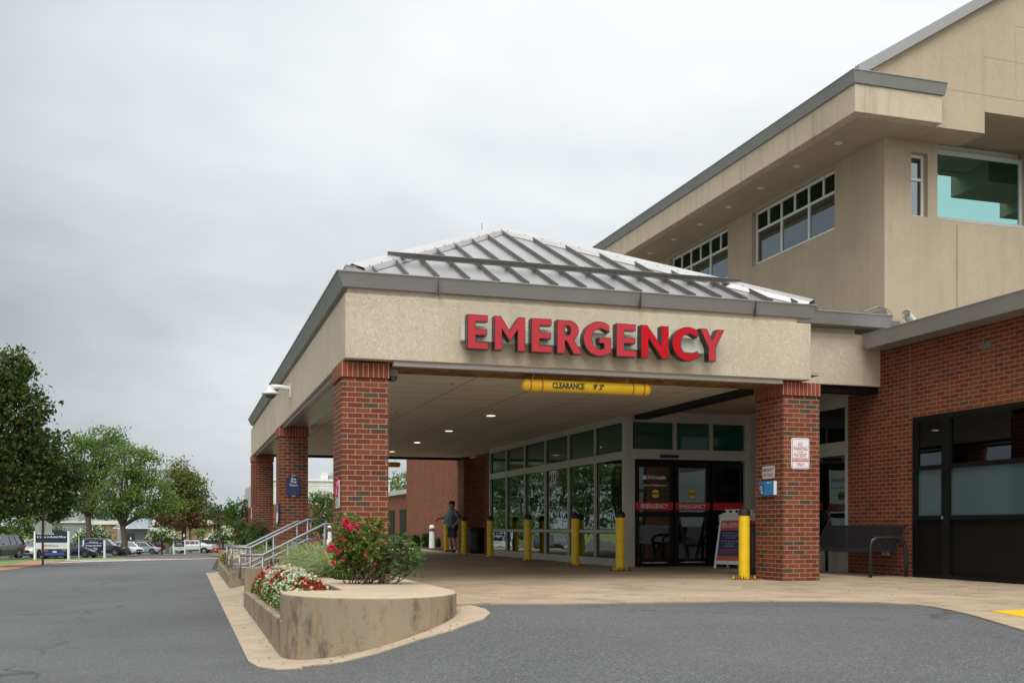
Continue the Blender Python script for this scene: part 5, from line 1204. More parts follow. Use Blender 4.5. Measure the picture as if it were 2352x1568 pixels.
def make_tree(px, d, blobs, name, label, mat, leafs=.16, clump=1.0, k=1.0, gap=.1, trunk=(.22, None), cat='tree', group=None, base=None, nbr=10, multi=1, depthk=1.0, flowers=None, barkm='bark'):
    p = at(px, d); zb = gz(p.x, p.y) - .05 if base is None else base; m = d / F
    root = empty(name, (p.x, p.y, zb), label, cat, group)
    B = []
    for (bx, by, rx, ry) in blobs:
        lat = (bx - px) * m; z = EYE + (YH - by) * m - zb; dep = rng.uniform(-.25, .25) * rx * m
        c = RT * lat + FW * dep; B.append((c.x, c.y, z, rx * m, rx * m * depthk, ry * m))
    mb = MB(); tr = trunk[0]; low = min(b[2] - b[5] * .6 for b in B); top = max(b[2] for b in B)
    for q in range(multi):
        off = Vector((rng.uniform(-.3, .3), rng.uniform(-.3, .3), 0)) * (0 if multi == 1 else tr * 6)
        fork = max(.4, (trunk[1] * m if trunk[1] else low + .1))
        pts = [Vector((0, 0, -.3)) + off * .3, Vector((0, 0, .15)) + off * .3, Vector((rng.uniform(-.5, .5) * tr, 0, fork * .5)) + off * .7, Vector((rng.uniform(-.8, .8) * tr, rng.uniform(-.5, .5) * tr, fork)) + off]
        mb.tube(pts, [tr * 1.9, tr * 1.35, tr, tr * .9], 9)
        for i in range(nbr // multi):
            b = B[rng.integers(len(B))]; u = unit(1)[0]; tgt = Vector((b[0] + u[0] * b[3] * .75, b[1] + u[1] * b[4] * .75, b[2] + abs(u[2]) * b[5] * .7)); s0 = pts[-1]
            mid = s0.lerp(tgt, .45) + Vector((rng.uniform(-.3, .3), rng.uniform(-.3, .3), rng.uniform(-.1, .25))) * (tgt - s0).length * .25
            mb.tube([s0 - Z_ * .1, s0.lerp(mid, .5) + Z_ * .05, mid, tgt], [tr * .62, tr * .42, tr * .28, tr * .06], 6)
            for _ in range(2):
                t2 = tgt + Vector(tuple(unit(1)[0])) * b[3] * .4; mb.tube([mid, mid.lerp(t2, .5), t2], [tr * .2, tr * .12, tr * .03], 4)
    mb.build('trunk', MAT[barkm], root, world=False, smooth=True)
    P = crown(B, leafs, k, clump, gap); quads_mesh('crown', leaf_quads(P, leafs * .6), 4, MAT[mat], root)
    if flowers:
        fm, fs, fn_ = flowers; pts = []
        for b in B:
            u = unit(fn_); u[:, 2] = np.abs(u[:, 2]) * 1.0 - .1; c = u * np.array([b[3], b[4], b[5]]) * 1.03 + np.array(b[:3]); pts.append((c[:, None, :] + rng.normal(size=(fn_, 7, 3)) * fs * .8).reshape(-1, 3))
        quads_mesh('blossom', leaf_quads(np.concatenate(pts), fs * .55, aspect=.9), 4, MAT[fm], root)
    return root
# big dark trees far left
make_tree(-60, 44, [(-70, 900, 120, 100), (20, 842, 48, 46), (105, 1010, 30, 34), (-20, 960, 115, 100), (-60, 1060, 150, 95), (40, 1060, 85, 70), (-10, 850, 62, 55), (45, 930, 55, 60), (20, 1130, 100, 55), (78, 1000, 42, 42), (92, 1060, 45, 50)], 'dark_maple_tree', 'tall dark green tree at the left edge of the picture', 'leaf_dark', .15, .62, 1.7, .03, (.26, 150), nbr=30)
make_tree(-90, 47, [(118, 1075, 62, 48), (85, 1125, 75, 45), (140, 1125, 52, 40), (40, 1150, 60, 38), (118, 1165, 45, 22), (165, 1080, 30, 28)], 'maple_tree', 'dark bronze tipped maple overhanging the back of the road sign', 'leaf_dark', .14, .6, 1.6, .04, (.16, 110), nbr=18)
for (X, Y, q) in ((-24, 134, 'nearest the road'), (-33, 130, 'second from the road'), (-43, 126, 'third from the road'), (-54, 121, 'farthest from the road')):
    dd = X * FW.x + Y * FW.y; ll = X * RT.x + Y * RT.y; px = CX + F * ll / dd; u_ = F / dd
    make_tree(px, dd, [(px, 1210 - 8.5 * u_, 5 * u_, 4.2 * u_), (px - 2.6 * u_, 1210 - 5.5 * u_, 3.6 * u_, 3.4 * u_), (px + 2.6 * u_, 1210 - 6 * u_, 3.8 * u_, 3.4 * u_), (px, 1210 - 2 * u_, 5 * u_, 2.6 * u_)], 'broadleaf_tree', 'tall broadleaf tree left of the frame, mirrored in the vestibule glass, ' + q, 'leaf_mid', .4, 1.6, 1.0, .05, (.35, None), nbr=6, group='trees mirrored in the vestibule glass')
make_tree(208, 118, [(195, 1045, 42, 45), (215, 1010, 38, 24), (250, 1030, 38, 35), (180, 1100, 45, 40), (235, 1090, 48, 45), (205, 1150, 50, 32), (172, 1165, 22, 20), (262, 1000, 22, 14)], 'maple_tree', 'light green maple whose trunk rises behind the Wellspring sign', 'leaf_light', .22, 1.15, 1.45, .08, (.34, 90), nbr=26)
make_tree(283, 116, [(295, 1060, 42, 35), (330, 1080, 45, 42), (285, 1120, 55, 45), (345, 1135, 48, 38), (310, 1165, 60, 26), (375, 1145, 30, 26), (255, 1165, 32, 18), (318, 1043, 26, 20), (395, 1165, 18, 14)], 'maple_tree', 'light green maple with a bare forked trunk right of the Wellspring sign', 'leaf_light', .22, 1.15, 1.45, .08, (.33, 70), nbr=26)
make_tree(420, 170, [(418, 1080, 28, 28), (408, 1115, 40, 35), (438, 1125, 38, 35), (420, 1160, 48, 32), (445, 1160, 30, 25), (415, 1190, 46, 20)], 'linden_tree', 'tall olive green conical tree behind the parking lot', 'leaf_olive', .32, 1.5, 1.9, .0, (.4, 60), nbr=18)
for (px, d, bl, lab) in ((384, 165, [(385, 1192, 28, 16), (368, 1200, 24, 13), (402, 1203, 20, 13), (372, 1185, 16, 10)], 'rust brown spreading tree beside the medical office'), (437, 168, [(438, 1196, 27, 15), (420, 1204, 18, 12), (455, 1205, 22, 12), (445, 1187, 14, 9)], 'rust brown spreading tree behind the white pickup'), (498, 185, [(500, 1196, 26, 13), (484, 1205, 20, 10), (515, 1208, 18, 10), (520, 1190, 20, 14)], 'orange brown tree right of the parking lot, below the dark wood')):
    make_tree(px, d, bl, 'bronze_tree', lab, 'leaf_rust', .34, 1.2, 1.1, .04, (.2, None), nbr=10, group='rust coloured trees round the parking lot')
for (px, d, bl, lab) in ((212, 128, [(195, 1232, 22, 15), (222, 1225, 26, 18), (240, 1235, 16, 13), (180, 1240, 14, 10)], 'white flowering crepe myrtle behind the forked maple and Wellspring sign'), (372, 128, [(372, 1228, 28, 14), (352, 1235, 17, 12), (393, 1235, 18, 11), (372, 1222, 20, 10)], 'white flowering crepe myrtle left of the Obstetrics sign'), (512, 120, [(512, 1226, 26, 17), (494, 1234, 13, 10), (532, 1232, 16, 14)], 'white flowering crepe myrtle at the end of the parking lot')):
    make_tree(px, d, bl, 'crepe_myrtle', lab, 'leaf_bush', .20, .6, 1.1, .03, (.06, None), nbr=12, multi=4, group='white flowering crepe myrtles', flowers=('petal_white', .17, 26))
# dark wood on the skyline and hedging trees
k_ = 0
for (px, d, py, rx, ry, mt, lab) in ((478, 300, 1178, 30, 26, 'leaf_far', 'dark green woodland tree just right of the tall olive tree'), (505, 300, 1185, 26, 20, 'leaf_far', 'round dark woodland tree on the skyline left of the column'), (532, 290, 1190, 26, 20, 'leaf_far', 'dark woodland tree behind the twin topped oak'), (460, 290, 1205, 30, 22, 'leaf_mid', 'low mid green tree under the olive tree'), (130, 290, 1180, 45, 30, 'leaf_far', 'dark tree rising behind the medical office roof, left end'), (240, 300, 1188, 50, 22, 'leaf_far', 'dark tree behind the middle of the medical office'), (330, 300, 1190, 40, 20, 'leaf_far', 'dark tree behind the right end of the medical office')):
    make_tree(px, d, [(px, py, rx, ry), (px - rx * .5, py + ry * .6, rx * .7, ry * .7), (px + rx * .5, py + ry * .5, rx * .7, ry * .7), (px + rx * .2, py - ry * .5, rx * .5, ry * .5)], 'woodland_tree', lab, mt, .55, 2.2, .95, .04, (.4, None), nbr=6, group='woodland trees on the skyline')
make_tree(545, 130, [(538, 1165, 13, 14), (561, 1163, 12, 15), (545, 1190, 24, 22), (560, 1205, 20, 20), (530, 1208, 16, 18)], 'oak_tree', 'twin topped dark green tree left of the farthest brick column', 'leaf_mid', .3, 1.1, 1.2, .02, (.25, None), nbr=8)
for (px, d, bl, lab, mt) in ((25, 92, [(20, 1195, 55, 32), (70, 1215, 38, 26), (-30, 1200, 60, 40)], 'green conifer like shrubbery behind the black SUV', 'leaf_mid'), (85, 100, [(88, 1205, 34, 30), (60, 1225, 30, 20), (112, 1190, 18, 20)], 'shaded shrubbery behind the back of the road sign', 'leaf_dark'), (127, 112, [(132, 1222, 8, 18), (125, 1228, 6, 12)], 'small pointed evergreen above the blue direction sign', 'leaf_mid')):
    make_tree(px, d, bl, 'evergreen_shrub', lab, mt, .22, .8, 1.0, .03, (.12, None), cat='shrub', nbr=4)
for (px, d, bl, lab) in ((460, 150, [(455, 1228, 16, 12), (466, 1222, 10, 8)], 'bright green bush behind the white sedan'), (395, 140, [(392, 1246, 8, 6), (404, 1247, 6, 5)], 'low bright green bush left of the Obstetrics sign')):
    make_tree(px, d, bl, 'green_bush', lab, 'leaf_light', .2, .6, 1.1, .0, (.04, None), cat='bush', nbr=2)
# trees seen between the columns
make_tree(738, 52, [(738, 1165, 26, 26), (722, 1190, 26, 28), (756, 1185, 24, 30), (738, 1215, 34, 26), (750, 1150, 14, 14), (718, 1150, 12, 14), (775, 1200, 20, 34)], 'small_tree', 'small leafy green tree on the lawn between near and middle columns', 'leaf_mid', .11, .42, 1.0, .10, (.05, None), nbr=14)
make_tree(660, 60, [(640, 1200, 16, 30), (668, 1190, 20, 30)], 'small_tree', 'green shrub glimpsed in the gap between middle and far left columns', 'leaf_mid', .12, .45, 1.0, .08, (.05, None), nbr=8)
make_tree(912, 190, [(900, 1120, 28, 22), (925, 1110, 30, 22), (880, 1135, 30, 25), (912, 1145, 38, 22), (955, 1120, 34, 28), (945, 1150, 40, 26)], 'deciduous_tree', 'round green trees behind the low brick annex', 'leaf_light', .4, 1.7, 1.0, .03, (.4, None), nbr=8)
# clipped shrubs in front of the far brick wall
for (x0, x1, y0, y1, d, lab) in ((295, 405, 1065, 1215, 41.5, 'clipped round shrub left of the tall shrub by the white bollard light'), (432, 534, 1040, 1235, 39.8, 'tallest clipped shrub, touching the white bollard light'), (610, 697, 1108, 1240, 39.2, 'small clipped shrub right of the white bollard light'), (722, 775, 1085, 1250, 38.0, 'clipped shrub just behind the yellow bollard and the man'), (806, 862, 1110, 1262, 37.2, 'clipped shrub showing behind the legs of the man'), (130, 240, 1045, 1110, 58, 'low clipped hedge in front of the annex')):
    cx = (1550 + (x0 + x1) / 2 / 3.136) / 1.7415; rx = (x1 - x0) / 2 / 3.136 / 1.7415; cy = (1800 + (y0 + y1) / 2 / 3.136) / 1.7415; ry = (y1 - y0) / 2 / 3.136 / 1.7415
    m = d / F; p = at(cx, d); zb = EYE + (YH - (1800 + y1 / 3.136) / 1.7415) * m; zb = max(zb, -.1); r = empty('clipped_shrub', (p.x, p.y, zb), lab, 'shrub', 'clipped shrubs by the far brick wall')
    H_ = 2 * ry * m; u = unit(1500); rad = rng.uniform(.72, 1.0, 1500) ** .5; pp = u * rad[:, None]; pp = np.sign(pp) * np.abs(pp) ** .8; pp = pp * np.array([rx * m, rx * m, H_ / 2]) + np.array([0, 0, H_ / 2])
    quads_mesh('foliage', leaf_quads(pp, .05), 4, MAT['leaf_bush'], r); mb = MB(); mb.tube([(0, 0, -.05), (0, 0, H_ * .5)], .02, 6); mb.build('stem', MAT['stemwood'], r, world=False)
for (px, d, bl, lab, kk) in ((905, 45, [(900, 1235, 9, 14)], 'small bronze shrub beside the annex plinth', 'leaf_rust'),):
    make_tree(px, d, bl, 'small_shrub', lab, kk, .08, .25, 1.0, .05, (.02, None), cat='shrub', nbr=4)
# ================================================================ FLOWER BEDS
def mound(x, y, x0, x1, y0, y1, zb, h):
    u = (x - x0) / (x1 - x0) * 2 - 1; v = (y - y0) / (y1 - y0) * 2 - 1
    e = max(0, 1 - abs(u) ** 2.6) ** .5 * max(0, 1 - abs(v) ** 5) ** .5
    return zb + h * e * (1 + .16 * noise.noise(Vector((x * 3.1, y * 2.3, 1.0))) + .10 * noise.noise(Vector((x * 9, y * 9, 4))))
def begonias(label, x0, x1, y0, y1, zb, h, nl, nb, ls, bs, phase=0):
    r = empty('flower_bed', ((x0 + x1) / 2, (y0 + y1) / 2, zb), label, 'flower bed'); rl = np.array(tuple(ROOT[r.name]))
    P = []
    while len(P) < nl:
        x, y = rng.uniform(x0, x1), rng.uniform(y0, y1); P.append((x, y, mound(x, y, x0, x1, y0, y1, zb, h) - rng.uniform(0, .1) ** 1.3))
    f = quads_mesh('foliage', leaf_quads(np.array(P) - rl, ls, flat=.4, aspect=.8), 4, MAT['leaf_begonia'], r); f['kind'] = 'stuff'
    sets = {'white': [], 'red': [], 'pink': []}
    for _ in range(nb):
        x, y = rng.uniform(x0, x1), rng.uniform(y0, y1); z = mound(x, y, x0, x1, y0, y1, zb, h) + rng.uniform(-.01, .03)
        q = noise.noise(Vector((x * 2.6 + phase, y * 1.1, 7))) + (.3 if x < x0 + .10 and y > (y0 + y1) / 2 else 0); q2 = noise.noise(Vector((x * 3 + 20, y * 1.5 + phase, 3)))
        c = 'red' if q > .27 else 'pink' if q2 > .26 else 'white'
        if rng.random() < .22: c = ('white', 'red', 'pink')[rng.integers(3)]
        for _ in range(4): sets[c].append((x + rng.normal() * bs * .55, y + rng.normal() * bs * .55, z + rng.normal() * bs * .35))
    for c, pts in sets.items():
        if pts: o = quads_mesh(c + '_blooms', leaf_quads(np.array(pts) - rl, bs, aspect=.85), 4, MAT['petal_' + c], r); o['kind'] = 'stuff'
begonias('mounded bed of white, red and pink begonias inside the near concrete planter', .99, 1.57, 10.78, 16.6, -.14, .40, 9500, 2100, .023, .0145, 2.3)
begonias('strip of white and red begonias inside the far planter', .95, 1.5, 22.8, 29.6, -.08, .30, 2600, 1100, .035, .02, 5)
# variegated grass
def ornamental_grass(label, clumps, n, ln, w):
    c0 = Vector(clumps[0]); r = empty('ornamental_grass', tuple(c0), label, 'ornamental grass'); V = []
    for c in clumps:
        c = Vector(c) - c0
        for _ in range(n):
            a = rng.uniform(0, 2 * PI); L = ln * rng.uniform(.65, 1.15); el = rng.uniform(.75, 1.45); d = Vector((math.cos(a), math.sin(a), 0)); t = Vector((-d.y, d.x, 0))
            p = c + d * rng.uniform(0, .12) + t * rng.uniform(-.1, .1); ang = el; seg = 5; pts = [p]; ww = []
            for i in range(seg):
                p = p + (d * math.cos(ang) + Z_ * math.sin(ang)) * (L / seg); pts.append(p); ang -= rng.uniform(.22, .48)
            tw = (t + d * rng.uniform(-.4, .4) + Z_ * rng.uniform(-.3, .3)).normalized()
            for i in range(seg):
                w0, w1 = w * (1 - (i / seg) ** 2 * .9), w * (1 - ((i + 1) / seg) ** 2 * .95)
                V += [pts[i] - tw * w0, pts[i] + tw * w0, pts[i + 1] + tw * w1, pts[i + 1] - tw * w1]
    me_o = quads_mesh('blades', np.array([tuple(v) for v in V]), 4, MAT['blade'], r)
    bm = bmesh.new(); bm.from_mesh(me_o.data); bmesh.ops.remove_doubles(bm, verts=bm.verts, dist=1e-5); bm.to_mesh(me_o.data); bm.free()
ornamental_grass('fountain of pale variegated grass left of the near brick column', [(2.05, 15.3, .10), (1.95, 14.5, .10), (2.1, 16.2, .10), (1.92, 13.7, .10), (2.0, 16.8, .08), (1.82, 15.0, .12), (1.85, 15.9, .12)], 560, .74, .0068)
ornamental_grass('small clump of variegated grass in the far planter behind the rails', [(2.0, 25.0, .06), (1.9, 26.3, .06), (2.05, 24.0, .06)], 260, .55, .006)
# rose bushes
def rose_bush(label, base, blobs, nleaf, roses, ls=.028, rs=.035, stems=14):
    """blobs: (centre world, radius, matkey, n)"""
    r = empty('rose_bush', tuple(base), label, 'rose bush'); b0 = Vector(base); mb = MB(); L = {}
    tips = []
    for (c, rad, mk, n) in blobs:
        c = Vector(c) - b0
        for q in range(stems):
            u = Vector(tuple(unit(1)[0])); u.z = abs(u.z); tip = c + Vector((u.x * rad[0], u.y * rad[0], u.z * rad[1] - rad[1] * .15)); s = Vector((rng.uniform(-.25, .25), rng.uniform(-.08, .1), -.03)); m1 = s.lerp(tip, .5) + Vector((rng.uniform(-.06, .06), rng.uniform(-.06, .06), -.02))
            mb.tube([s, s.lerp(m1, .5) + Vector((rng.uniform(-.03, .03), 0, 0)), m1, tip], [.008, .007, .005, .002], 6); tips.append((tip, mk))
            for _ in range(3):
                t2 = m1.lerp(tip, rng.uniform(.2, .9)) + Vector(tuple(unit(1)[0])) * rad[0] * .4; mb.tube([m1.lerp(tip, rng.uniform(0, .7)), t2], [.003, .0015], 4); tips.append((t2, mk))
        u = unit(n); rr = rng.uniform(.35, 1.0, n) ** .7; pp = u * rr[:, None] * np.array([rad[0], rad[0], rad[1]]) + np.array(tuple(c))
        # cluster leaves in sprays of five
        pp = (pp[:, None, :] + rng.normal(size=(n, 5, 3)) * ls * 1.1).reshape(-1, 3); L.setdefault(mk, []).append(pp)
    mb.build('stem', MAT['stemwood'], r, world=False, smooth=True)
    for mk, ps in L.items():
        tp = np.array([tuple(t) for t, m_ in tips if m_ == mk]); nq = 3 if mk.endswith('green') else 6; ps.append((tp[:, None, :] + rng.normal(size=(len(tp), nq, 3)) * ls * 1.5).reshape(-1, 3)); quads_mesh('foliage', leaf_quads(np.concatenate(ps), ls, flat=.3, aspect=.5), 4, MAT[mk], r)
    for (c, s) in roses:
        c = Vector(c) - b0; V = []
        for ring, (n, rad, tl) in enumerate(((5, 1.0, .35), (5, .7, .8), (4, .4, 1.2))):
            for i in range(n):
                a = 2 * PI * i / n + ring * .6; d = Vector((math.cos(a), math.sin(a), 0)); t = Vector((-d.y, d.x, 0)); up = Z_ * math.sin(tl) + d * math.cos(tl)
                o_ = c + d * rs * s * .12; V += [o_ - t * rs * s * .25, o_ + t * rs * s * .25, o_ + up * rs * s * rad + t * rs * s * .45 * rad, o_ + up * rs * s * rad - t * rs * s * .45 * rad]
        pp = unit(16) * rs * s * .55 + np.array(tuple(c)); quads_mesh('rose', leaf_quads(pp, rs * s * .55, aspect=.9), 4, MAT['petal_rose'], r)
def Q(zx, zy, d): return at((800 + zx / 2.007) / 1.7415, d, py=(1950 + zy / 2.007) / 1.7415)
bs_ = at((800 + 1370 / 2.007) / 1.7415, 11.9); bs_.z = PZ - .01
rb = [(Q(1190, 330, 11.8), (.17, .18), 'leaf_rose', 62), (Q(1400, 330, 11.9), (.12, .12), 'leaf_rose', 40), (Q(1180, 480, 11.9), (.20, .18), 'leaf_rose', 85), (Q(1330, 470, 11.8), (.20, .18), 'leaf_rose', 80), (Q(1150, 600, 12.0), (.13, .14), 'leaf_rose', 40), (Q(1270, 620, 12.0), (.14, .14), 'leaf_rose', 42),
      (Q(1520, 470, 11.9), (.16, .12), 'leaf_rose_green', 34), (Q(1620, 440, 11.9), (.12, .09), 'leaf_rose_green', 26), (Q(1600, 560, 12.0), (.14, .10), 'leaf_rose_green', 28), (Q(1740, 540, 11.8), (.09, .07), 'leaf_rose_green', 16), (Q(1730, 605, 11.8), (.07, .04), 'leaf_rose_green', 10), (Q(1460, 600, 12), (.12, .11), 'leaf_rose_green', 36), (Q(1640, 650, 11.9), (.06, .08), 'leaf_rose_green', 12)]
rs_ = [(Q(a, b, 11.55), s) for a, b, s in ((1178, 262, 1.0), (1153, 293, .8), (1215, 322, 1.1), (1250, 303, .8), (1184, 320, .7), (1283, 362, .5), (1085, 490, .8), (1045, 478, .8), (1070, 593, .8), (1108, 520, .6), (1150, 580, .6), (1330, 535, .5), (1405, 608, .4), (1020, 505, .6), (1065, 462, .6), (1155, 412, .7))]
rose_bush('leggy rose bush with crimson blooms in front of the near brick column', bs_, rb, 0, rs_, .030, .040, 3)
for (px, py, d, lab) in ((556, 1218, 30.5, 'dark rose bush with scattered red blooms left of the far column'), (590, 1222, 27.5, 'rose bush with a few blooms hiding the foot of the far column')):
    c = at(px, d, py=py); base = Vector((c.x, c.y, 0.0)); rose_bush(lab, base, [(c, (.30, .34), 'leaf_rose_green', 420), (c + Vector((.1, -.1, -.25)), (.34, .22), 'leaf_rose_green', 300)], 0, [(c + Vector((rng.uniform(-.26, .26), -.2, rng.uniform(-.15, .34))), .8) for _ in range(8)], .028, .04, 6)
# ================================================================ CARS
def paint(name, col, metal=.3):
    t = NT(name); MAT[name] = t.pbr(col, .28, metal, .5, coat=1.0); return MAT[name]
for n_, c_ in (('black', (.012, .012, .014)), ('white', (.68, .69, .70)), ('blue', (.012, .03, .16)), ('navy', (.008, .014, .045)), ('silver', (.30, .34, .38)), ('maroon', (.10, .006, .010)), ('red', (.35, .01, .015)), ('cream', (.62, .58, .46)), ('wine', (.03, .010, .016)), ('charcoal', (.03, .034, .04))): paint('paint_' + n_, c_)
SPEC = {  # L, W, H, belt, ground clearance, [hood front z, hood rear z], greenhouse: rear bottom x, rear top x, front top x, front bottom x
    'suv': (4.6, 1.86, 1.68, 1.05, .24, .90, 1.02, -2.22, -1.85, .35, 1.12), 'sedan': (4.8, 1.84, 1.45, .96, .18, .74, .93, -1.75, -1.0, .30, 1.20),
    'wagon': (4.7, 1.85, 1.70, 1.06, .24, .88, 1.0, -2.2, -2.0, .4, 1.2), 'large_suv': (5.1, 2.0, 1.88, 1.18, .28, 1.02, 1.14, -2.5, -2.3, .55, 1.3)}
def car_mesh(kind, pm, extra=''):
    c = local_root('parked_car', 'x', 'car')
    L, W, H, zb, gc, hf, hr, gr0, gr1, gf1, gf0 = SPEC[kind]; hw = W / 2
    st_ = [(-L / 2, .80, zb - .22 if kind != 'sedan' else zb - .08), (-L / 2 + .06, .93, zb - .06), (-L / 2 + .35, .98, zb), (gr0 + .2, 1, zb), (0, 1, zb - .01), (gf0 - .1, 1, zb - .03), (gf0 + .15, .99, hr), (L / 2 - .45, .96, hf + .03), (L / 2 - .12, .90, hf - .04), (L / 2, .78, hf - .22)]
    mb = MB(); vs = []; n = 0
    for (x, wf, zt) in st_:
        w_ = hw * wf; end = abs(x) > L / 2 - .1; g = gc + (.12 if abs(x) > L / 2 - .01 else 0)
        half = [(w_ * .86, g), (w_ * .97, g + .07), (w_, g + .22), (w_ * .995, (g + zt) / 2 + .1), (w_ * .965, zt - .05), (w_ * .90, zt), (w_ * .5, zt + .02)]
        pr = [(x, y, z) for y, z in half] + [(x, -y, z) for y, z in half[::-1]]; n = len(pr); vs += pr
    fs = [(i * n + j, i * n + (j + 1) % n, (i + 1) * n + (j + 1) % n, (i + 1) * n + j) for i in range(len(st_) - 1) for j in range(n)] + [tuple(range(n)), tuple((len(st_) - 1) * n + j for j in range(n))[::-1]]
    mb.add(vs, fs); body = mb.build('body', MAT[pm], c, world=False, smooth='auto', ang=38)
    bm = bmesh.new(); bm.from_mesh(body.data); bmesh.ops.recalc_face_normals(bm, faces=bm.faces[:]); bm.to_mesh(body.data); bm.free()
    # greenhouse
    b0, b1 = hw * .89, hw * .70; zt0, zt1 = zb - .02, H - .05
    def ring(z, k): f = (z - zt0) / (zt1 - zt0); w_ = b0 + (b1 - b0) * f + k; return [(gr0 + (gr1 - gr0) * f - k, w_, z), (gf0 + (gf1 - gf0) * f + k, w_, z), (gf0 + (gf1 - gf0) * f + k, -w_, z), (gr0 + (gr1 - gr0) * f - k, -w_, z)]
    lo_, hi_ = ring(zt0, 0), ring(zt1, 0); mb = MB(); mb.add(lo_ + hi_, [(0, 1, 5, 4), (1, 2, 6, 5), (2, 3, 7, 6), (3, 0, 4, 7), (4, 5, 6, 7)]); gl = mb.build('window_glass', MAT['carglass'], c, world=False)
    bm = bmesh.new(); bm.from_mesh(gl.data); bmesh.ops.recalc_face_normals(bm, faces=bm.faces[:]); bm.to_mesh(gl.data); bm.free()
    mb = MB(); r0, r1 = ring(zt1 - .03, .012), ring(zt1 - .03, .012); top = [(gr1 + .1, b1 * .86, H), (gf1 - .12, b1 * .86, H - .01), (gf1 - .12, -b1 * .86, H - .01), (gr1 + .1, -b1 * .86, H)]
    mb.add(r0 + top, [(0, 1, 5, 4), (1, 2, 6, 5), (2, 3, 7, 6), (3, 0, 4, 7), (4, 5, 6, 7), (3, 2, 1, 0)]); rf = mb.build('roof', MAT[pm], c, world=False, smooth='auto', ang=25)
    bm = bmesh.new(); bm.from_mesh(rf.data); bmesh.ops.recalc_face_normals(bm, faces=bm.faces[:]); bm.to_mesh(rf.data); bm.free()
    mb = MB()
    for i in range(4):
        mb.tube([lo_[i], hi_[i]], .045 if i in (1, 2) else (.09 if kind != 'sedan' else .06), 6)
    for s in (1, -1):
        for xx in ((gr0 + gf0) / 2 + .05, (gr0 * .72 + gf0 * .28)):
            a = Vector((xx, s * (b0 + .004), zt0)); b = Vector((xx * .9, s * (b1 + .004), zt1)); mb.tube([a, b], .03, 4)
    mb.build('pillars', MAT[pm], c, world=False)
    for sx in (-1, 1):
        wx = sx * L * .29 + (.03 if sx > 0 else -.02); R = .335 if kind == 'sedan' else .37
        for s in (1, -1):
            mb = MB(); mb.tube([(wx, s * (hw - .24), R), (wx, s * (hw - .005), R)], R, 24); wh = mb.build('wheel', MAT['tire'], c, world=False)
            mb = MB(); mb.tube([(wx, s * (hw - .06), R), (wx, s * (hw + .004), R)], R * .62, 20)
            m2 = MB()
            for q in range(5):
                a = 2 * PI * q / 5; m2.obox((wx + R * .1 * math.cos(a), s * (hw + .004), R + R * .1 * math.sin(a)), Vector((math.cos(a), 0, math.sin(a))) * R * .55, Vector((-math.sin(a), 0, math.cos(a))) * .05, Vector((0, s * .012, 0)))
            rm = mb.build('rim', MAT['black_plastic'], wh, world=False); m2.build('spoke', MAT['rim'], rm, world=False) if False else m2.build('rim', MAT['rim'], wh, world=False)
            mb = MB(); pts = [(wx + (R + .055) * math.cos(a), s * (hw + .001), R + (R + .055) * math.sin(a)) for a in np.linspace(-.25, PI + .25, 17)]; mb.tube(pts, .035, 6)
            mb.add([(wx, s * (hw + .0), R)] + [(wx + (R + .04) * math.cos(a), s * (hw + .0), R + (R + .04) * math.sin(a)) for a in np.linspace(-.3, PI + .3, 17)], [(0, i, i + 1) for i in range(1, 17)]); mb.build('wheel_arch', MAT['black_plastic'], c, world=False)
    for s in (1, -1):
        mb = MB(); mb.obox((L / 2 - .30, s * hw * .62, hf - .17), (.24, 0, -.03), (0, s * hw * .26, 0), (0, 0, .12)); mb.build('headlight', MAT['headlight'], c, world=False)
        mb = MB(); mb.obox((-L / 2 + .13, s * hw * .60, zb - .30), (-.15, 0, 0), (0, s * hw * .36, 0), (.03, 0, .20 if kind != 'sedan' else .12)); mb.build('taillight', MAT['taillight'], c, world=False)
        mb = MB(); mb.lathe([(.001, -.07), (.08, -.05), (.10, .02), (.06, .07), (.001, .08)], 10, (gf0 - .32, s * (hw + .07), zb + .03), sx=.6, sy=1); mb.build('mirror', MAT[pm], c, world=False, smooth=True)
        mb = MB(); mb.box(-.1, .08, s * (hw + .002), s * (hw + .016), zb - .16, zb - .13); mb.box(-1.15, -.97, s * (hw + .002), s * (hw + .016), zb - .16, zb - .13); mb.build('door_handle', MAT['chrome'], c, world=False)
        mb = MB(); mb.box(-L * .2, L * .2, s * (hw - .02), s * (hw + .006), gc + .0, gc + .12); mb.build('sill_trim', MAT['black_plastic'], c, world=False)
    mb = MB(); mb.box(L / 2 - .10, L / 2 + .015, -hw * .5, hw * .5, gc + .25, hf - .16); mb.build('grille', MAT['black_plastic'], c, world=False)
    mb = MB(); mb.box(-L / 2 - .03, -L / 2 + .1, -hw * .85, hw * .85, gc + .03, gc + .26); mb.box(L / 2 - .14, L / 2 + .03, -hw * .8, hw * .8, gc + .02, gc + .18); mb.build('bumper', MAT['black_plastic'] if kind != 'sedan' else MAT[pm], c, world=False, bevel=.02)
    mb = MB(); mb.box(-L / 2 - .035, -L / 2 - .0, -.16, .16, zb - .42, zb - .30); mb.build('number_plate', MAT['sign_white'], c, world=False)
    if kind in ('suv', 'wagon', 'large_suv'):
        mb = MB()
        for s in (1, -1): mb.tube([(gr1 + .2, s * b1 * .85, H + .0), (gr1 + .3, s * b1 * .85, H + .04), (gf1 - .3, s * b1 * .85, H + .04), (gf1 - .2, s * b1 * .85, H)], .016, 6)
        mb.build('roof_rail', MAT['gutter'], c, world=False)
    return c
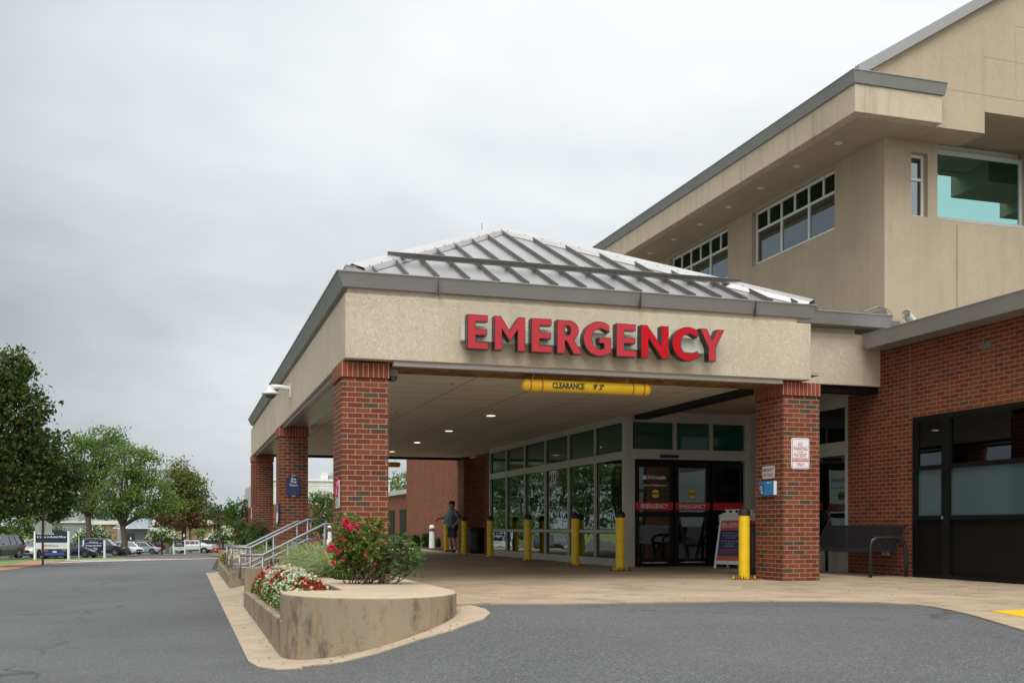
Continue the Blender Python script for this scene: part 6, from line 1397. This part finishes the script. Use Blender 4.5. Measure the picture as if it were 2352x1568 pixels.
def pickup_mesh(pm):
    c = local_root('pickup_truck', 'x', 'pickup truck'); L, W = 5.9, 2.0; hw = W / 2
    mb = MB()
    mb.slab([(-2.95, hw, .62), (2.75, hw, .58), (2.95, hw, .8), (2.9, hw, 1.22), (1.55, hw, 1.34), (-2.95, hw, 1.34)], (0, -W, 0)); mb.build('body', MAT[pm], c, world=False, bevel=.05)
    mb = MB(); mb.slab([(-.95, hw * .9, 1.33), (1.5, hw * .9, 1.33), (.85, hw * .78, 1.90), (-.85, hw * .78, 1.90)], (0, -.02, 0)); mb.slab([(-.95, -hw * .9 + .02, 1.33), (1.5, -hw * .9 + .02, 1.33), (.85, -hw * .78 + .02, 1.90), (-.85, -hw * .78 + .02, 1.90)], (0, -.02, 0))
    mb.quad((-.95, hw * .9, 1.33), (-.95, -hw * .9, 1.33), (-.85, -hw * .78, 1.9), (-.85, hw * .78, 1.9)); mb.quad((1.5, -hw * .9, 1.33), (1.5, hw * .9, 1.33), (.85, hw * .78, 1.9), (.85, -hw * .78, 1.9)); mb.build('window_glass', MAT['carglass'], c, world=False)
    mb = MB(); mb.box(-.9, .9, -hw * .80, hw * .80, 1.88, 1.95); mb.build('roof', MAT[pm], c, world=False, bevel=.03)
    mb = MB()
    for s in (1, -1):
        for a, b in (((-.95, hw * .9, 1.33), (-.85, hw * .78, 1.9)), ((1.5, hw * .9, 1.33), (.85, hw * .78, 1.9)), ((.35, hw * .905, 1.33), (.3, hw * .785, 1.9)), ((-.45, hw * .905, 1.33), (-.42, hw * .785, 1.9))): mb.tube([(a[0], s * a[1], a[2]), (b[0], s * b[1], b[2])], .05, 6)
    mb.build('pillars', MAT[pm], c, world=False)
    mb = MB(); mb.box(-2.85, -1.0, -hw + .08, hw - .08, 1.342, 1.346); mb.build('bed_liner', MAT['black_plastic'], c, world=False)
    for wx in (-1.75, 1.9):
        for s in (1, -1):
            R = .42; mb = MB(); mb.tube([(wx, s * (hw - .25), R), (wx, s * (hw + .0), R)], R, 22); wh = mb.build('wheel', MAT['tire'], c, world=False); mb = MB(); mb.tube([(wx, s * (hw - .03), R), (wx, s * (hw + .01), R)], R * .55, 16); mb.build('rim', MAT['rim'], wh, world=False)
            mb = MB(); mb.tube([(wx + (R + .08) * math.cos(a), s * (hw + .01), R + (R + .08) * math.sin(a)) for a in np.linspace(-.1, PI + .1, 15)], .06, 6); mb.add([(wx, s * (hw + .003), R)] + [(wx + (R + .07) * math.cos(a), s * (hw + .003), R + (R + .07) * math.sin(a)) for a in np.linspace(-.2, PI + .2, 15)], [(0, i, i + 1) for i in range(1, 15)]); mb.build('wheel_arch', MAT['black_plastic'], c, world=False)
    mb = MB(); mb.box(-3.1, -2.95, -hw * .95, hw * .95, .58, .78); mb.build('bumper', MAT['black_plastic'], c, world=False)
    for s in (1, -1): mb = MB(); mb.box(-2.97, -2.9, s * hw * .88, s * (hw + .004), .95, 1.25); mb.build('taillight', MAT['taillight'], c, world=False)
    for s in (1, -1): mb = MB(); mb.box(1.2, 1.35, s * (hw + .02), s * (hw + .25), 1.35, 1.65); mb.build('mirror', MAT['black_plastic'], c, world=False)
    return c
protos = {}
def park_car(kind, pm, px, d, ang, label, name=None, dz=0):
    key = (kind, pm); ang += math.degrees(math.atan((CX - px) / F)); dirv = RT * math.cos(math.radians(ang)) + FW * math.sin(math.radians(ang)); rz = math.atan2(dirv.y, dirv.x)
    if key not in protos: protos[key] = c = car_mesh(kind, 'paint_' + pm) if kind != 'pickup' else pickup_mesh('paint_' + pm)
    else: c = copy_tree(protos[key])
    p = at(px, d); c.location = (p.x, p.y, gz(p.x, p.y) - .02 + dz); c.rotation_euler = (0, 0, rz); c['label'] = label; c['category'] = {'pickup': 'pickup truck', 'suv': 'suv', 'large_suv': 'suv', 'wagon': 'suv'}.get(kind, 'car'); c['group'] = 'vehicles parked beyond the road'
    if name: c.name = name
    return c
park_car('suv', 'black', -8, 76, 239, 'black SUV at the left edge, parked nose left before shrubbery', dz=0.1)
park_car('suv', 'white', 80, 97, 248, 'white SUV between the black SUV and the blue direction sign')
park_car('sedan', 'blue', 128, 92, 88, 'bright blue sedan seen from behind under the direction sign')
park_car('sedan', 'navy', 172, 97, -28, 'dark blue sedan between the direction sign and the Wellspring sign')
park_car('large_suv', 'black', 238, 116, -18, 'big black SUV with its nose right of the Wellspring sign')
park_car('suv', 'white', 292, 138, -50, 'white patrol style SUV nose behind the forked maple trunk')
park_car('suv', 'charcoal', 290, 150, 150, 'dark SUV with red tail lamps right behind the maple trunk')
park_car('suv', 'silver', 333, 150, -22, 'silver SUV with its nose to the right, at the open end of the row')
park_car('wagon', 'cream', 268, 185, 178, 'cream roofed wagon deep in the row behind the maple trunk')
park_car('large_suv', 'charcoal', 312, 190, 155, 'charcoal SUV behind the silver SUV')
park_car('large_suv', 'maroon', 352, 196, 165, 'maroon SUV partly hidden by the flowering crepe myrtle')
park_car('pickup', 'white', 443, 158, 172, 'white pickup with black wheel arches beside the Obstetrics sign')
park_car('sedan', 'white', 462, 195, -10, 'white sedan behind the white pickup bed')
park_car('sedan', 'wine', 520, 178, 12, 'dark wine red sedan at the right end of the lot')
park_car('sedan', 'red', 482, 172, 110, 'small red car tucked behind the white pickup tailgate')
park_car('sedan', 'charcoal', 484, 226, 0, 'dark car far back under the trees on the right of the lot')
park_car('sedan', 'white', 438, 232, 0, 'white car farthest back, just its roof above the white sedan')
park_car('suv', 'silver', 205, 150, 185, 'silver SUV hidden behind the Wellspring sign')
# cars behind the camera that the storefront glass mirrors
# ================================================================ ROADSIDE SIGNS
def board_sign(name, label, px0, px1, pyt, pyb, pyg, d, rows, white_from=None, post=.12):
    a, b = at(px0, d, py=pyt), at(px1, d, py=pyb); c = (a + b) / 2; g = gz(c.x, c.y); W = (px1 - px0) / F * d; s = empty(name, (c.x, c.y, g), label, 'sign')
    m = d / F; U = RT; Zf = lambda py: EYE + (YH - py) * m; L0 = at(px0, d)
    def bx(x0, x1, y0, y1, dep0, dep1, mt, nm, par=None):
        mb = MB(); o_ = at(px0 + x0, d); o_.z = Zf(y1) if y1 is not None else g - .1; z1 = Zf(y0); o_ = o_ + FW * dep0
        mb.obox(o_, U * ((x1 - x0) * m), FW * (dep1 - dep0), Z_ * (z1 - o_.z)); return mb.build(nm, MAT[mt], par or s)
    wp = px1 - px0; pw = post / m
    bx(0, pw, pyt - .3, None, -.06, .14, 'sign_white', 'post'); bx(wp - pw, wp, pyt - .3, None, -.06, .14, 'sign_white', 'post')
    wf = white_from or pyb; bd = bx(pw, wp - pw, pyt, wf, 0, .08, 'navy_dark', 'board')
    if white_from: bx(pw, wp - pw, white_from, pyb, 0, .08, 'sign_grey', 'lower_board')
    bx(pw, wp - pw, pyb + .0, pyb + 1.4, -.01, .10, 'sign_grey', 'crossbar')
    for st_, cx, cy, ww, hh, mt in rows:
        o_ = at(cx, d, py=cy) - FW * .012; text(st_, 'lettering', o_, U, Z_, width=ww * m if ww else None, height=hh * m, mat=mt, parent=s, bold=.012, ext=.002)
    return s, bx, m
Z3 = lambda z: z / 9.103; Y3 = lambda z: 1136.95 + z / 9.103
s, bx, m = board_sign('direction_sign', 'large navy and white direction sign with Main Entrance and Medical Offices arrows', Z3(712), Z3(1447), Y3(748), Y3(1105), None, 84,
    [('Main Entrance', Z3(965), Y3(800), 36, 3.9, 'textw'), ('Sunset Ln Medical Offices', Z3(1103), Y3(867), 60, 4.4, 'textw'), ('UVA', Z3(1022), Y3(1049), 12.5, 4.3, 'navy_dark'), ('Health', Z3(1154), Y3(1049), 15.4, 4.2, 'orange_red')], white_from=Y3(988), post=.13)
for cy in (800, 872):
    mb = MB(); o_ = at(Z3(790), 84, py=Y3(cy)) - FW * .015; q = m * 2.2; mb.slab([o_ + RT * a * q + Z_ * b * q for a, b in ((-.3, -1), (.3, -1), (.3, .1), (.9, .1), (0, 1), (-.9, .1), (-.3, .1))], FW * .012); mb.build('arrow', MAT['textw'], s)
mb = MB(); o_ = at(Z3(940), 84, py=Y3(1049)) - FW * .015; q = m * 2.0; mb.slab([o_ + RT * a * q + Z_ * b * q for a, b in ((-1, -1), (1, -1), (1, .2), (.6, .8), (0, 1.05), (-.6, .8), (-1, .2))], FW * .012); mb.build('emblem', MAT['orange_red'], s)
s, bx, m = board_sign('wellspring_sign', 'navy 663 Sunset Lane Wellspring Health Services sign on white posts', Z3(1735), Z3(2195), Y3(935), Y3(1168), None, 97,
    [('663 Sunset Lane', Z3(1958), Y3(975), 20.5, 2.6, 'textw'), ('Wellspring Health', Z3(1958), Y3(1052), 36, 4.6, 'textw'), ('Services', Z3(1958), Y3(1103), 17.3, 3.9, 'textw')], post=.12)
bx(4.5, 45, Y3(994), Y3(999), -.012, 0, 'textw', 'rule_line')
s, bx, m = board_sign('obstetrics_sign', 'navy and white Obstetrics and Gynecology sign beside the white pickup', 398, 425.7, 1238.6, 1261.5, None, 136,
    [('1110 Sunset Lane  South Street', 411.5, 1240.9, 21, 1.1, 'textw'), ('Obstetrics', 411.5, 1246.5, 12, 2.3, 'textw'), ('and Gynecology', 411.5, 1250, 18, 2.5, 'textw'), ('UVAHealth', 412, 1257, 12, 1.9, 'orange_red')], white_from=1254.7, post=.13)
bx(2.5, 25.3, 1242.3, 1242.7, -.012, 0, 'textw', 'rule_line')
# back of the road signs on the dark post
d = 50; p = at(98.6, d); g = gz(p.x, p.y); rs = empty('road_sign', (p.x, p.y, g), 'backs of an octagonal and a pentagonal road sign on a dark brown post', 'road sign'); m = d / F
mb = MB(); mb.obox(p + Z_ * (g - .1) - RT * .045 - FW * .04, RT * .09, FW * .06, Z_ * (EYE + 35 * m - g + .1)); mb.build('post', MAT['brown_metal'], rs)
def poly_px(pts, dep, mt, nm): mb = MB(); mb.slab([at(x, d, py=y) + FW * dep for x, y in pts], FW * .006); mb.build(nm, MAT[mt], rs)
poly_px([(79.8, 1224.5), (119, 1224.5), (119, 1206), (98, 1191.5), (79.8, 1206)], .03, 'sign_grey', 'pentagon_plate')
poly_px([(89, 1190), (107, 1190), (116, 1180), (116, 1168), (107, 1158), (89, 1158), (80, 1168), (80, 1180)], .04, 'gutter', 'octagon_plate')
def small_post(px, pyt, d, w, mt, label, name='post', extra=None):
    p = at(px, d); g = gz(p.x, p.y); r = empty(name, (p.x, p.y, g), label, 'post' if name == 'post' else 'sign'); m = d / F; mb = MB()
    mb.obox(p + Z_ * (g - .1) - RT * w / 2, RT * w, FW * w, Z_ * (EYE + (YH - pyt) * m - g + .1)); mb.build('shaft', MAT[mt], r)
    if extra:
        x0, x1, y0, y1, m2 = extra; mb = MB(); a = at(x0, d, py=y1) - FW * .03; mb.obox(a, RT * (x1 - x0) * m, FW * .02, Z_ * (y1 - y0) * m); mb.build('plate', MAT[m2], r)
small_post(181, 1232.7, 92, .06, 'sign_grey', 'thin pale grey post left of the Wellspring sign')
small_post(503.5, 1217, 110, .14, 'brown_metal', 'leaning brown wooden post at the right end of the parking lot')
small_post(422.5, 1226, 150, .05, 'black_metal', 'blue and white disabled parking sign beside the Obstetrics sign', 'parking_sign', (421, 424.5, 1226, 1232, 'sign_white'))
small_post(300, 1232, 175, .05, 'grey_metal', 'small white parking sign in front of the clinic door', 'parking_sign', (298.8, 301.8, 1233.6, 1238, 'sign_white'))
p = at(459.5, 185); g = gz(p.x, p.y); lp = empty('street_lamp', (p.x, p.y, g), 'cobra head street lamp beside the tall olive tree', 'street lamp'); m = 185 / F
tp = EYE + (YH - 1175.5) * m; mb = MB(); mb.tube([(p.x, p.y, g), (p.x, p.y, tp)], [.14, .09], 8); mb.build('pole', MAT['sign_grey'], lp)
mb = MB(); a = Vector((p.x, p.y, tp)); mb.tube([a, a - RT * .35 + Z_ * .25, a - RT * .6 + Z_ * .3], .05, 6); mb.tube([a - RT * .5 + Z_ * .28, a - RT * 1.0 + Z_ * .42], [.14, .09], 8); mb.build('lamp_head', MAT['sign_white'], lp)
# ================================================================ PERSON
def skin_mesh(name, nodes, edges, mat, parent, root=0, sub=2, smooth=True):
    me = bpy.data.meshes.new(name); me.from_pydata([n[0] for n in nodes], edges, []); o = bpy.data.objects.new(name, me); COL.objects.link(o)
    bm = bmesh.new(); bm.from_mesh(me); ly = bm.verts.layers.skin.verify(); bm.verts.ensure_lookup_table()
    for i, v in enumerate(bm.verts):
        r = nodes[i][1]; v[ly].radius = r if isinstance(r, tuple) else (r, r); v[ly].use_root = (i == root)
    bm.to_mesh(me); bm.free(); sk = o.modifiers.new('skin', 'SKIN'); sk.use_smooth_shade = True; sb = o.modifiers.new('sub', 'SUBSURF'); sb.levels = sub; sb.render_levels = sub
    me2 = bpy.data.meshes.new_from_object(o.evaluated_get(bpy.context.evaluated_depsgraph_get())); bpy.data.objects.remove(o); bpy.data.meshes.remove(me)
    me2.name = name; me2.materials.clear(); me2.materials.append(MAT[mat]); o = bpy.data.objects.new(name, me2); COL.objects.link(o); o.parent = parent; return o
hd = (-RT * .86 - FW * .50); pr = local_root('person', 'standing man in plaid shirt, dark shorts and cap, arm over a bollard', 'person', None, (8.20, 32.75, .015), math.atan2(hd.y, hd.x))
# local: x forward, y left.  height about 1.62
nodes = []; E_ = []
def nd(p, r, par=None):
    nodes.append((p, r)); i = len(nodes) - 1
    if par is not None: E_.append((par, i))
    return i
pel = nd((-.02, 0, .86), (.17, .16)); bel = nd((.03, 0, 1.02), (.155, .16), pel); che = nd((-.01, 0, 1.20), (.15, .135), bel); upc = nd((-.03, 0, 1.30), (.13, .10), che)
nk = nd((-.01, 0, 1.375), .052, upc); hd0 = nd((.015, 0, 1.46), (.070, .075), nk); hd1 = nd((.02, 0, 1.54), (.072, .082), hd0); nd((.015, 0, 1.585), .05, hd1)
hands = []
# left arm (near side): hand in pocket
sh = nd((-.03, .17, 1.29), .062, upc); el_ = nd((-.13, .25, 1.05), .046, sh); wr = nd((.01, .22, .88), .032, el_); hd_ = nd((.05, .20, .82), (.038, .022), wr)
for k in range(4): f1 = nd((.075 - .012 * k, .195 + .0 * k, .775), .009, hd_); nd((.075 - .012 * k, .19, .735 + .006 * abs(k - 1)), .008, f1)
t1 = nd((.095, .195, .82), .010, wr); nd((.115, .19, .79), .009, t1)
# right arm: forearm over the bollard, hand drooping
sh = nd((-.02, -.17, 1.29), .062, upc); el_ = nd((.10, -.30, 1.10), .054, sh); wr = nd((.34, -.29, 1.09), .038, el_); hd_ = nd((.40, -.29, 1.05), (.022, .036), wr)
for k in range(4): f1 = nd((.435, -.315 + .017 * k, .995 + .004 * (k % 2)), .009, hd_); nd((.43, -.315 + .017 * k, .945 + .01 * abs(k - 1.4)), .008, f1)
t1 = nd((.385, -.25, 1.03), .010, wr); nd((.40, -.24, .985), .009, t1)
for s in (1, -1):
    hip = nd((-.02, .095 * s, .80), .098, pel); kn = nd((.02 - .02 * s, .11 * s, .46), .075, hip); cf = nd((-.01 - .02 * s, .115 * s, .30), .072, kn); an = nd((-.02 - .02 * s, .12 * s, .085), .038, cf); ft = nd((.06 - .02 * s, .13 * s, .04), (.04, .03), an); nd((.13 - .02 * s, .14 * s, .032), (.035, .024), ft)
body = skin_mesh('body', nodes, E_, 'skin', pr)
def clothes(name, ns, es, mat, par=None, sub=2): return skin_mesh(name, ns, es, mat, par or pr, 0, sub)
def loft(mb, rings, n=20):
    vs = [(cx + rx * math.cos(2 * PI * j / n), cy + ry * math.sin(2 * PI * j / n), z) for (cx, cy, rx, ry, z) in rings for j in range(n)]
    fs = [(i * n + j, i * n + (j + 1) % n, (i + 1) * n + (j + 1) % n, (i + 1) * n + j) for i in range(len(rings) - 1) for j in range(n)] + [tuple(range(n))[::-1], tuple((len(rings) - 1) * n + j for j in range(n))]
    mb.add(vs, fs)
mb = MB(); loft(mb, [(-.0, 0, .175, .185, .82), (.02, 0, .19, .20, .90), (.055, 0, .215, .215, 1.0), (.04, 0, .205, .21, 1.10), (.0, 0, .18, .205, 1.20), (-.02, 0, .155, .205, 1.28), (-.025, 0, .12, .16, 1.335), (-.01, 0, .075, .08, 1.375)])
mb.build('shirt', MAT['plaid'], pr, world=False, smooth=True)
for P in ([(-.03, .15, 1.30), (-.07, .21, 1.20), (-.115, .245, 1.09)], [(-.02, -.15, 1.30), (.03, -.22, 1.22), (.075, -.28, 1.13)]):
    mb = MB(); mb.tube(P, [.078, .076, .078], 14); mb.build('sleeve', MAT['plaid'], pr, world=False, smooth=True)
mb = MB(); loft(mb, [(-.02, 0, .165, .17, .70), (-.02, 0, .18, .19, .78), (-.01, 0, .18, .19, .88)]); mb.build('shorts', MAT['denim'], pr, world=False, smooth=True)
for P in ([(-.02, .09, .80), (-.01, .105, .62), (.0, .115, .47)], [(-.02, -.09, .80), (.0, -.105, .62), (.015, -.115, .47)]):
    mb = MB(); mb.tube(P, [.105, .105, .108], 14); mb.build('short_leg', MAT['denim'], pr, world=False, smooth=True)
for s in (1, -1):
    mb = MB(); mb.tube([(-.02 - .02 * s, .12 * s, .07), (-.015 - .02 * s, .118 * s, .16)], [.046, .048], 12); mb.build('sock', MAT['sock'], pr, world=False, smooth=True)
    clothes('shoe', [((-.045 - .02 * s, .12 * s, .05), (.05, .045)), ((.06 - .02 * s, .135 * s, .042), (.052, .036)), ((.15 - .02 * s, .15 * s, .036), (.045, .028))], [(0, 1), (1, 2)], 'shoe')
mb = MB(); mb.lathe([(.098, 1.535), (.102, 1.56), (.095, 1.61), (.06, 1.64), (.001, 1.648)], 20, (.018, 0, 0), sx=1.05, sy=.9); mb.slab([(.08 + .10 * math.cos(a), .085 * math.sin(a), 1.548 - .012 * math.cos(a)) for a in np.linspace(-PI / 2, PI / 2, 11)], (0, 0, .01)); mb.build('cap', MAT['cap_cloth'], pr, world=False, smooth='auto')
mb = MB(); mb.lathe([(.001, 1.345), (.045, 1.36), (.068, 1.40), (.075, 1.44), (.066, 1.462)], 16, (.048, 0, 0), sx=.95, sy=.92); mb.build('beard', MAT['beard'], pr, world=False, smooth=True)
mb = MB(); mb.lathe([(.001, 1.43), (.06, 1.44), (.082, 1.50), (.085, 1.55)], 16, (-.012, 0, 0), sx=.9, sy=.98); mb.build('hair', MAT['hair'], pr, world=False, smooth=True)
mb = MB(); mb.slab([(.088, -.014, 1.475), (.088, .014, 1.475), (.088, .008, 1.515), (.088, -.008, 1.515)], (.022, 0, -.004)); mb.build('nose', MAT['skin'], pr, world=False, bevel=.004)
for s in (1, -1):
    mb = MB(); mb.lathe([(.001, -.007), (.009, 0), (.001, .007)], 8, (.086, .03 * s, 1.52)); mb.build('eye', MAT['black_plastic'], pr, world=False)
    mb = MB(); mb.lathe([(.001, -.028), (.016, -.01), (.02, .012), (.001, .028)], 8, (.01, .082 * s, 1.50), sx=1, sy=.4); mb.build('ear', MAT['skin'], pr, world=False, smooth=True)
mb = MB(); mb.box(.108, .114, -.02, .02, 1.445, 1.451); mb.build('mouth', MAT['petal_pink'], pr, world=False)
mb = MB(); mb.tube([(.005, .221, .885), (.0, .221, .90)], .037, 12); mb.build('watch', MAT['chrome'], pr, world=False)
# ================================================================ WORLD, SUN, CAMERA
SUN_EL, SUN_AZ = 52, 200   # azimuth measured clockwise from +Y
w = bpy.data.worlds.new('World'); SC.world = w; w.use_nodes = True; nt = w.node_tree; nt.nodes.clear()
N = lambda t: nt.nodes.new(t); L = nt.links.new
sky = N('ShaderNodeTexSky'); sky.sky_type = 'NISHITA'; sky.sun_disc = False; sky.sun_elevation = math.radians(SUN_EL); sky.sun_rotation = math.radians(SUN_AZ); sky.dust_density = 4; sky.air_density = 1.2
tc = N('ShaderNodeTexCoord'); sep = N('ShaderNodeSeparateXYZ'); L(tc.outputs['Generated'], sep.inputs[0])
def M(op, a, b=0.0, c=None):
    n = N('ShaderNodeMath'); n.operation = op
    for i, v in ((0, a), (1, b)) + (((2, c),) if c is not None else ()):
        if isinstance(v, (int, float)): n.inputs[i].default_value = v
        else: L(v, n.inputs[i])
    return n.outputs[0]
# cloud layer: project direction on a flat deck so cloud shapes flatten towards the horizon
zc = M('MAXIMUM', M('ADD', sep.outputs[2], .22), .1)
dv = N('ShaderNodeCombineXYZ'); L(M('DIVIDE', sep.outputs[0], zc), dv.inputs[0]); L(M('DIVIDE', sep.outputs[1], zc), dv.inputs[1])
n1 = N('ShaderNodeTexNoise'); n1.inputs['Scale'].default_value = .45; n1.inputs['Detail'].default_value = 4; n1.inputs['Roughness'].default_value = .5; n1.inputs['Distortion'].default_value = .4; L(dv.outputs[0], n1.inputs['Vector'])
n2 = N('ShaderNodeTexNoise'); n2.inputs['Scale'].default_value = .9; n2.inputs['Detail'].default_value = 5; n2.inputs['Roughness'].default_value = .55; L(dv.outputs[0], n2.inputs['Vector'])
# deck brightness by direction: brighter to the front right and overhead, dimmer low on the left
dot = N('ShaderNodeVectorMath'); dot.operation = 'DOT_PRODUCT'; L(tc.outputs['Generated'], dot.inputs[0]); dot.inputs[1].default_value = (.62, .45, .64)
base = N('ShaderNodeMapRange'); base.inputs['From Min'].default_value = .40; base.inputs['From Max'].default_value = .92; base.inputs['To Min'].default_value = SKY_LO; base.inputs['To Max'].default_value = SKY_HI; L(dot.outputs['Value'], base.inputs[0])
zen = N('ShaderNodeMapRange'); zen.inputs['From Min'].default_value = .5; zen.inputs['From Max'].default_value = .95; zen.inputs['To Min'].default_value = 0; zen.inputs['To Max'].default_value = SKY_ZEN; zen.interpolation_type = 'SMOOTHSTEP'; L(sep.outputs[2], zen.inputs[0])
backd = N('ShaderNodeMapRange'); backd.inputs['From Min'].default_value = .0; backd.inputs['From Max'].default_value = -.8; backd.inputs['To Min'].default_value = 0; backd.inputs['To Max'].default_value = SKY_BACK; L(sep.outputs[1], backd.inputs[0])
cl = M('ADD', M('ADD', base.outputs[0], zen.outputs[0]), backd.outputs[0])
v1 = M('MULTIPLY_ADD', M('SUBTRACT', n1.outputs['Fac'], .5), 1.8, 1.0); v2 = M('MULTIPLY_ADD', M('SUBTRACT', n2.outputs['Fac'], .5), .7, 1.0)
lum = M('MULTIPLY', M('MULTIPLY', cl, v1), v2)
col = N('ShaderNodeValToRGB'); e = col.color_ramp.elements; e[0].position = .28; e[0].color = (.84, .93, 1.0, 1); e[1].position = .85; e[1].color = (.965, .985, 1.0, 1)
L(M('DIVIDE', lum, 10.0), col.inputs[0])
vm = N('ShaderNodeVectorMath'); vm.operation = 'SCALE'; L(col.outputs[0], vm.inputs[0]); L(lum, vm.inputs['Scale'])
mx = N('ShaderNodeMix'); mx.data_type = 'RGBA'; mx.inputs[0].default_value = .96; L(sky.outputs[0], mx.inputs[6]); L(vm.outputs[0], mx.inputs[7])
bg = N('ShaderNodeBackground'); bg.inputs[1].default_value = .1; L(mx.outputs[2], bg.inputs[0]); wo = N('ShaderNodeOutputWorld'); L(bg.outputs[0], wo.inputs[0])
sl_ = bpy.data.lights.new('sun', 'SUN'); sl_.energy = SUN_E; sl_.angle = math.radians(35); sl_.color = (1, .97, .92)
so = bpy.data.objects.new('sun', sl_); COL.objects.link(so)
el, az = math.radians(SUN_EL), math.radians(SUN_AZ); sd = Vector((math.sin(az) * math.cos(el), math.cos(az) * math.cos(el), math.sin(el)))
so.rotation_euler = (-sd).to_track_quat('-Z', 'Y').to_euler()
cd = bpy.data.cameras.new('camera'); cd.sensor_width = 36; cd.lens = F / 2352 * 36; cd.shift_y = (YH - 784) / 2352; cd.clip_end = 3000; cd.clip_start = .05
co = bpy.data.objects.new('camera', cd); COL.objects.link(co); co.location = (0, 0, EYE); co.rotation_euler = (PI / 2, 0, -YAW); SC.camera = co
SC.render.engine = 'CYCLES'; SC.render.resolution_x = 1024; SC.render.resolution_y = 682
SC.view_settings.view_transform = 'Standard'; SC.view_settings.look = 'None'; SC.view_settings.gamma = 1; SC.view_settings.exposure = 0.4
SC.cycles.max_bounces = 8; SC.cycles.transparent_max_bounces = 24; SC.cycles.diffuse_bounces = 4; SC.cycles.glossy_bounces = 4
